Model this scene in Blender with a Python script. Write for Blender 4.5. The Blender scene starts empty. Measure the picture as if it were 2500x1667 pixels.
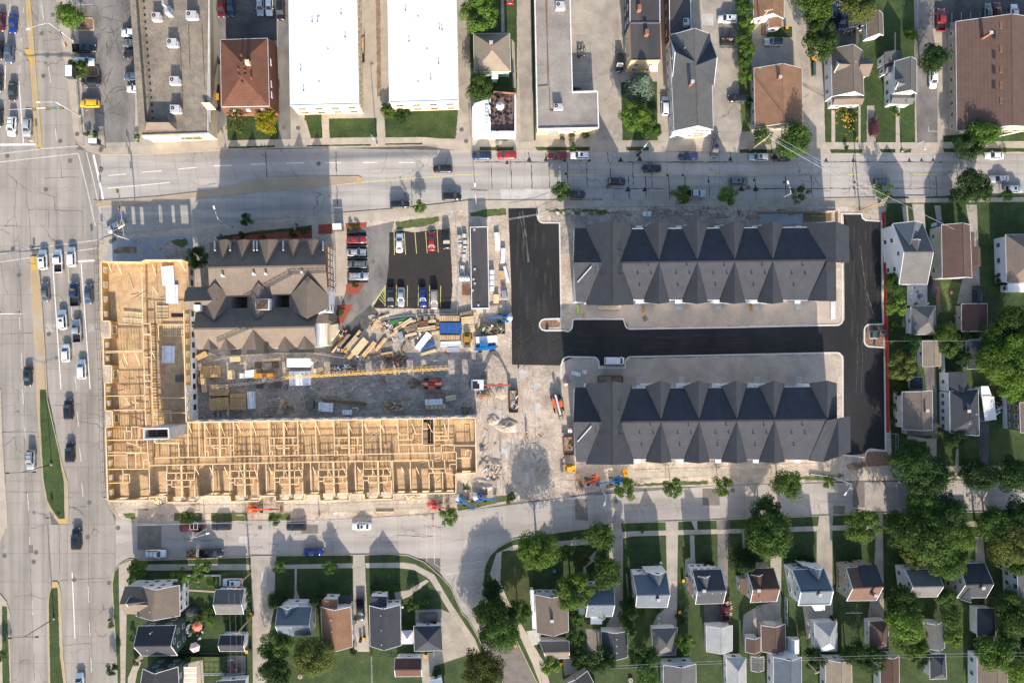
import bpy,math,random
from mathutils import Vector,Quaternion,Matrix
random.seed(7)
S=bpy.context.scene
COL=S.collection
# ------------------------------------------------------------ camera, world, sun, exposure
H=167.0;F=1666.7
dn=Vector((-50/F,-12/F,-1)).normalized()
CQ=dn.rotation_difference(Vector((0,0,-1)))
cam=bpy.data.objects.new('camera',bpy.data.cameras.new('camera'));COL.objects.link(cam)
cam.location=(0,0,H);cam.rotation_mode='QUATERNION';cam.rotation_quaternion=CQ
cam.data.sensor_width=36;cam.data.lens=24;cam.data.clip_end=2000;cam.data.clip_start=1
S.camera=cam
ELEV=23.0;AZ=math.radians(4.5)
w=bpy.data.worlds.new('World');S.world=w;w.use_nodes=True
wn=w.node_tree.nodes;wl=w.node_tree.links
sky=wn.new('ShaderNodeTexSky');sky.sky_type='NISHITA';sky.sun_disc=False
sky.sun_elevation=math.radians(ELEV);sky.sun_rotation=math.pi-AZ;sky.dust_density=1.6;sky.air_density=1.0
wl.new(sky.outputs[0],wn['Background'].inputs[0]);wn['Background'].inputs[1].default_value=0.15
sd=bpy.data.lights.new('sun','SUN');sun=bpy.data.objects.new('sun',sd);COL.objects.link(sun)
sd.energy=4.7;sd.angle=math.radians(0.55);sd.color=(1.0,0.88,0.75)
ce,se=math.cos(math.radians(ELEV)),math.sin(math.radians(ELEV))
sun.rotation_euler=Vector((-math.sin(AZ)*ce,math.cos(AZ)*ce,-se)).to_track_quat('-Z','Y').to_euler()
sun.location=(0,-60,60)
S.view_settings.view_transform='Standard';S.view_settings.look='None'
S.view_settings.exposure=0.90;S.view_settings.gamma=1.0
S.render.film_transparent=False

# ------------------------------------------------------------ helpers
def P(x,y,z=0.0):
 d=CQ @ Vector(((x-1250)/F,-(y-833.5)/F,-1))
 t=(z-H)/d.z
 return Vector((d.x*t,d.y*t,z))
def ray(x,y):
 return CQ @ Vector(((x-1250)/F,-(y-833.5)/F,-1))
def tag(o,label=None,cat=None,group=None,kind=None,category=None):
 cat=cat or category
 if label:o['label']=label
 if cat:o['category']=cat
 if group:o['group']=group
 if kind:o['kind']=kind
 return o
ROOT={}
def thing(name,label,cat,loc=(0,0,0),rz=0,group=None):
 o=bpy.data.objects.new(name,None);COL.objects.link(o)
 o.empty_display_size=0.2
 o.location=loc;o.rotation_euler=(0,0,rz)
 ROOT[o.name]=Vector(loc)
 return tag(o,label,cat,group)
class MB:
 def __init__(s):s.v=[];s.f=[];s.sm=[]
 def add(s,vs,fs,smooth=False):
  n=len(s.v);s.v+=[tuple(v) for v in vs];s.f+=[tuple(i+n for i in f) for f in fs]
  s.sm+=[smooth]*len(fs);return s
 def poly(s,pts):return s.add(pts,[tuple(range(len(pts)))])
 def prism(s,pts,z0,z1):
  n=len(pts)
  a=sum(pts[i][0]*pts[(i+1)%n][1]-pts[(i+1)%n][0]*pts[i][1] for i in range(n))
  if a<0:pts=list(pts)[::-1]
  vs=[(p[0],p[1],z0) for p in pts]+[(p[0],p[1],z1) for p in pts]
  fs=[tuple(range(n))[::-1],tuple(range(n,2*n))]+[(i,(i+1)%n,(i+1)%n+n,i+n) for i in range(n)]
  return s.add(vs,fs)
 def box(s,c,d,rz=0.0,tilt=None):
  x,y,z=d[0]/2,d[1]/2,d[2]/2
  m=Matrix.Rotation(rz,3,'Z')
  if tilt:m=m @ Matrix.Rotation(tilt[1],3,tilt[0])
  vs=[Vector(c)+m @ Vector((a,b,e)) for e in (-z,z) for a,b in ((-x,-y),(x,-y),(x,y),(-x,y))]
  return s.add(vs,[(3,2,1,0),(4,5,6,7),(0,1,5,4),(1,2,6,5),(2,3,7,6),(3,0,4,7)])
 def bar(s,a,b,w,h=None):
  a=Vector(a);b=Vector(b);h=h or w
  d=(b-a);L=d.length
  if L<1e-5:return s
  q=d.to_track_quat('X','Z')
  vs=[a+q @ Vector((e,f,g)) for e in (0,L) for f,g in ((-w/2,-h/2),(w/2,-h/2),(w/2,h/2),(-w/2,h/2))]
  return s.add(vs,[(0,1,2,3),(7,6,5,4),(0,4,5,1),(1,5,6,2),(2,6,7,3),(3,7,4,0)])
 def tube(s,a,b,r,r2=None,n=8):
  a=Vector(a);b=Vector(b);r2=r if r2 is None else r2
  d=b-a;q=d.to_track_quat('Z','X')
  vs=[]
  for c,rr in ((a,r),(b,r2)):
   for i in range(n):
    t=2*math.pi*i/n;vs.append(c+q @ Vector((rr*math.cos(t),rr*math.sin(t),0)))
  fs=[(i,(i+1)%n,(i+1)%n+n,i+n) for i in range(n)]
  s.add(vs,fs,True);k=len(s.v)-2*n
  s.f+=[tuple(range(k,k+n))[::-1],tuple(range(k+n,k+2*n))];s.sm+=[False,False]
  return s
 def dome(s,c,rx,ry,rz,nu=10,nv=5,full=False):
  vs=[];fs=[]
  a0=-math.pi/2 if full else 0
  for j in range(nv+1):
   t=a0+(math.pi/2-a0)*j/nv
   for i in range(nu):
    p=2*math.pi*i/nu
    vs.append((c[0]+rx*math.cos(t)*math.cos(p),c[1]+ry*math.cos(t)*math.sin(p),c[2]+rz*math.sin(t)))
  for j in range(nv):
   for i in range(nu):
    fs.append((j*nu+i,j*nu+(i+1)%nu,(j+1)*nu+(i+1)%nu,(j+1)*nu+i))
  return s.add(vs,fs,True)
 def mesh(s,name,off=None):
  m=bpy.data.meshes.new(name)
  v=s.v if off is None else [(a[0]-off[0],a[1]-off[1],a[2]-off[2]) for a in s.v]
  m.from_pydata(v,[],s.f);m.polygons.foreach_set('use_smooth',s.sm);m.update();return m
def obj(name,mb,m,parent=None,local=False,**k):
 """one mesh object; world-space vertices are moved to the parent thing's frame unless local"""
 r=parent
 while r is not None and r.parent:r=r.parent
 off=None if (parent is None or local) else ROOT[r.name]
 me=mb.mesh(name,off) if isinstance(mb,MB) else mb
 if isinstance(mb,MB) and parent is None and not k.get('kind') and mb.v and k.get('recenter',True):
  c=Vector((sum(v[0] for v in mb.v)/len(mb.v),sum(v[1] for v in mb.v)/len(mb.v),min(v[2] for v in mb.v)))
  me=mb.mesh(name,c)
 else:c=None
 if m is not None and not me.materials:me.materials.append(m)
 o=bpy.data.objects.new(name,me);COL.objects.link(o)
 if c is not None:o.location=c
 if parent:o.parent=parent
 k.pop('recenter',None)
 return tag(o,**k)
def inst(name,me,parent=None,loc=(0,0,0),rz=0,sc=(1,1,1),**k):
 o=bpy.data.objects.new(name,me);COL.objects.link(o)
 o.location=loc;o.rotation_euler=(0,0,rz) if not hasattr(rz,'__len__') else rz;o.scale=sc
 if parent:o.parent=parent
 return tag(o,**k)
def copy_tree(o,parent=None):
 c=o.copy();COL.objects.link(c);c.parent=parent
 for ch in list(o.children):copy_tree(ch,c)
 return c
_cube={}
def cube(m):
 if m.name not in _cube:
  me=MB().box((0,0,0),(1,1,1)).mesh('block');me.materials.append(m);_cube[m.name]=me
 return _cube[m.name]
# ------------------------------------------------------------ materials
M={}
def mat(name,col,col2=None,scale=0.5,lo=.4,hi=.62,fine=.10,fscale=6,rough=.85,metal=0,spec=.3,stretch=(1,1,1),
  rnd=0.0,bump=0.0,crack=0.0,objc=False,stain=0.0,coat=0.0,courses=0.0):
 m=bpy.data.materials.new(name);m.use_nodes=True;M[name]=m
 nt=m.node_tree;N=nt.nodes;L=nt.links;b=N['Principled BSDF']
 b.inputs['Roughness'].default_value=rough;b.inputs['Metallic'].default_value=metal
 b.inputs['Specular IOR Level'].default_value=spec
 if coat:b.inputs['Coat Weight'].default_value=coat;b.inputs['Coat Roughness'].default_value=.08
 col2=col2 or tuple(c*.8 for c in col)
 if objc:vec=N.new('ShaderNodeTexCoord').outputs['Object']
 else:vec=N.new('ShaderNodeNewGeometry').outputs['Position']
 mp=N.new('ShaderNodeMapping');mp.inputs['Scale'].default_value=stretch;L.new(vec,mp.inputs[0])
 n1=N.new('ShaderNodeTexNoise');n1.inputs['Scale'].default_value=scale;n1.inputs['Detail'].default_value=6
 n1.inputs['Roughness'].default_value=.6
 L.new(mp.outputs[0],n1.inputs['Vector'])
 r=N.new('ShaderNodeMapRange');r.inputs[1].default_value=lo;r.inputs[2].default_value=hi;L.new(n1.outputs[0],r.inputs[0])
 mx=N.new('ShaderNodeMix');mx.data_type='RGBA';L.new(r.outputs[0],mx.inputs[0])
 mx.inputs[6].default_value=(*col,1);mx.inputs[7].default_value=(*col2,1)
 out=mx.outputs[2]
 def mul(out,fac_socket):
  q=N.new('ShaderNodeMix');q.data_type='RGBA';q.blend_type='MULTIPLY';q.inputs[0].default_value=1
  L.new(out,q.inputs[6]);L.new(fac_socket,q.inputs[7]);return q.outputs[2]
 if fine:
  n2=N.new('ShaderNodeTexNoise');n2.inputs['Scale'].default_value=fscale;n2.inputs['Detail'].default_value=4;n2.inputs['Roughness'].default_value=.7
  L.new(vec,n2.inputs['Vector'])
  r2=N.new('ShaderNodeMapRange');r2.inputs[1].default_value=.3;r2.inputs[2].default_value=.7
  r2.inputs[3].default_value=1-fine;r2.inputs[4].default_value=1+fine;L.new(n2.outputs[0],r2.inputs[0])
  out=mul(out,r2.outputs[0])
 if stain:
  n3=N.new('ShaderNodeTexNoise');n3.inputs['Scale'].default_value=.09;n3.inputs['Detail'].default_value=8;n3.inputs['Roughness'].default_value=.65
  L.new(vec,n3.inputs['Vector'])
  r3=N.new('ShaderNodeMapRange');r3.inputs[1].default_value=.45;r3.inputs[2].default_value=.7
  r3.inputs[3].default_value=1;r3.inputs[4].default_value=1-stain;L.new(n3.outputs[0],r3.inputs[0])
  out=mul(out,r3.outputs[0])
 if crack:
  nw=N.new('ShaderNodeTexNoise');nw.inputs['Scale'].default_value=.35;nw.inputs['Detail'].default_value=5;L.new(vec,nw.inputs['Vector'])
  ad=N.new('ShaderNodeVectorMath');ad.operation='MULTIPLY_ADD';L.new(nw.outputs['Color'],ad.inputs[0])
  ad.inputs[1].default_value=(3.5,3.5,0);L.new(vec,ad.inputs[2])
  vo=N.new('ShaderNodeTexVoronoi');vo.feature='DISTANCE_TO_EDGE';vo.inputs['Scale'].default_value=.16;L.new(ad.outputs[0],vo.inputs['Vector'])
  r4=N.new('ShaderNodeMapRange');r4.inputs[1].default_value=0.002;r4.inputs[2].default_value=.012
  r4.inputs[3].default_value=1-crack;r4.inputs[4].default_value=1;L.new(vo.outputs[0],r4.inputs[0])
  nm=N.new('ShaderNodeTexNoise');nm.inputs['Scale'].default_value=.06;L.new(vec,nm.inputs['Vector'])
  r5=N.new('ShaderNodeMapRange');r5.inputs[1].default_value=.5;r5.inputs[2].default_value=.56;L.new(nm.outputs[0],r5.inputs[0])
  mm=N.new('ShaderNodeMix');mm.data_type='FLOAT';L.new(r5.outputs[0],mm.inputs[0]);mm.inputs[2].default_value=1;L.new(r4.outputs[0],mm.inputs[3])
  out=mul(out,mm.outputs[0])
 if courses:
  sx=N.new('ShaderNodeSeparateXYZ');L.new(vec,sx.inputs[0])
  wv=N.new('ShaderNodeMath');wv.operation='MULTIPLY';wv.inputs[1].default_value=1/courses;L.new(sx.outputs[2],wv.inputs[0])
  fr=N.new('ShaderNodeMath');fr.operation='FRACT';L.new(wv.outputs[0],fr.inputs[0])
  rr=N.new('ShaderNodeMapRange');rr.inputs[1].default_value=0;rr.inputs[2].default_value=1;rr.inputs[3].default_value=.9;rr.inputs[4].default_value=1.07
  L.new(fr.outputs[0],rr.inputs[0]);out=mul(out,rr.outputs[0])
 if rnd:
  oi=N.new('ShaderNodeObjectInfo');r6=N.new('ShaderNodeMapRange')
  r6.inputs[3].default_value=1-rnd;r6.inputs[4].default_value=1+rnd;L.new(oi.outputs['Random'],r6.inputs[0])
  out=mul(out,r6.outputs[0])
 L.new(out,b.inputs['Base Color'])
 if bump:
  bp=N.new('ShaderNodeBump');bp.inputs['Strength'].default_value=bump;bp.inputs['Distance'].default_value=.1
  nb=N.new('ShaderNodeTexNoise');nb.inputs['Scale'].default_value=fscale*.6;nb.inputs['Detail'].default_value=5;L.new(vec,nb.inputs['Vector'])
  L.new(nb.outputs[0],bp.inputs['Height']);L.new(bp.outputs[0],b.inputs['Normal'])
 return m
mat('seam',(.15,.14,.125),fine=.2)
mat('road_ns',(.345,.31,.27),(.255,.232,.205),scale=.25,stretch=(1.6,.07,1),crack=.5,stain=.22,rnd=.045,fine=.06)
mat('road_ew',(.42,.39,.355),(.315,.295,.27),scale=.25,stretch=(.07,1.6,1),crack=.5,stain=.2,rnd=.035,fine=.06)
mat('road_res',(.41,.375,.335),(.33,.305,.275),scale=.25,stretch=(.12,1.2,1),crack=.4,stain=.2,rnd=.03,fine=.07)
mat('walk',(.43,.375,.305),(.37,.325,.265),scale=.4,rnd=.06,fine=.08,stain=.15)
mat('drive',(.40,.355,.30),(.31,.28,.24),scale=.3,rnd=.05,fine=.08,stain=.25,crack=.4)
mat('kerb',(.44,.36,.26),(.35,.28,.2),scale=.7)
mat('new_kerb',(.62,.6,.56),(.55,.53,.5),scale=.7,fine=.05)
mat('median',(.40,.30,.17),(.38,.33,.25),scale=.12,lo=.45,hi=.6,stain=.2)
mat('median_grey',(.40,.32,.22),(.34,.28,.21),scale=.15,stain=.2)
mat('yellow_paint',(.55,.36,.08),(.45,.3,.1),scale=2)
mat('line_yellow',(.62,.60,.2),(.5,.48,.18),scale=2)
mat('line_white',(.75,.74,.7),(.5,.49,.46),scale=1.2,lo=.45,hi=.7)
mat('line_worn',(.56,.54,.5),(.42,.4,.36),scale=1.0,lo=.4,hi=.6)
mat('new_asphalt',(.0135,.0142,.016),(.026,.026,.027),scale=.12,lo=.35,hi=.7,fine=.22,fscale=3,stain=-.25,stretch=(1,.45,1))
mat('lot_asphalt',(.028,.025,.023),(.036,.033,.03),scale=.15,fine=.15)
mat('old_asphalt',(.23,.215,.20),(.095,.092,.09),scale=.2,stretch=(1,.5,1),lo=.38,hi=.68,fine=.12,crack=.55)
mat('mid_asphalt',(.07,.067,.066),(.13,.123,.115),scale=.2,lo=.4,hi=.65,fine=.2,crack=.5)
mat('dirt',(.53,.445,.355),(.36,.295,.235),scale=.28,lo=.38,hi=.66,fine=.3,fscale=2,bump=.5,stain=.35,crack=.15)
mat('dirt_grey',(.27,.235,.205),(.42,.36,.3),scale=.2,lo=.42,hi=.66,fine=.35,fscale=1.6,bump=.35,stain=.35)
mat('gravel',(.46,.39,.32),(.37,.31,.26),scale=.2,fine=.14,fscale=4,bump=.2,stain=.15)
mat('mud',(.17,.12,.08),(.32,.23,.15),scale=.5,fine=.25,fscale=3,bump=.4)
mat('mulch_red',(.32,.075,.045),(.22,.06,.04),scale=3,fine=.35,fscale=9)
mat('mulch',(.17,.095,.06),(.27,.17,.12),scale=3,fine=.35,fscale=9)
mat('lawn',(.047,.07,.021),(.022,.045,.012),scale=.3,lo=.34,hi=.66,fine=.38,fscale=2.6,stain=-.45,bump=.4)
mat('lawn_dry',(.065,.075,.024),(.04,.055,.014),scale=.35,fine=.28,fscale=3,bump=.4)
mat('weeds',(.06,.10,.025),(.11,.12,.045),scale=.8,fine=.4,fscale=3,bump=.5)
mat('white_roof',(.84,.85,.85),(.6,.58,.56),scale=.16,lo=.57,hi=.7,fine=.02,rough=.6)
def shingle(n,c,c2=None,**k):
 mat(n,c,c2 or tuple(v*.82 for v in c),scale=.5,lo=.35,hi=.7,fine=.22,fscale=5,courses=.22,rough=.9,spec=.15,**k)
shingle('sh_char',(.058,.063,.075));shingle('sh_dark',(.05,.052,.06));shingle('sh_grey',(.135,.135,.135));shingle('sh_brown',(.20,.155,.125))
shingle('sh_tan',(.27,.225,.175));shingle('sh_rust',(.30,.155,.09),(.21,.11,.07));shingle('sh_redbrown',(.165,.075,.05),(.125,.06,.042))
shingle('sh_maroon',(.105,.062,.052));shingle('sh_blue',(.12,.145,.175));shingle('sh_pale',(.38,.385,.38));shingle('sh_orange',(.27,.155,.095),(.21,.12,.075))
shingle('sh_deepbrown',(.13,.085,.07));shingle('sh_taupe',(.18,.147,.122))
mat('gravel_roof',(.28,.235,.18),(.17,.15,.13),scale=.35,lo=.38,hi=.66,fine=.3,fscale=3,stain=.3)
mat('gravel_roof2',(.31,.28,.25),(.25,.225,.2),scale=.25,fine=.2,fscale=3,stain=.3)
mat('black_roof',(.05,.05,.055),(.075,.07,.072),scale=.15,stretch=(2,.3,1),fine=.12,stain=.2)
mat('w_white',(.72,.73,.74),(.66,.67,.69),scale=.4,fine=.03);mat('w_cream',(.68,.58,.40),(.62,.53,.37),scale=.6,fine=.04)
mat('w_tan',(.42,.36,.28));mat('w_brick',(.26,.12,.08),(.2,.09,.06),scale=2,fine=.2);mat('w_green',(.3,.42,.33));mat('w_dkgreen',(.06,.095,.085))
mat('w_blue',(.55,.62,.68));mat('w_olive',(.2,.18,.1));mat('w_orange',(.45,.24,.12),(.4,.2,.1),scale=1);mat('w_beige',(.5,.46,.38));mat('w_yellowbrick',(.6,.46,.27),(.55,.42,.25),scale=2,fine=.1)
mat('trim',(.75,.75,.74),fine=.02,rough=.5);mat('trim_tan',(.5,.42,.32));mat('trim_dark',(.06,.06,.065))
mat('glass',(.03,.04,.05),(.02,.028,.035),fine=0,rough=.08,spec=.8)
mat('steel',(.42,.43,.45),(.35,.36,.38),rough=.4,metal=.5,rnd=.08);mat('galv',(.5,.52,.54),rough=.45,metal=.3)
mat('hvac',(.47,.46,.47),(.4,.39,.4),rnd=.06);mat('black',(.015,.015,.016),(.022,.022,.024),rough=.5,fine=.1);mat('rubber',(.02,.02,.02),rough=.8)
mat('brass',(.35,.2,.04));mat('amber',(.6,.27,.04));mat('yellow_bin',(.75,.36,.03),fine=.03)
mat('lumber',(.62,.43,.22),(.5,.33,.16),scale=1.2,fine=.15,fscale=4,rnd=.12);mat('lumber_pale',(.66,.52,.32),(.55,.42,.25),scale=1.2,fine=.12,rnd=.15)
mat('plate',(.80,.63,.40),(.72,.54,.32),scale=1,fine=.08);mat('stud',(.66,.44,.21),(.52,.33,.15),scale=2,fine=.12)
mat('osb',(.6,.415,.23),(.46,.3,.165),scale=.5,fine=.16,fscale=4,rnd=.07,stain=.2);mat('osb_wall',(.5,.33,.12),(.42,.27,.1),scale=.6,fine=.1,rnd=.05)
mat('wrap',(.72,.73,.75),(.62,.63,.66),scale=1,fine=.06);mat('concrete_block',(.45,.45,.45),(.38,.38,.38),scale=1)
mat('osb_dark',(.3,.2,.13),(.25,.16,.11),scale=.5,fine=.2)
mat('weathered',(.28,.22,.15),(.2,.155,.11),scale=1,fine=.25,rnd=.2)
mat('tarp_blue',(.03,.1,.3),(.02,.07,.22),scale=2,fine=.15,rough=.45);mat('lift_blue',(.02,.16,.42),(.015,.12,.33),rough=.4,coat=.3)
mat('lift_orange',(.62,.12,.04),(.5,.1,.04),rough=.45,coat=.3);mat('lift_red',(.5,.09,.06),rough=.45,coat=.3);mat('lift_white',(.6,.63,.66),rough=.4)
mat('crane_yellow',(.62,.40,.12),(.52,.33,.1),rough=.5);mat('rust',(.22,.1,.05),(.13,.07,.045),scale=1,fine=.2)
mat('steel_dark',(.1,.1,.1),(.15,.13,.11),rough=.6);mat('fence_red',(.42,.06,.045),(.36,.05,.04),scale=.3);mat('green_sheet',(.05,.22,.07));mat('cyan',(.1,.45,.5))
mat('fabric_pink',(.6,.33,.33));mat('fabric_coral',(.7,.2,.13));mat('fabric_white',(.72,.68,.68));mat('porta',(.62,.62,.6));mat('brick_paver',(.24,.13,.1),(.2,.11,.085),scale=2,fine=.2)
mat('wood_dark',(.16,.1,.07),(.11,.075,.055),scale=1.5,fine=.2);mat('pole_wood',(.5,.34,.2),(.38,.25,.15),scale=2);mat('water',(.16,.12,.06),(.14,.1,.05),fine=0,rough=.15)
mat('skin',(.5,.3,.22));mat('cloth_dark',(.03,.03,.04));mat('hivis',(.35,.6,.06));mat('flower_y',(.6,.4,.03),(.55,.2,.03),scale=5);mat('bark',(.12,.09,.07),(.08,.06,.05),scale=2)
mat('deck_brown',(.2,.13,.11),(.16,.105,.09),scale=.6,stretch=(1,.1,1));mat('plaza',(.33,.34,.35),(.28,.29,.3),scale=.5)
mat('pond',(.3,.33,.36),(.26,.28,.3),rough=.3)
mat('pale_sheet',(.75,.77,.8),(.62,.64,.68),scale=1,lo=.5,hi=.6,fine=.05)
mat('asphalt_dust',(.028,.026,.025),(.04,.037,.034),scale=.6,fine=.3)
mat('tar',(.03,.028,.027),(.05,.045,.04),fine=.2)
mat('patch',(.15,.135,.12),(.19,.17,.15),scale=.6,fine=.1);mat('pale_patch',(.5,.48,.45),fine=.05)
def leafmat(name,c,c2,tr=.35):
 m=bpy.data.materials.new(name);m.use_nodes=True;M[name]=m;nt=m.node_tree;N=nt.nodes;L=nt.links
 b=N['Principled BSDF'];b.inputs['Roughness'].default_value=.7;b.inputs['Specular IOR Level'].default_value=.15
 g=N.new('ShaderNodeNewGeometry');r=N.new('ShaderNodeMapRange');L.new(g.outputs['Random Per Island'],r.inputs[0])
 mx=N.new('ShaderNodeMix');mx.data_type='RGBA';L.new(r.outputs[0],mx.inputs[0])
 mx.inputs[6].default_value=(*c,1);mx.inputs[7].default_value=(*c2,1)
 oi=N.new('ShaderNodeObjectInfo');r6=N.new('ShaderNodeMapRange');r6.inputs[3].default_value=.68;r6.inputs[4].default_value=1.28;L.new(oi.outputs['Random'],r6.inputs[0])
 q=N.new('ShaderNodeMix');q.data_type='RGBA';q.blend_type='MULTIPLY';q.inputs[0].default_value=1;L.new(mx.outputs[2],q.inputs[6]);L.new(r6.outputs[0],q.inputs[7])
 L.new(q.outputs[2],b.inputs['Base Color'])
 t=N.new('ShaderNodeBsdfTranslucent');L.new(q.outputs[2],t.inputs[0])
 ms=N.new('ShaderNodeMixShader');ms.inputs[0].default_value=tr;L.new(b.outputs[0],ms.inputs[1]);L.new(t.outputs[0],ms.inputs[2])
 L.new(ms.outputs[0],N['Material Output'].inputs[0]);return m
leafmat('leaf_mid',(.04,.09,.019),(.085,.145,.03));leafmat('leaf_bright',(.066,.14,.022),(.13,.2,.034));leafmat('leaf_dark',(.022,.056,.016),(.046,.09,.024))
leafmat('leaf_yellow',(.42,.33,.02),(.3,.3,.03));leafmat('leaf_blue',(.075,.115,.085),(.13,.175,.13));leafmat('leaf_olive',(.075,.10,.025),(.12,.14,.035));leafmat('leaf_willow',(.06,.12,.02),(.1,.17,.03))
# ------------------------------------------------------------ the ground
BZ=0.12          # top of the kerbed blocks above the roads
def pp(pts,z=0):return [P(x,y,z) for x,y in pts]
g=MB();g.poly([(-330,-260,-.08),(330,-260,-.08),(330,260,-.08),(-330,260,-.08)])
obj('ground',g,M['lawn'],kind='structure')
g=MB();g.poly([P(-120,-120,-.04),P(2620,-120,-.04),P(2620,1790,-.04),P(-120,1790,-.04)])
obj('road_bed',g,M['seam'],kind='structure')
def quad(A,B,C,D,u,v):
 return (A[0]*(1-u)*(1-v)+B[0]*u*(1-v)+C[0]*u*v+D[0]*(1-u)*v,A[1]*(1-u)*(1-v)+B[1]*u*(1-v)+C[1]*u*v+D[1]*(1-u)*v)
def slabs(parent,A,B,C,D,nu,nv,m,z=0.0,gap=.025,name='road_slab',th=.03,us=None,vs=None):
 us=us or [i/nu for i in range(nu+1)];vs=vs or [i/nv for i in range(nv+1)]
 for i in range(len(us)-1):
  for j in range(len(vs)-1):
   q=[P(*quad(A,B,C,D,a,b),z) for a,b in ((us[i],vs[j]),(us[i+1],vs[j]),(us[i+1],vs[j+1]),(us[i],vs[j+1]))]
   c=sum(q,Vector())/4
   q=[p+(c-p).normalized()*gap for p in q]
   mb=MB().prism(q,z-th,z+random.uniform(-.004,.004))
   obj(name,mb,m,parent)
def surf(name):
 o=bpy.data.objects.new(name,None);COL.objects.link(o);ROOT[o.name]=Vector((0,0,0));o['kind']='structure';return o
r=surf('avenue')
slabs(r,(-70,-60),(58,-60),(92,366),(-70,366),0,7,M['road_ns'],us=[0,.33,.62,1])
slabs(r,(66,-60),(132,-60),(188,366),(100,366),2,7,M['road_ns'])
slabs(r,(-70,366),(245,366),(240,600),(-70,600),6,5,M['road_ns'])
slabs(r,(-70,600),(78,600),(95,960),(-70,960),0,6,M['road_ns'],us=[0,.28,.62,1])
slabs(r,(96,600),(240,600),(252,960),(118,960),4,6,M['road_ns'])
slabs(r,(-70,960),(95,960),(125,1280),(-70,1280),0,6,M['road_ns'],us=[0,.45,.8,1])
slabs(r,(118,960),(252,960),(262,1200),(162,1200),3,4,M['road_ns'])
slabs(r,(162,1200),(262,1200),(282,1280),(166,1280),2,1,M['road_ns'])
slabs(r,(-70,1280),(282,1280),(282,1420),(-70,1420),6,2,M['road_ns'])
slabs(r,(-70,1420),(124,1420),(122,1750),(-70,1750),3,5,M['road_ns'])
slabs(r,(144,1420),(276,1420),(292,1750),(160,1750),2,5,M['road_ns'])
slabs(r,(282,1240),(345,1260),(345,1375),(282,1420),1,2,M['road_res'])
r=surf('main_street')
slabs(r,(245,372),(820,362),(880,434),(245,492),13,3,M['road_ew'])
slabs(r,(240,500),(820,448),(820,530),(240,600),13,2,M['road_ew'])
slabs(r,(820,362),(1150,368),(1150,488),(820,525),8,3,M['road_ew'])
slabs(r,(1150,368),(1800,370),(1800,488),(1150,490),15,0,M['road_ew'],vs=[0,.24,.51,.77,1])
slabs(r,(1800,374),(2620,372),(2620,478),(1800,486),18,0,M['road_ew'],vs=[0,.20,.50,.77,1])
r=surf('residential_street')
slabs(r,(345,1272),(1075,1254),(1075,1362),(345,1368),14,2,M['road_res'])
slabs(r,(1075,1254),(1400,1212),(1400,1305),(1075,1400),6,2,M['road_res'])
slabs(r,(1400,1212),(1760,1184),(1760,1276),(1400,1306),7,2,M['road_res'])
slabs(r,(1760,1184),(2620,1166),(2620,1248),(1760,1276),15,2,M['road_res'])
slabs(r,(1075,1395),(1200,1350),(1196,1500),(1125,1510),1,2,M['road_res'])
slabs(r,(1125,1505),(1200,1495),(1265,1570),(1175,1570),1,1,M['road_res'])
slabs(r,(1175,1568),(1265,1568),(1345,1740),(1260,1740),1,2,M['patch'])
def block(name,pts,m,z=BZ,kerb='kerb',closed=False,kpts=None):
 b=MB().prism(pp(pts,z),-.04,z);o=obj(name,b,m,kind='structure')
 k=MB();q=kpts or pts
 for i in range(len(q)-(0 if closed else 1)):
  a=P(*q[i],z);c=P(*q[(i+1)%len(q)],z);n=Vector((-(c-a).y,(c-a).x,0)).normalized()*.09
  k.prism([a-n,c-n,c+n,a+n],-.03,z+.008+.002*(i%2))
 obj('kerb',k,M[kerb],kind='structure')
 return o
north=[(138,-100),(138,0),(145,64),(163,179),(176,281),(179,319),(189,350),(212,368),(245,377),(340,377),(541,367),(676,361),(806,361),(1038,355),(1100,364),(1122,368),(1600,369),(1783,369),(1800,376),(2100,376),(2620,371),(2620,-100)]
block('north_pavement',north,M['walk'],kpts=north[1:-1])
mid=[(245,588),(255,581),(281,573),(332,568),(485,553),(628,540),(816,522),(883,517),(985,509),(1100,496),(1143,490),(1600,489),(2100,484),(2257,480),(2620,474),(2620,1166),(2500,1167),(2100,1172),(1959,1176),(1717,1185),(1510,1190),(1377,1213),(1255,1225),(1115,1248),(1074,1254),(972,1260),(780,1270),(500,1270),(339,1277),(306,1271),(283,1259),(268,1238),(260,1220),(258,1078),(255,950),(244,850),(240,700),(238,620)]
block('construction_ground',mid,M['dirt'],closed=True)
sL=[(345,1368),(316,1364),(293,1377),(279,1395),(274,1425),(278,1500),(284,1600),(290,1760),(1300,1760),(1228,1667),(1190,1590),(1176,1573),(1163,1548),(1143,1512),(1128,1497),(1100,1433),(1074,1405),(1036,1372),(997,1356),(946,1352),(894,1354),(679,1356),(600,1360)]
block('southwest_lots',sL,M['lawn'],closed=True)
sR=[(1179,1425),(1184,1382),(1196,1356),(1217,1336),(1255,1315),(1357,1300),(1434,1290),(1485,1277),(1622,1273),(1747,1269),(1931,1262),(2168,1252),(2620,1246),(2620,1760),(1350,1760),(1312,1667),(1293,1629),(1260,1560),(1240,1530),(1195,1480)]
block('southeast_lots',sR,M['lawn'],closed=True)
block('west_pavement',[(-100,940),(1,950),(5,1078),(17,1256),(17,1279),(0,1317),(-100,1370)],M['walk'],kpts=[(1,950),(5,1078),(17,1256),(17,1279),(0,1317)])
block('west_verge',[(-100,1440),(0,1451),(15,1469),(23,1497),(26,1667),(27,1750),(-100,1750)],M['walk'],kpts=[(0,1451),(15,1469),(23,1497),(26,1667)])
block('median',[(59,-60),(68,-60),(102,360),(88,357)],M['median'],kerb='yellow_paint',closed=True)
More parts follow.
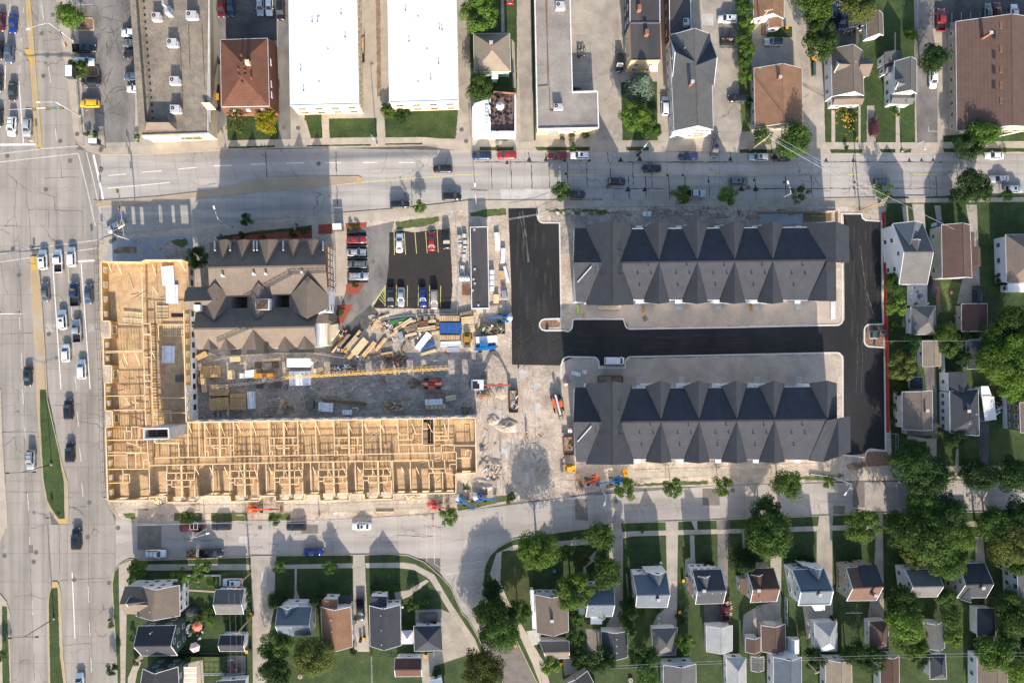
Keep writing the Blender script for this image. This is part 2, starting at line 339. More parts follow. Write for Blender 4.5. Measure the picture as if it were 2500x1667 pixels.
block('median',[(74,626),(90,627),(99,702),(112,906),(115,975),(153,1141),(165,1180),(167,1278),(145,1278),(128,1256),(112,1220),(102,1154),(92,1001),(87,880),(77,702)],M['median'],closed=True)
block('median',[(128,1420),(140,1420),(148,1446),(153,1599),(161,1667),(164,1750),(121,1750),(119,1667),(116,1560),(115,1471)],M['median'],closed=True)
block('median',[(235,499),(242,491),(383,481),(510,467),(531,463),(577,450),(615,439),(648,435),(877,431),(883,445),(814,452),(500,481),(240,505)],M['median_grey'],closed=True)
_n=[0]
def sheet(name,pts,m,lv=1,z0=BZ,wob=0,kind='structure',label=None,parent=None):
 _n[0]+=1;z=z0+.004*lv+(_n[0]%19)*.0002
 if wob:
  q=[];rr=random.Random(len(pts)*17+int(pts[0][0]))
  for i in range(len(pts)):
   a=pts[i];b=pts[(i+1)%len(pts)];L=math.hypot(b[0]-a[0],b[1]-a[1]);n=max(1,int(L/6))
   for k in range(n):
    t=k/n;j=wob if k else 0
    q.append((a[0]+(b[0]-a[0])*t+rr.uniform(-j,j),a[1]+(b[1]-a[1])*t+rr.uniform(-j,j)))
  pts=q
 o=obj(name,MB().poly(pp(pts,z)),M[m]); 
 if kind:o['kind']=kind
 if o.data.polygons[0].normal.z<0:o.data.flip_normals()
 return o
sheet('yellow_nose',[(59,120),(76,120),(80,160),(76,160)],'yellow_paint',1)
sheet('yellow_nose',[(74,627),(90,628),(93,660),(77,660)],'yellow_paint',1)
sheet('yellow_nose',[(872,433),(883,433),(884,445),(872,445)],'yellow_paint',1)
sheet('yellow_nose',[(143,1266),(158,1266),(160,1276),(145,1277)],'yellow_paint',1)
sheet('yellow_nose',[(129,1421),(140,1422),(141,1432),(125,1434)],'yellow_paint',1)
sheet('grass',[(97,951),(111,951),(132,1035),(156,1180),(158,1265),(143,1266),(125,1240),(115,1220),(106,1167),(98,1026)],'lawn',1,wob=.5)
sheet('grass',[(122,1436),(140,1434),(141,1446),(146,1600),(155,1667),(157,1740),(124,1740),(121,1580),(119,1475)],'lawn',1,wob=.5)
sheet('grass',[(5,1478),(17,1480),(20,1560),(24,1667),(25,1740),(8,1740),(5,1600)],'lawn',1,wob=.5)
# --- north side
sheet('parking_lot',[(181,-90),(206,312),(206,330),(256,332),(257,349),(330,347),(330,-90)],'old_asphalt',1)
sheet('parking_lot',[(549,-90),(551,97),(676,100),(676,-90)],'mid_asphalt',1)
sheet('driveway',[(676,-90),(704,-90),(710,345),(680,345)],'old_asphalt',1)
sheet('driveway',[(711,262),(740,277),(740,300),(758,338),(711,340)],'drive',2)
sheet('alley',[(525,-90),(549,-90),(553,300),(530,330),(512,330)],'old_asphalt',2)
sheet('courtyard',[(870,-90),(945,-90),(950,262),(880,268)],'walk',1)
sheet('drain_strip',[(916,-90),(927,-90),(931,235),(921,237)],'mud',2,wob=1)
for q in ([(553,282),(680,282),(680,341),(556,344)],[(742,277),(784,277),(788,337),(759,338)],[(803,290),(919,288),(921,335),(805,337)],[(938,272),(1119,268),(1112,339),(941,336)]):
 sheet('grass',q,'lawn',2,wob=.6)
for q in ([(557,359),(672,355),(670,360),(557,363)],[(748,355),(905,352),(905,356),(750,358)],[(940,351),(1033,349),(1030,353),(940,354)],[(1171,359),(1254,359),(1254,368),(1171,368)],[(1306,359),(1440,359),(1440,368),(1312,368)],[(1530,359),(1584,359),(1584,368),(1530,368)],[(1806,365),(1886,365),(1886,374),(1806,374)],[(2026,365),(2106,365),(2103,374),(2029,374)],[(2147,364),(2186,364),(2186,373),(2152,373)],[(2197,364),(2226,364),(2223,373),(2197,373)],[(2302,363),(2620,361),(2620,370),(2306,372)]):
 sheet('verge',q,'lawn',2,wob=.5)
sheet('driveway',[(1113,-90),(1138,-90),(1150,160),(1150,345),(1112,345),(1119,262)],'drive',1)
sheet('grass',[(1138,-90),(1262,-90),(1262,240),(1150,235),(1146,60)],'lawn',2,wob=.7)
sheet('path',[(1222,-90),(1229,-90),(1232,78),(1224,80)],'drive',3)
sheet('path',[(1249,95),(1256,105),(1260,215),(1252,215)],'drive',3)
sheet('driveway',[(1263,-90),(1294,-90),(1302,345),(1272,345),(1264,60)],'drive',1)
sheet('grass',[(1294,-90),(1304,-90),(1308,343),(1303,343)],'lawn',3)
sheet('parking_lot',[(1388,-90),(1506,-90),(1520,344),(1455,344),(1455,228),(1397,228)],'drive',2)
sheet('grass',[(1516,202),(1604,200),(1606,343),(1520,343)],'lawn',3,wob=.6)
sheet('path',[(1605,-90),(1630,-90),(1636,344),(1608,344)],'walk',4)
sheet('driveway',[(1690,-90),(1800,-90),(1806,200),(1820,344),(1736,346),(1740,120)],'drive',2)
sheet('asphalt_pad',[(1753,60),(1800,60),(1802,118),(1756,118)],'old_asphalt',3)
sheet('concrete_pad',[(1713,34),(1742,34),(1742,63),(1713,62)],'pale_patch',3)
sheet('grass',[(1800,-90),(1838,-90),(1836,92),(1832,322),(1812,322),(1803,200)],'weeds',3,wob=1)
sheet('parking_pad',[(1838,93),(1934,92),(1946,180),(1836,165)],'drive',4)
sheet('grass',[(1866,66),(1934,66),(1934,92),(1872,92)],'lawn',5)
sheet('driveway',[(1915,-90),(1938,-90),(1972,130),(1977,344),(1960,344),(1955,160)],'drive',4)
sheet('grass',[(1940,-90),(2232,-90),(2234,348),(2015,351),(2012,240),(2000,135),(1972,60)],'lawn',2,wob=.6)
sheet('driveway',[(1990,135),(2009,135),(2014,350),(1982,350)],'drive',4)
sheet('asphalt_pad',[(2020,20),(2100,20),(2095,115),(2012,120)],'mid_asphalt',3,wob=2)
sheet('path',[(2030,270),(2039,270),(2039,351),(2030,351)],'walk',3)
sheet('path',[(2096,258),(2101,258),(2101,351),(2096,351)],'walk',3)
sheet('path',[(2187,262),(2197,262),(2197,350),(2187,350)],'walk',3)
sheet('path',[(2184,80),(2187,80),(2187,125),(2184,125)],'walk',3)
sheet('driveway',[(2117,258),(2134,258),(2138,351),(2116,351)],'drive',3,wob=.8)
sheet('driveway',[(2229,-90),(2288,-90),(2289,348),(2239,348)],'old_asphalt',3)
sheet('parking_lot',[(2278,-90),(2600,-90),(2600,40),(2320,55),(2318,100),(2284,100)],'mid_asphalt',4)
sheet('grass',[(2303,332),(2330,330),(2500,318),(2600,318),(2600,344),(2303,347)],'lawn',3)
sheet('grass',[(2277,70),(2320,70),(2320,330),(2300,330),(2292,180)],'walk',5)
# --- middle block, north-west corner
sheet('plaza',[(270,590),(330,580),(470,575),(480,640),(256,645),(262,610)],'plaza',2)
sheet('pavement',[(243,590),(262,580),(480,556),(640,541),(820,524),(1000,510),(1143,491),(1300,490),(1300,508),(1143,511),(1000,530),(820,545),(640,563),(500,578),(330,583),(258,612),(246,645)],'walk',1)
sheet('planter_bed',[(276,612),(290,603),(333,602),(334,618),(278,619)],'mud',3)
sheet('planter_bed',[(375,597),(403,597),(403,613),(396,613),(375,613)],'dirt_grey',3)
sheet('planter_bed',[(405,590),(452,580),(466,630),(406,630)],'dirt_grey',3,wob=1)
sheet('grass',[(418,588),(436,584),(455,583),(460,596),(447,604),(432,600),(422,594)],'weeds',4,wob=1.5)
sheet('path',[(470,580),(492,578),(494,690),(470,690)],'gravel',4)
sheet('mulch_bed',[(546,577),(640,562),(760,554),(762,582),(545,586)],'mulch_red',3,wob=.8)
sheet('grass',[(527,578),(762,550),(758,561),(620,573),(530,584)],'lawn',4,wob=.6)
sheet('mulch_bed',[(777,549),(812,546),(812,571),(777,572)],'mulch_red',3)
sheet('mulch_bed',[(843,545),(896,543),(893,566),(848,570)],'mulch_red',3)
sheet('path',[(818,570),(842,568),(845,695),(842,720),(820,722)],'walk',3)
sheet('driveway',[(848,566),(963,540),(950,590),(948,690),(905,745),(850,860),(790,862),(770,850),(800,840),(848,700)],'old_asphalt',3)
sheet('driveway',[(490,852),(790,850),(850,790),(905,745),(925,765),(885,815),(845,866),(780,860),(530,868)],'mid_asphalt',4,wob=1.5)
sheet('parking_lot',[(848,570),(894,567),(898,690),(848,692)],'lot_asphalt',4)
sheet('parking_lot',[(951,567),(985,564),(1010,568),(1098,558),(1105,700),(1100,754),(908,752),(942,700),(948,660)],'lot_asphalt',5,wob=.6)
sheet('mulch_bed',[(845,694),(890,692),(875,718),(845,718)],'mulch_red',6)
sheet('mulch_bed',[(823,745),(862,743),(838,788),(824,790)],'mulch_red',6)
sheet('grass',[(965,542),(1070,528),(1072,540),(1040,552),(968,560)],'weeds',3,wob=1.5)
sheet('grass',[(1146,520),(1180,512),(1234,509),(1236,525),(1190,530),(1150,528)],'weeds',3,wob=1.5)
sheet('grass',[(1330,511),(1400,510),(1480,512),(1490,522),(1430,526),(1340,518)],'weeds',4,wob=2)
sheet('dirt_yard',[(478,850),(800,862),(860,850),(1020,800),(1160,860),(1200,900),(1170,1010),(480,1025)],'dirt_grey',1,wob=3)
sheet('dirt_yard',[(250,1215),(1110,1220),(1115,1240),(1000,1256),(300,1268)],'dirt',2)
sheet('pavement',[(300,1238),(595,1236),(595,1250),(310,1252)],'walk',3)
sheet('pavement',[(640,1235),(1060,1230),(1060,1244),(640,1252)],'walk',3)
for q in ([(515,1252),(603,1251),(606,1270),(516,1272)],[(425,1252),(492,1252),(492,1271),(425,1271)],[(300,1252),(330,1252),(330,1266),(308,1264)],[(655,1252),(710,1251),(708,1268),(660,1268)],[(1115,1230),(1160,1222),(1255,1205),(1262,1216),(1160,1240),(1118,1246)],[(1555,1180),(1728,1172),(1728,1182),(1556,1187)],[(1950,1163),(2040,1160),(2040,1172),(1950,1174)],[(1480,1182),(1512,1180),(1512,1188),(1480,1190)],[(1130,1180),(1150,1178),(1150,1195),(1130,1196)]):
 sheet('weeds',q,'weeds',4,wob=1.5)
sheet('dirt_yard',[(1150,1080),(1270,1060),(1350,1100),(1360,1210),(1240,1222),(1110,1240),(1120,1180)],'dirt',2,wob=3)
sheet('spoil',[(1200,1010),(1270,1005),(1290,1040),(1240,1075),(1195,1050)],'gravel',3,wob=2)
sheet('asphalt_road',[(1241,509),(1310,508),(1313,535),(1322,545),(1366,545),(1368,778),(1331,779),(1319,785),(1317,797),(1327,807),(1380,808),(1394,802),(1399,780),(1525,780),(1535,800),(1545,803),(2048,796),(2062,780),(2060,520),(2058,522),(2105,522),(2112,540),(2150,540),(2152,740),(2154,790),(2115,790),(2108,805),(2108,835),(2120,848),(2157,850),(2163,1100),(2120,1097),(2108,1108),(2060,1112),(2060,870),(2050,860),(1680,872),(1530,874),(1530,892),(1462,892),(1458,874),(1400,872),(1372,885),(1366,892),(1250,890),(1248,700)],'new_asphalt',5)
sheet('gravel_yard',[(1245,893),(1366,893),(1372,880),(1372,1100),(1340,1180),(1200,1060),(1190,900)],'dirt',4,wob=3)
sheet('gravel_yard',[(1400,735),(2045,728),(2052,790),(1540,798),(1528,775),(1396,774)],'gravel',4)
sheet('gravel_yard',[(1372,876),(1460,878),(1464,896),(1530,896),(1536,878),(2040,868),(2045,1000),(1378,1000)],'gravel',3)
sheet('gravel_yard',[(1345,515),(2035,515),(2035,620),(1345,620)],'dirt_grey',1)
sheet('gravel_yard',[(1360,1100),(2060,1110),(2100,1165),(1380,1185)],'dirt',3)
sheet('pavement',[(1330,490),(2120,487),(2600,478),(2600,494),(2120,505),(1330,507)],'walk',2)
sheet('pavement',[(1460,1155),(2040,1136),(2045,1152),(1460,1172)],'walk',5)
sheet('puddle',[(1960,520),(2030,520),(2030,540),(1962,542)],'water',4)
sheet('puddle',[(1850,523),(1960,522),(1958,548),(1900,546),(1852,538)],'pond',3,wob=1)
sheet('mulch_bed',[(1321,783),(1358,781),(1368,790),(1366,798),(1322,802),(1318,792)],'mulch',6)
sheet('mulch_bed',[(2113,795),(2155,793),(2157,842),(2122,844),(2112,834)],'mulch',6)
sheet('mulch_bed',[(2115,1103),(2165,1102),(2180,1135),(2105,1140),(2100,1112)],'mulch',6,wob=.6)
sheet('asphalt_patch',[(2110,522),(2155,522),(2154,537),(2112,537)],'gravel',6)
# --- east lots of the middle block
sheet('grass',[(2166,496),(2620,492),(2620,1155),(2180,1165),(2178,1130),(2168,900),(2163,520)],'lawn',6)
sheet('pavement',[(2166,478),(2320,478),(2620,474),(2620,492),(2166,496)],'walk',7)
for q in ([(2160,480),(2218,480),(2222,489),(2158,489)],[(2262,480),(2325,478),(2325,489),(2260,489)],[(2380,476),(2600,474),(2600,485),(2380,486)]):
 sheet('verge',q,'lawn',8,wob=.5)
for q,mm in (([(2202,503),(2216,503),(2219,545),(2207,545)],'walk'),([(2227,498),(2256,498),(2260,565),(2250,550),(2233,545)],'drive'),([(2281,502),(2296,502),(2300,545),(2287,540)],'walk'),([(2358,500),(2385,500),(2394,740),(2336,742),(2350,680),(2368,560)],'drive'),([(2215,694),(2264,694),(2264,746),(2214,746)],'pale_patch'),([(2284,700),(2295,700),(2296,760),(2288,770)],'brick_paver'),([(2255,892),(2285,892),(2290,1070),(2275,1070),(2262,950)],'old_asphalt'),([(2262,1070),(2287,1070),(2286,1130),(2261,1126)],'walk'),([(2214,1062),(2262,1070),(2262,1077),(2214,1077)],'walk'),([(2391,1000),(2416,1000),(2413,1135),(2390,1135)],'mid_asphalt'),([(2335,1085),(2341,1085),(2339,1160),(2330,1160)],'walk')):
 sheet('driveway',q,mm,9)
sheet('pavement',[(2125,1142),(2300,1138),(2620,1134),(2620,1146),(2300,1150),(2125,1156)],'walk',9)
sheet('lawn_patch',[(2297,690),(2347,690),(2335,765),(2296,762)],'weeds',8)
# --- south-west lots
sheet('pavement',[(290,1380),(320,1366),(318,1392),(310,1450),(306,1667),(308,1740),(296,1740),(292,1520),(290,1420)],'walk',1)
sheet('pavement',[(310,1377),(600,1376),(615,1378),(615,1389),(600,1391),(310,1392)],'walk',2)
sheet('alley',[(612,1356),(675,1356),(672,1385),(670,1480),(655,1560),(648,1740),(618,1740),(616,1500),(614,1440)],'drive',3)
sheet('pavement',[(695,1378),(860,1374),(862,1386),(696,1388)],'walk',3)
sheet('pavement',[(892,1374),(985,1372),(1012,1376),(1060,1402),(1100,1470),(1133,1520),(1160,1560),(1175,1600),(1155,1600),(1120,1535),(1090,1480),(1048,1412),(1010,1390),(975,1386),(893,1385)],'walk',3)
sheet('driveway',[(862,1354),(890,1353),(893,1420),(902,1590),(866,1590),(862,1450)],'drive',4)
sheet('path',[(719,1388),(725,1388),(724,1440),(731,1458),(730,1475),(716,1475),(719,1445)],'walk',4)
sheet('path',[(1040,1414),(1048,1418),(1000,1455),(968,1468),(962,1445),(996,1440)],'walk',4)
sheet('driveway',[(1014,1488),(1076,1486),(1110,1500),(1150,1580),(1083,1590),(1080,1530),(1014,1525)],'drive',4)
sheet('driveway',[(1030,1596),(1130,1580),(1165,1590),(1060,1625),(1050,1667),(1032,1700),(1030,1640)],'drive',5)
sheet('path',[(330,1610),(352,1590),(352,1600),(335,1640),(330,1667),(312,1667),(312,1655)],'walk',4)
sheet('yard',[(448,1620),(495,1610),(498,1667),(482,1667)],'gravel',4)
sheet('yard',[(555,1600),(600,1600),(600,1645),(556,1640)],'old_asphalt',4)
sheet('yard',[(541,1396),(612,1392),(612,1436),(541,1436)],'weeds',4)
sheet('path',[(456,1438),(525,1442),(525,1446),(456,1442)],'walk',4)
sheet('lawn_patch',[(500,1600),(534,1600),(535,1640),(500,1640)],'weeds',4)
# --- south-east lots
sheet('pavement',[(1196,1400),(1212,1350),(1255,1330),(1300,1325),(1435,1315),(1500,1300),(1545,1296),(1810,1290),(1950,1285),(2260,1275),(2620,1266),(2620,1278),(2260,1288),(1950,1297),(1810,1301),(1545,1308),(1500,1318),(1435,1329),(1300,1338),(1240,1348),(1222,1390),(1222,1420),(1240,1465),(1265,1510),(1330,1620),(1350,1700),(1330,1700),(1300,1620),(1255,1520),(1215,1440)],'walk',1)
sheet('grass',[(1225,1345),(1300,1340),(1302,1450),(1280,1478),(1245,1460),(1222,1410)],'lawn_dry',2,wob=.8)
for q,mm in (([(1486,1278),(1516,1276),(1521,1310),(1521,1540),(1470,1545),(1495,1500),(1500,1420),(1488,1380)],'drive'),([(1625,1273),(1656,1272),(1655,1310),(1652,1530),(1590,1532),(1605,1500),(1630,1480),(1626,1310)],'drive'),([(1748,1269),(1784,1268),(1778,1306),(1776,1470),(1755,1475),(1752,1400),(1752,1306)],'old_asphalt'),([(1718,1475),(1782,1470),(1778,1530),(1720,1532)],'mid_asphalt'),([(1684,1306),(1695,1306),(1697,1365),(1700,1390),(1673,1405),(1673,1365),(1686,1360)],'walk'),([(1812,1300),(1818,1300),(1820,1380),(1814,1380)],'walk'),([(1880,1350),(1908,1350),(1906,1500),(1915,1540),(1812,1555),(1815,1500),(1850,1478),(1885,1470)],'drive'),([(2000,1260),(2034,1258),(2032,1290),(2033,1520),(1970,1560),(1960,1480),(1994,1470),(1994,1300)],'drive'),([(2140,1254),(2155,1253),(2157,1400),(2158,1510),(2118,1510),(2125,1460),(2150,1440),(2134,1400)],'drive'),([(2380,1310),(2400,1310),(2405,1370),(2382,1370)],'drive'),([(1688,1272),(1702,1271),(1703,1295),(1698,1295)],'walk'),([(1456,1345),(1449,1370),(1430,1385),(1432,1400),(1424,1400),(1424,1380),(1446,1350)],'walk'),([(1374,1610),(1400,1595),(1410,1640),(1378,1650)],'drive'),([(1285,1540),(1320,1535),(1322,1570),(1300,1575)],'pale_patch'),([(1430,1535),(1462,1535),(1462,1600),(1436,1600)],'old_asphalt')):
 sheet('driveway',q,mm,3)
Z=0.0
def rs(name,pts,m,lv=2,wob=0):return sheet(name,pts,m,lv,z0=Z,wob=wob)
def line(pts,w,m,lv=2,name='road_marking',z0=0.0,wob=0):
 k=MB();z=z0+.004*lv;rr=random.Random(int(pts[0][0]*7+pts[0][1]))
 w/=20
 q=[]
 for i in range(len(pts)-1):
  a,b=pts[i],pts[i+1];n=max(1,int(math.hypot(b[0]-a[0],b[1]-a[1])/8)) if wob else 1
  for j in range(n):
   q.append((a[0]+(b[0]-a[0])*j/n+(rr.uniform(-wob,wob) if j else 0),a[1]+(b[1]-a[1])*j/n+(rr.uniform(-wob,wob) if j else 0)))
 q.append(pts[-1])
 W=[P(*p,z) for p in q]
 for i in range(len(W)-1):
  d=(W[i+1]-W[i]).normalized();n=Vector((-d.y,d.x,0))*w*(rr.uniform(.5,1.8) if wob else 1)
  k.poly([W[i]-n,W[i+1]-n,W[i+1]+n,W[i]+n])
 return k
def lines(name,L,w,m,lv=2,z0=0.0,wob=0):
 k=MB()
 for pts in L:
  e=line(pts,w,m,lv,name,z0,wob);k.add(e.v,e.f)
 o=obj(name,k,M[m],kind='structure');return o
lines('lane_line',[[(129,650),(149,950)],[(198,642),(220,950)]],2.2,'line_white')
lines('lane_line',[[(165,640),(168,690)],[(172,725),(176,780)],[(178,830),(181,868)],[(183,917),(187,953)],[(188,1004),(192,1041)],[(194,1092),(198,1126)],[(199,1178),(203,1212)],
 [(55,952),(57,985)],[(59,1034),(62,1070)],[(67,1205),(70,1245)],[(72,1310),(73,1331)],[(215,1430),(217,1470)],[(218,1518),(220,1552)],[(222,1606),(224,1640)],[(78,1465),(80,1500)],[(81,1560),(83,1592)]],2,'line_worn')
lines('lane_line',[[(176,1396),(183,1558)],[(46,199),(57,350)],[(13,160),(12,218)]],2.2,'line_white')
lines('lane_line',[[(25,10),(20,40)],[(57,20),(57,32)],[(54,55),(53,67)],[(52,92),(51,102)],[(50,128),(49,137)],[(48,164),(47,178)],[(101,11),(107,49)],[(118,163),(125,204)],[(135,315),(138,342)],[(47,775),(49,805)],[(52,862),(54,900)]],1.8,'line_worn')
lines('crosswalk',[[(0,376),(100,364),(192,357)],[(0,396),(100,385),(191,375)],[(191,375),(210,450),(233,552)],[(211,372),(228,440),(249,540)],[(0,620),(120,601),(240,586)],[(0,640),(120,622),(236,606)]],2.4,'line_worn')
lines('stop_line',[[(0,354),(90,353)],[(228,378),(240,430),(252,489)],[(182,639),(231,636)]],5,'line_white')
lines('lane_line',[[(263,429),(309,425)],[(346,421),(395,417)],[(435,413),(482,409)],[(522,405),(568,404)],[(612,402),(652,400)],[(700,399),(743,398)],[(794,397),(833,397)],[(886,397),(922,397)],[(973,397),(1012,397)],[(262,460),(340,453),(415,446)]],2,'line_white')
lines('centre_line',[[(883,446),(1000,436),(1130,427),(1170,428)],[(1340,428),(1450,428)],[(1545,428),(1640,428)],[(1730,428),(1850,428)],[(2070,427),(2100,427)],[(2230,426),(2290,426)]],1.6,'line_yellow')
lines('crosswalk',[[(1041,1264),(1042,1370)],[(1060,1262),(1061,1376),(1075,1385)],[(1075,1386),(1182,1368)],[(1083,1403),(1180,1387)]],1.4,'line_worn')
def only(x,y,w,h):
 c=bpy.data.curves.new('letters','FONT');c.body='ONLY';c.size=1;c.align_x='CENTER';c.align_y='CENTER'
 t=bpy.data.objects.new('tmp',c);COL.objects.link(t)
 me=bpy.data.meshes.new_from_object(t);bpy.data.objects.remove(t)
 me.materials.clear();me.materials.append(M['line_worn'])
 p=P(x,y,.009)
 inst('lane_lettering',me,None,p,0,(w/2.4,h*1.35,1),kind='structure')
only(123,801,1.9,2.0);only(226,801,1.8,2.1)
tl=[]
for x in (1199,1247,1297,1340,1385,1432,1490,1545,1590):
 tl.append([(x,396),(x+2,460)])
for x in (1534,1575,1632,1672,1730,1843,1917,1980,2085,2137,2285,2460):
 tl.append([(x,430),(x+3,486)])
tl+=[[(1160,396),(1345,396)],[(1500,461),(1620,461)],[(1150,463),(1190,465)],[(1510,396),(1790,396)],[(2010,396),(2300,396)],[(1390,487),(1470,487)],[(1800,461),(2300,460)],[(1290,372),(1293,396)],[(1332,374),(1334,396)],[(1483,372),(1485,396)],[(1783,372),(1785,394)],[(2083,300),(2083,460)],[(820,370),(824,500)],[(648,370),(652,435)],[(1004,440),(1006,515)]]  # last stroke paints a pole's cast shadow in tar colour
lines('tar_seam_and_shadow',tl,1.3,'tar',3,wob=.9)
k=MB()
for x,y,s in ((1292,391,8),(1333,391,8),(1378,392,6),(1438,392,6),(1515,392,8),(1562,391,9),(1533,465,9),(1574,465,8),(1810,464,10),(1845,464,10),(1382,425,5),(1238,398,6),(2017,392,6),(2083,392,6),(2220,391,5),(2250,391,5),(2278,391,5),(1783,390,7),(1630,428,4),(1667,428,4),(1730,443,4),(1914,445,4),(1841,440,4),(2087,445,4)):
 k.poly([P(x-s*.8,y+3,.013),P(x+s*.8,y+3,.013),P(x+.8,y-s,.013),P(x-.8,y-s,.013)])
obj('tar_seam_and_shadow',k,M['tar'],kind='structure')
rs('road_patch',[(335,1283),(394,1283),(394,1342),(335,1342)],'patch',2);rs('road_patch',[(735,1280),(776,1280),(776,1302),(735,1302)],'patch',2)
rs('road_patch',[(1402,1217),(1433,1217),(1436,1270),(1405,1268)],'patch',2);rs('road_patch',[(1715,1192),(1757,1192),(1757,1233),(1715,1233)],'patch',2)
rs('road_patch',[(2081,1174),(2111,1174),(2111,1238),(2082,1238)],'patch',2);rs('road_patch',[(2035,1234),(2063,1234),(2062,1254),(2034,1254)],'patch',2)
rs('road_patch',[(584,1309),(606,1309),(606,1325),(583,1325)],'pale_patch',2);rs('road_patch',[(638,1395),(651,1395),(651,1432),(639,1432)],'pale_patch',35)
rs('dusty_apron',[(1220,462),(1345,462),(1340,489),(1225,489)],'pale_patch',2,wob=1)
rs('road_patch',[(70,1330),(81,1330),(81,1349),(69,1349)],'patch',2)
sk=MB()
for i in range(26):
 r0=3+i*.62+random.uniform(-.2,.2);c=P(1395,905,BZ+.0245);a0=random.uniform(95,110);a1=random.uniform(150,185)
 n=14;wd=random.uniform(.008,.02)
 for j in range(n):
  a=math.radians(a0+(a1-a0)*j/n);b=math.radians(a0+(a1-a0)*(j+1)/n)
  q=[Vector((c.x+(r0+s)*1.3*math.cos(t)+2,c.y+(r0+s)*math.sin(t)-1,c.z)) for t,s in ((a,-wd),(b,-wd),(b,wd),(a,wd))]
  pb=P(1250,885,0)
  if all(p.x>pb.x+.2 and p.y>pb.y+.3 for p in q):sk.poly(q)
obj('tyre_marks',sk,M['mid_asphalt'],kind='structure')
for x0,y0,x1,y1,wd in ((1275,515,1290,640,5),(1268,520,1280,600,3),(2110,700,2135,780,4),(2100,600,2120,780,3),(2093,800,2090,960,1.3),(2105,790,2103,960,1.0)):
 lines('tyre_dust',[[(x0,y0),((x0+x1)/2+2,(y0+y1)/2),(x1,y1)]],wd*.6,'mid_asphalt',6.2,z0=BZ,wob=.6)
def kerbline(pts,w=.35,m='new_kerb',closed=False,name='new_kerb',h=.1):
 k=MB();n=len(pts)
 for i in range(n if closed else n-1):
  a=P(*pts[i],BZ);c=P(*pts[(i+1)%n],BZ);d=(c-a).normalized();nn=Vector((-d.y,d.x,0))*w/2
  a=a-d*w*.3;c=c+d*w*.3
  k.prism([a-nn,c-nn,c+nn,a+nn],BZ,BZ+h+.003*(i%3))
 obj(name,k,M[m],kind='structure')
def arc(cx,cy,r,a0,a1,n=5):return [(cx+r*math.cos(math.radians(a0+(a1-a0)*i/n)),cy-r*math.sin(math.radians(a0+(a1-a0)*i/n))) for i in range(n+1)]
kerbline([(1311,509),(1312,528)]+arc(1327,530,14,180,270)+[(1366,544),(1370,778),(1360,778),(1330,779)]+arc(1331,793,14,90,270)+[(1380,807)]+arc(1383,795,14,270,360)+[(1398,782),(1402,779),(1522,779),(1525,788)]+arc(1539,790,13,180,270)+[(1800,799),(2045,793)]+arc(2044,780,13,270,360)+[(2056,700),(2056,645)])
kerbline([(1370,922),(1370,890)]+arc(1388,887,16,180,90)+[(1450,872)]+arc(1448,886,14,90,0)+[(1462,898),(1526,898),(1527,884)]+arc(1540,884,13,180,90)+[(1700,868),(2030,861)]+arc(2042,875,14,90,0)+[(2057,1000),(2057,1110),(2110,1116)]+arc(2127,1110,14,180,90)+[(2162,1100),(2159,870)])
kerbline([(2054,545),(2054,522),(2103,522),(2106,533),(2115,538),(2152,540),(2155,700),(2156,791),(2125,792)]+arc(2124,806,14,90,180)+arc(2124,832,14,180,270)+[(2157,848)])
kerbline([(1312,509),(1313,525)],.5)
def slabwalk(pts,wpx,n,m='walk',lv=4,nm='pavement_strip',th=.02):
 r=surf(nm);tot=0;seg=[]
 for i in range(len(pts)-1):seg.append(math.hypot(pts[i+1][0]-pts[i][0],pts[i+1][1]-pts[i][1]))
 T=sum(seg)
 def at(s):
  for i,L in enumerate(seg):
   if s<=L or i==len(seg)-1:
    t=s/L;return (pts[i][0]+(pts[i+1][0]-pts[i][0])*t,pts[i][1]+(pts[i+1][1]-pts[i][1])*t)
   s-=L
 N=max(1,int(T/n))
 for i in range(N):
  a=at(T*i/N);b=at(T*(i+1)/N);z=BZ+.004*lv+.012
  A=P(*a,z);B=P(*b,z);d=(B-A).normalized();nn=Vector((-d.y,d.x,0))*wpx/20
  A+=d*.03;B-=d*.03
  obj('slab',MB().prism([A-nn,B-nn,B+nn,A+nn],BZ,z+random.uniform(-.003,.003)),M[m],r)
slabwalk([(262,367),(560,350),(800,345),(1035,342),(1120,350)],14,15);slabwalk([(1190,351),(1790,352),(2620,355)],11,15)
slabwalk([(490,565),(820,535),(1000,520),(1140,503)],17,15);slabwalk([(1345,498),(2150,495)],12,15);slabwalk([(2170,490),(2620,484)],9,15,lv=9)
slabwalk([(690,1383),(860,1380)],10,14,lv=5);slabwalk([(330,1384),(608,1384)],11,14,lv=5);slabwalk([(300,1400),(300,1700)],11,14,lv=5)
slabwalk([(1530,1304),(1810,1296),(1950,1290),(2600,1272)],10,14,lv=3);slabwalk([(2130,1150),(2600,1140)],11,14,lv=11);slabwalk([(640,1241),(1050,1236)],13,15,lv=5);slabwalk([(1470,1163),(2035,1145)],13,15,lv=7)
slabwalk([(895,1380),(985,1379),(1015,1384),(1055,1410),(1090,1470),(1125,1525)],12,13,lv=5)
slabwalk([(793,283),(795,338)],15,14,lv=5);slabwalk([(930,290),(932,338)],14,14,lv=5)

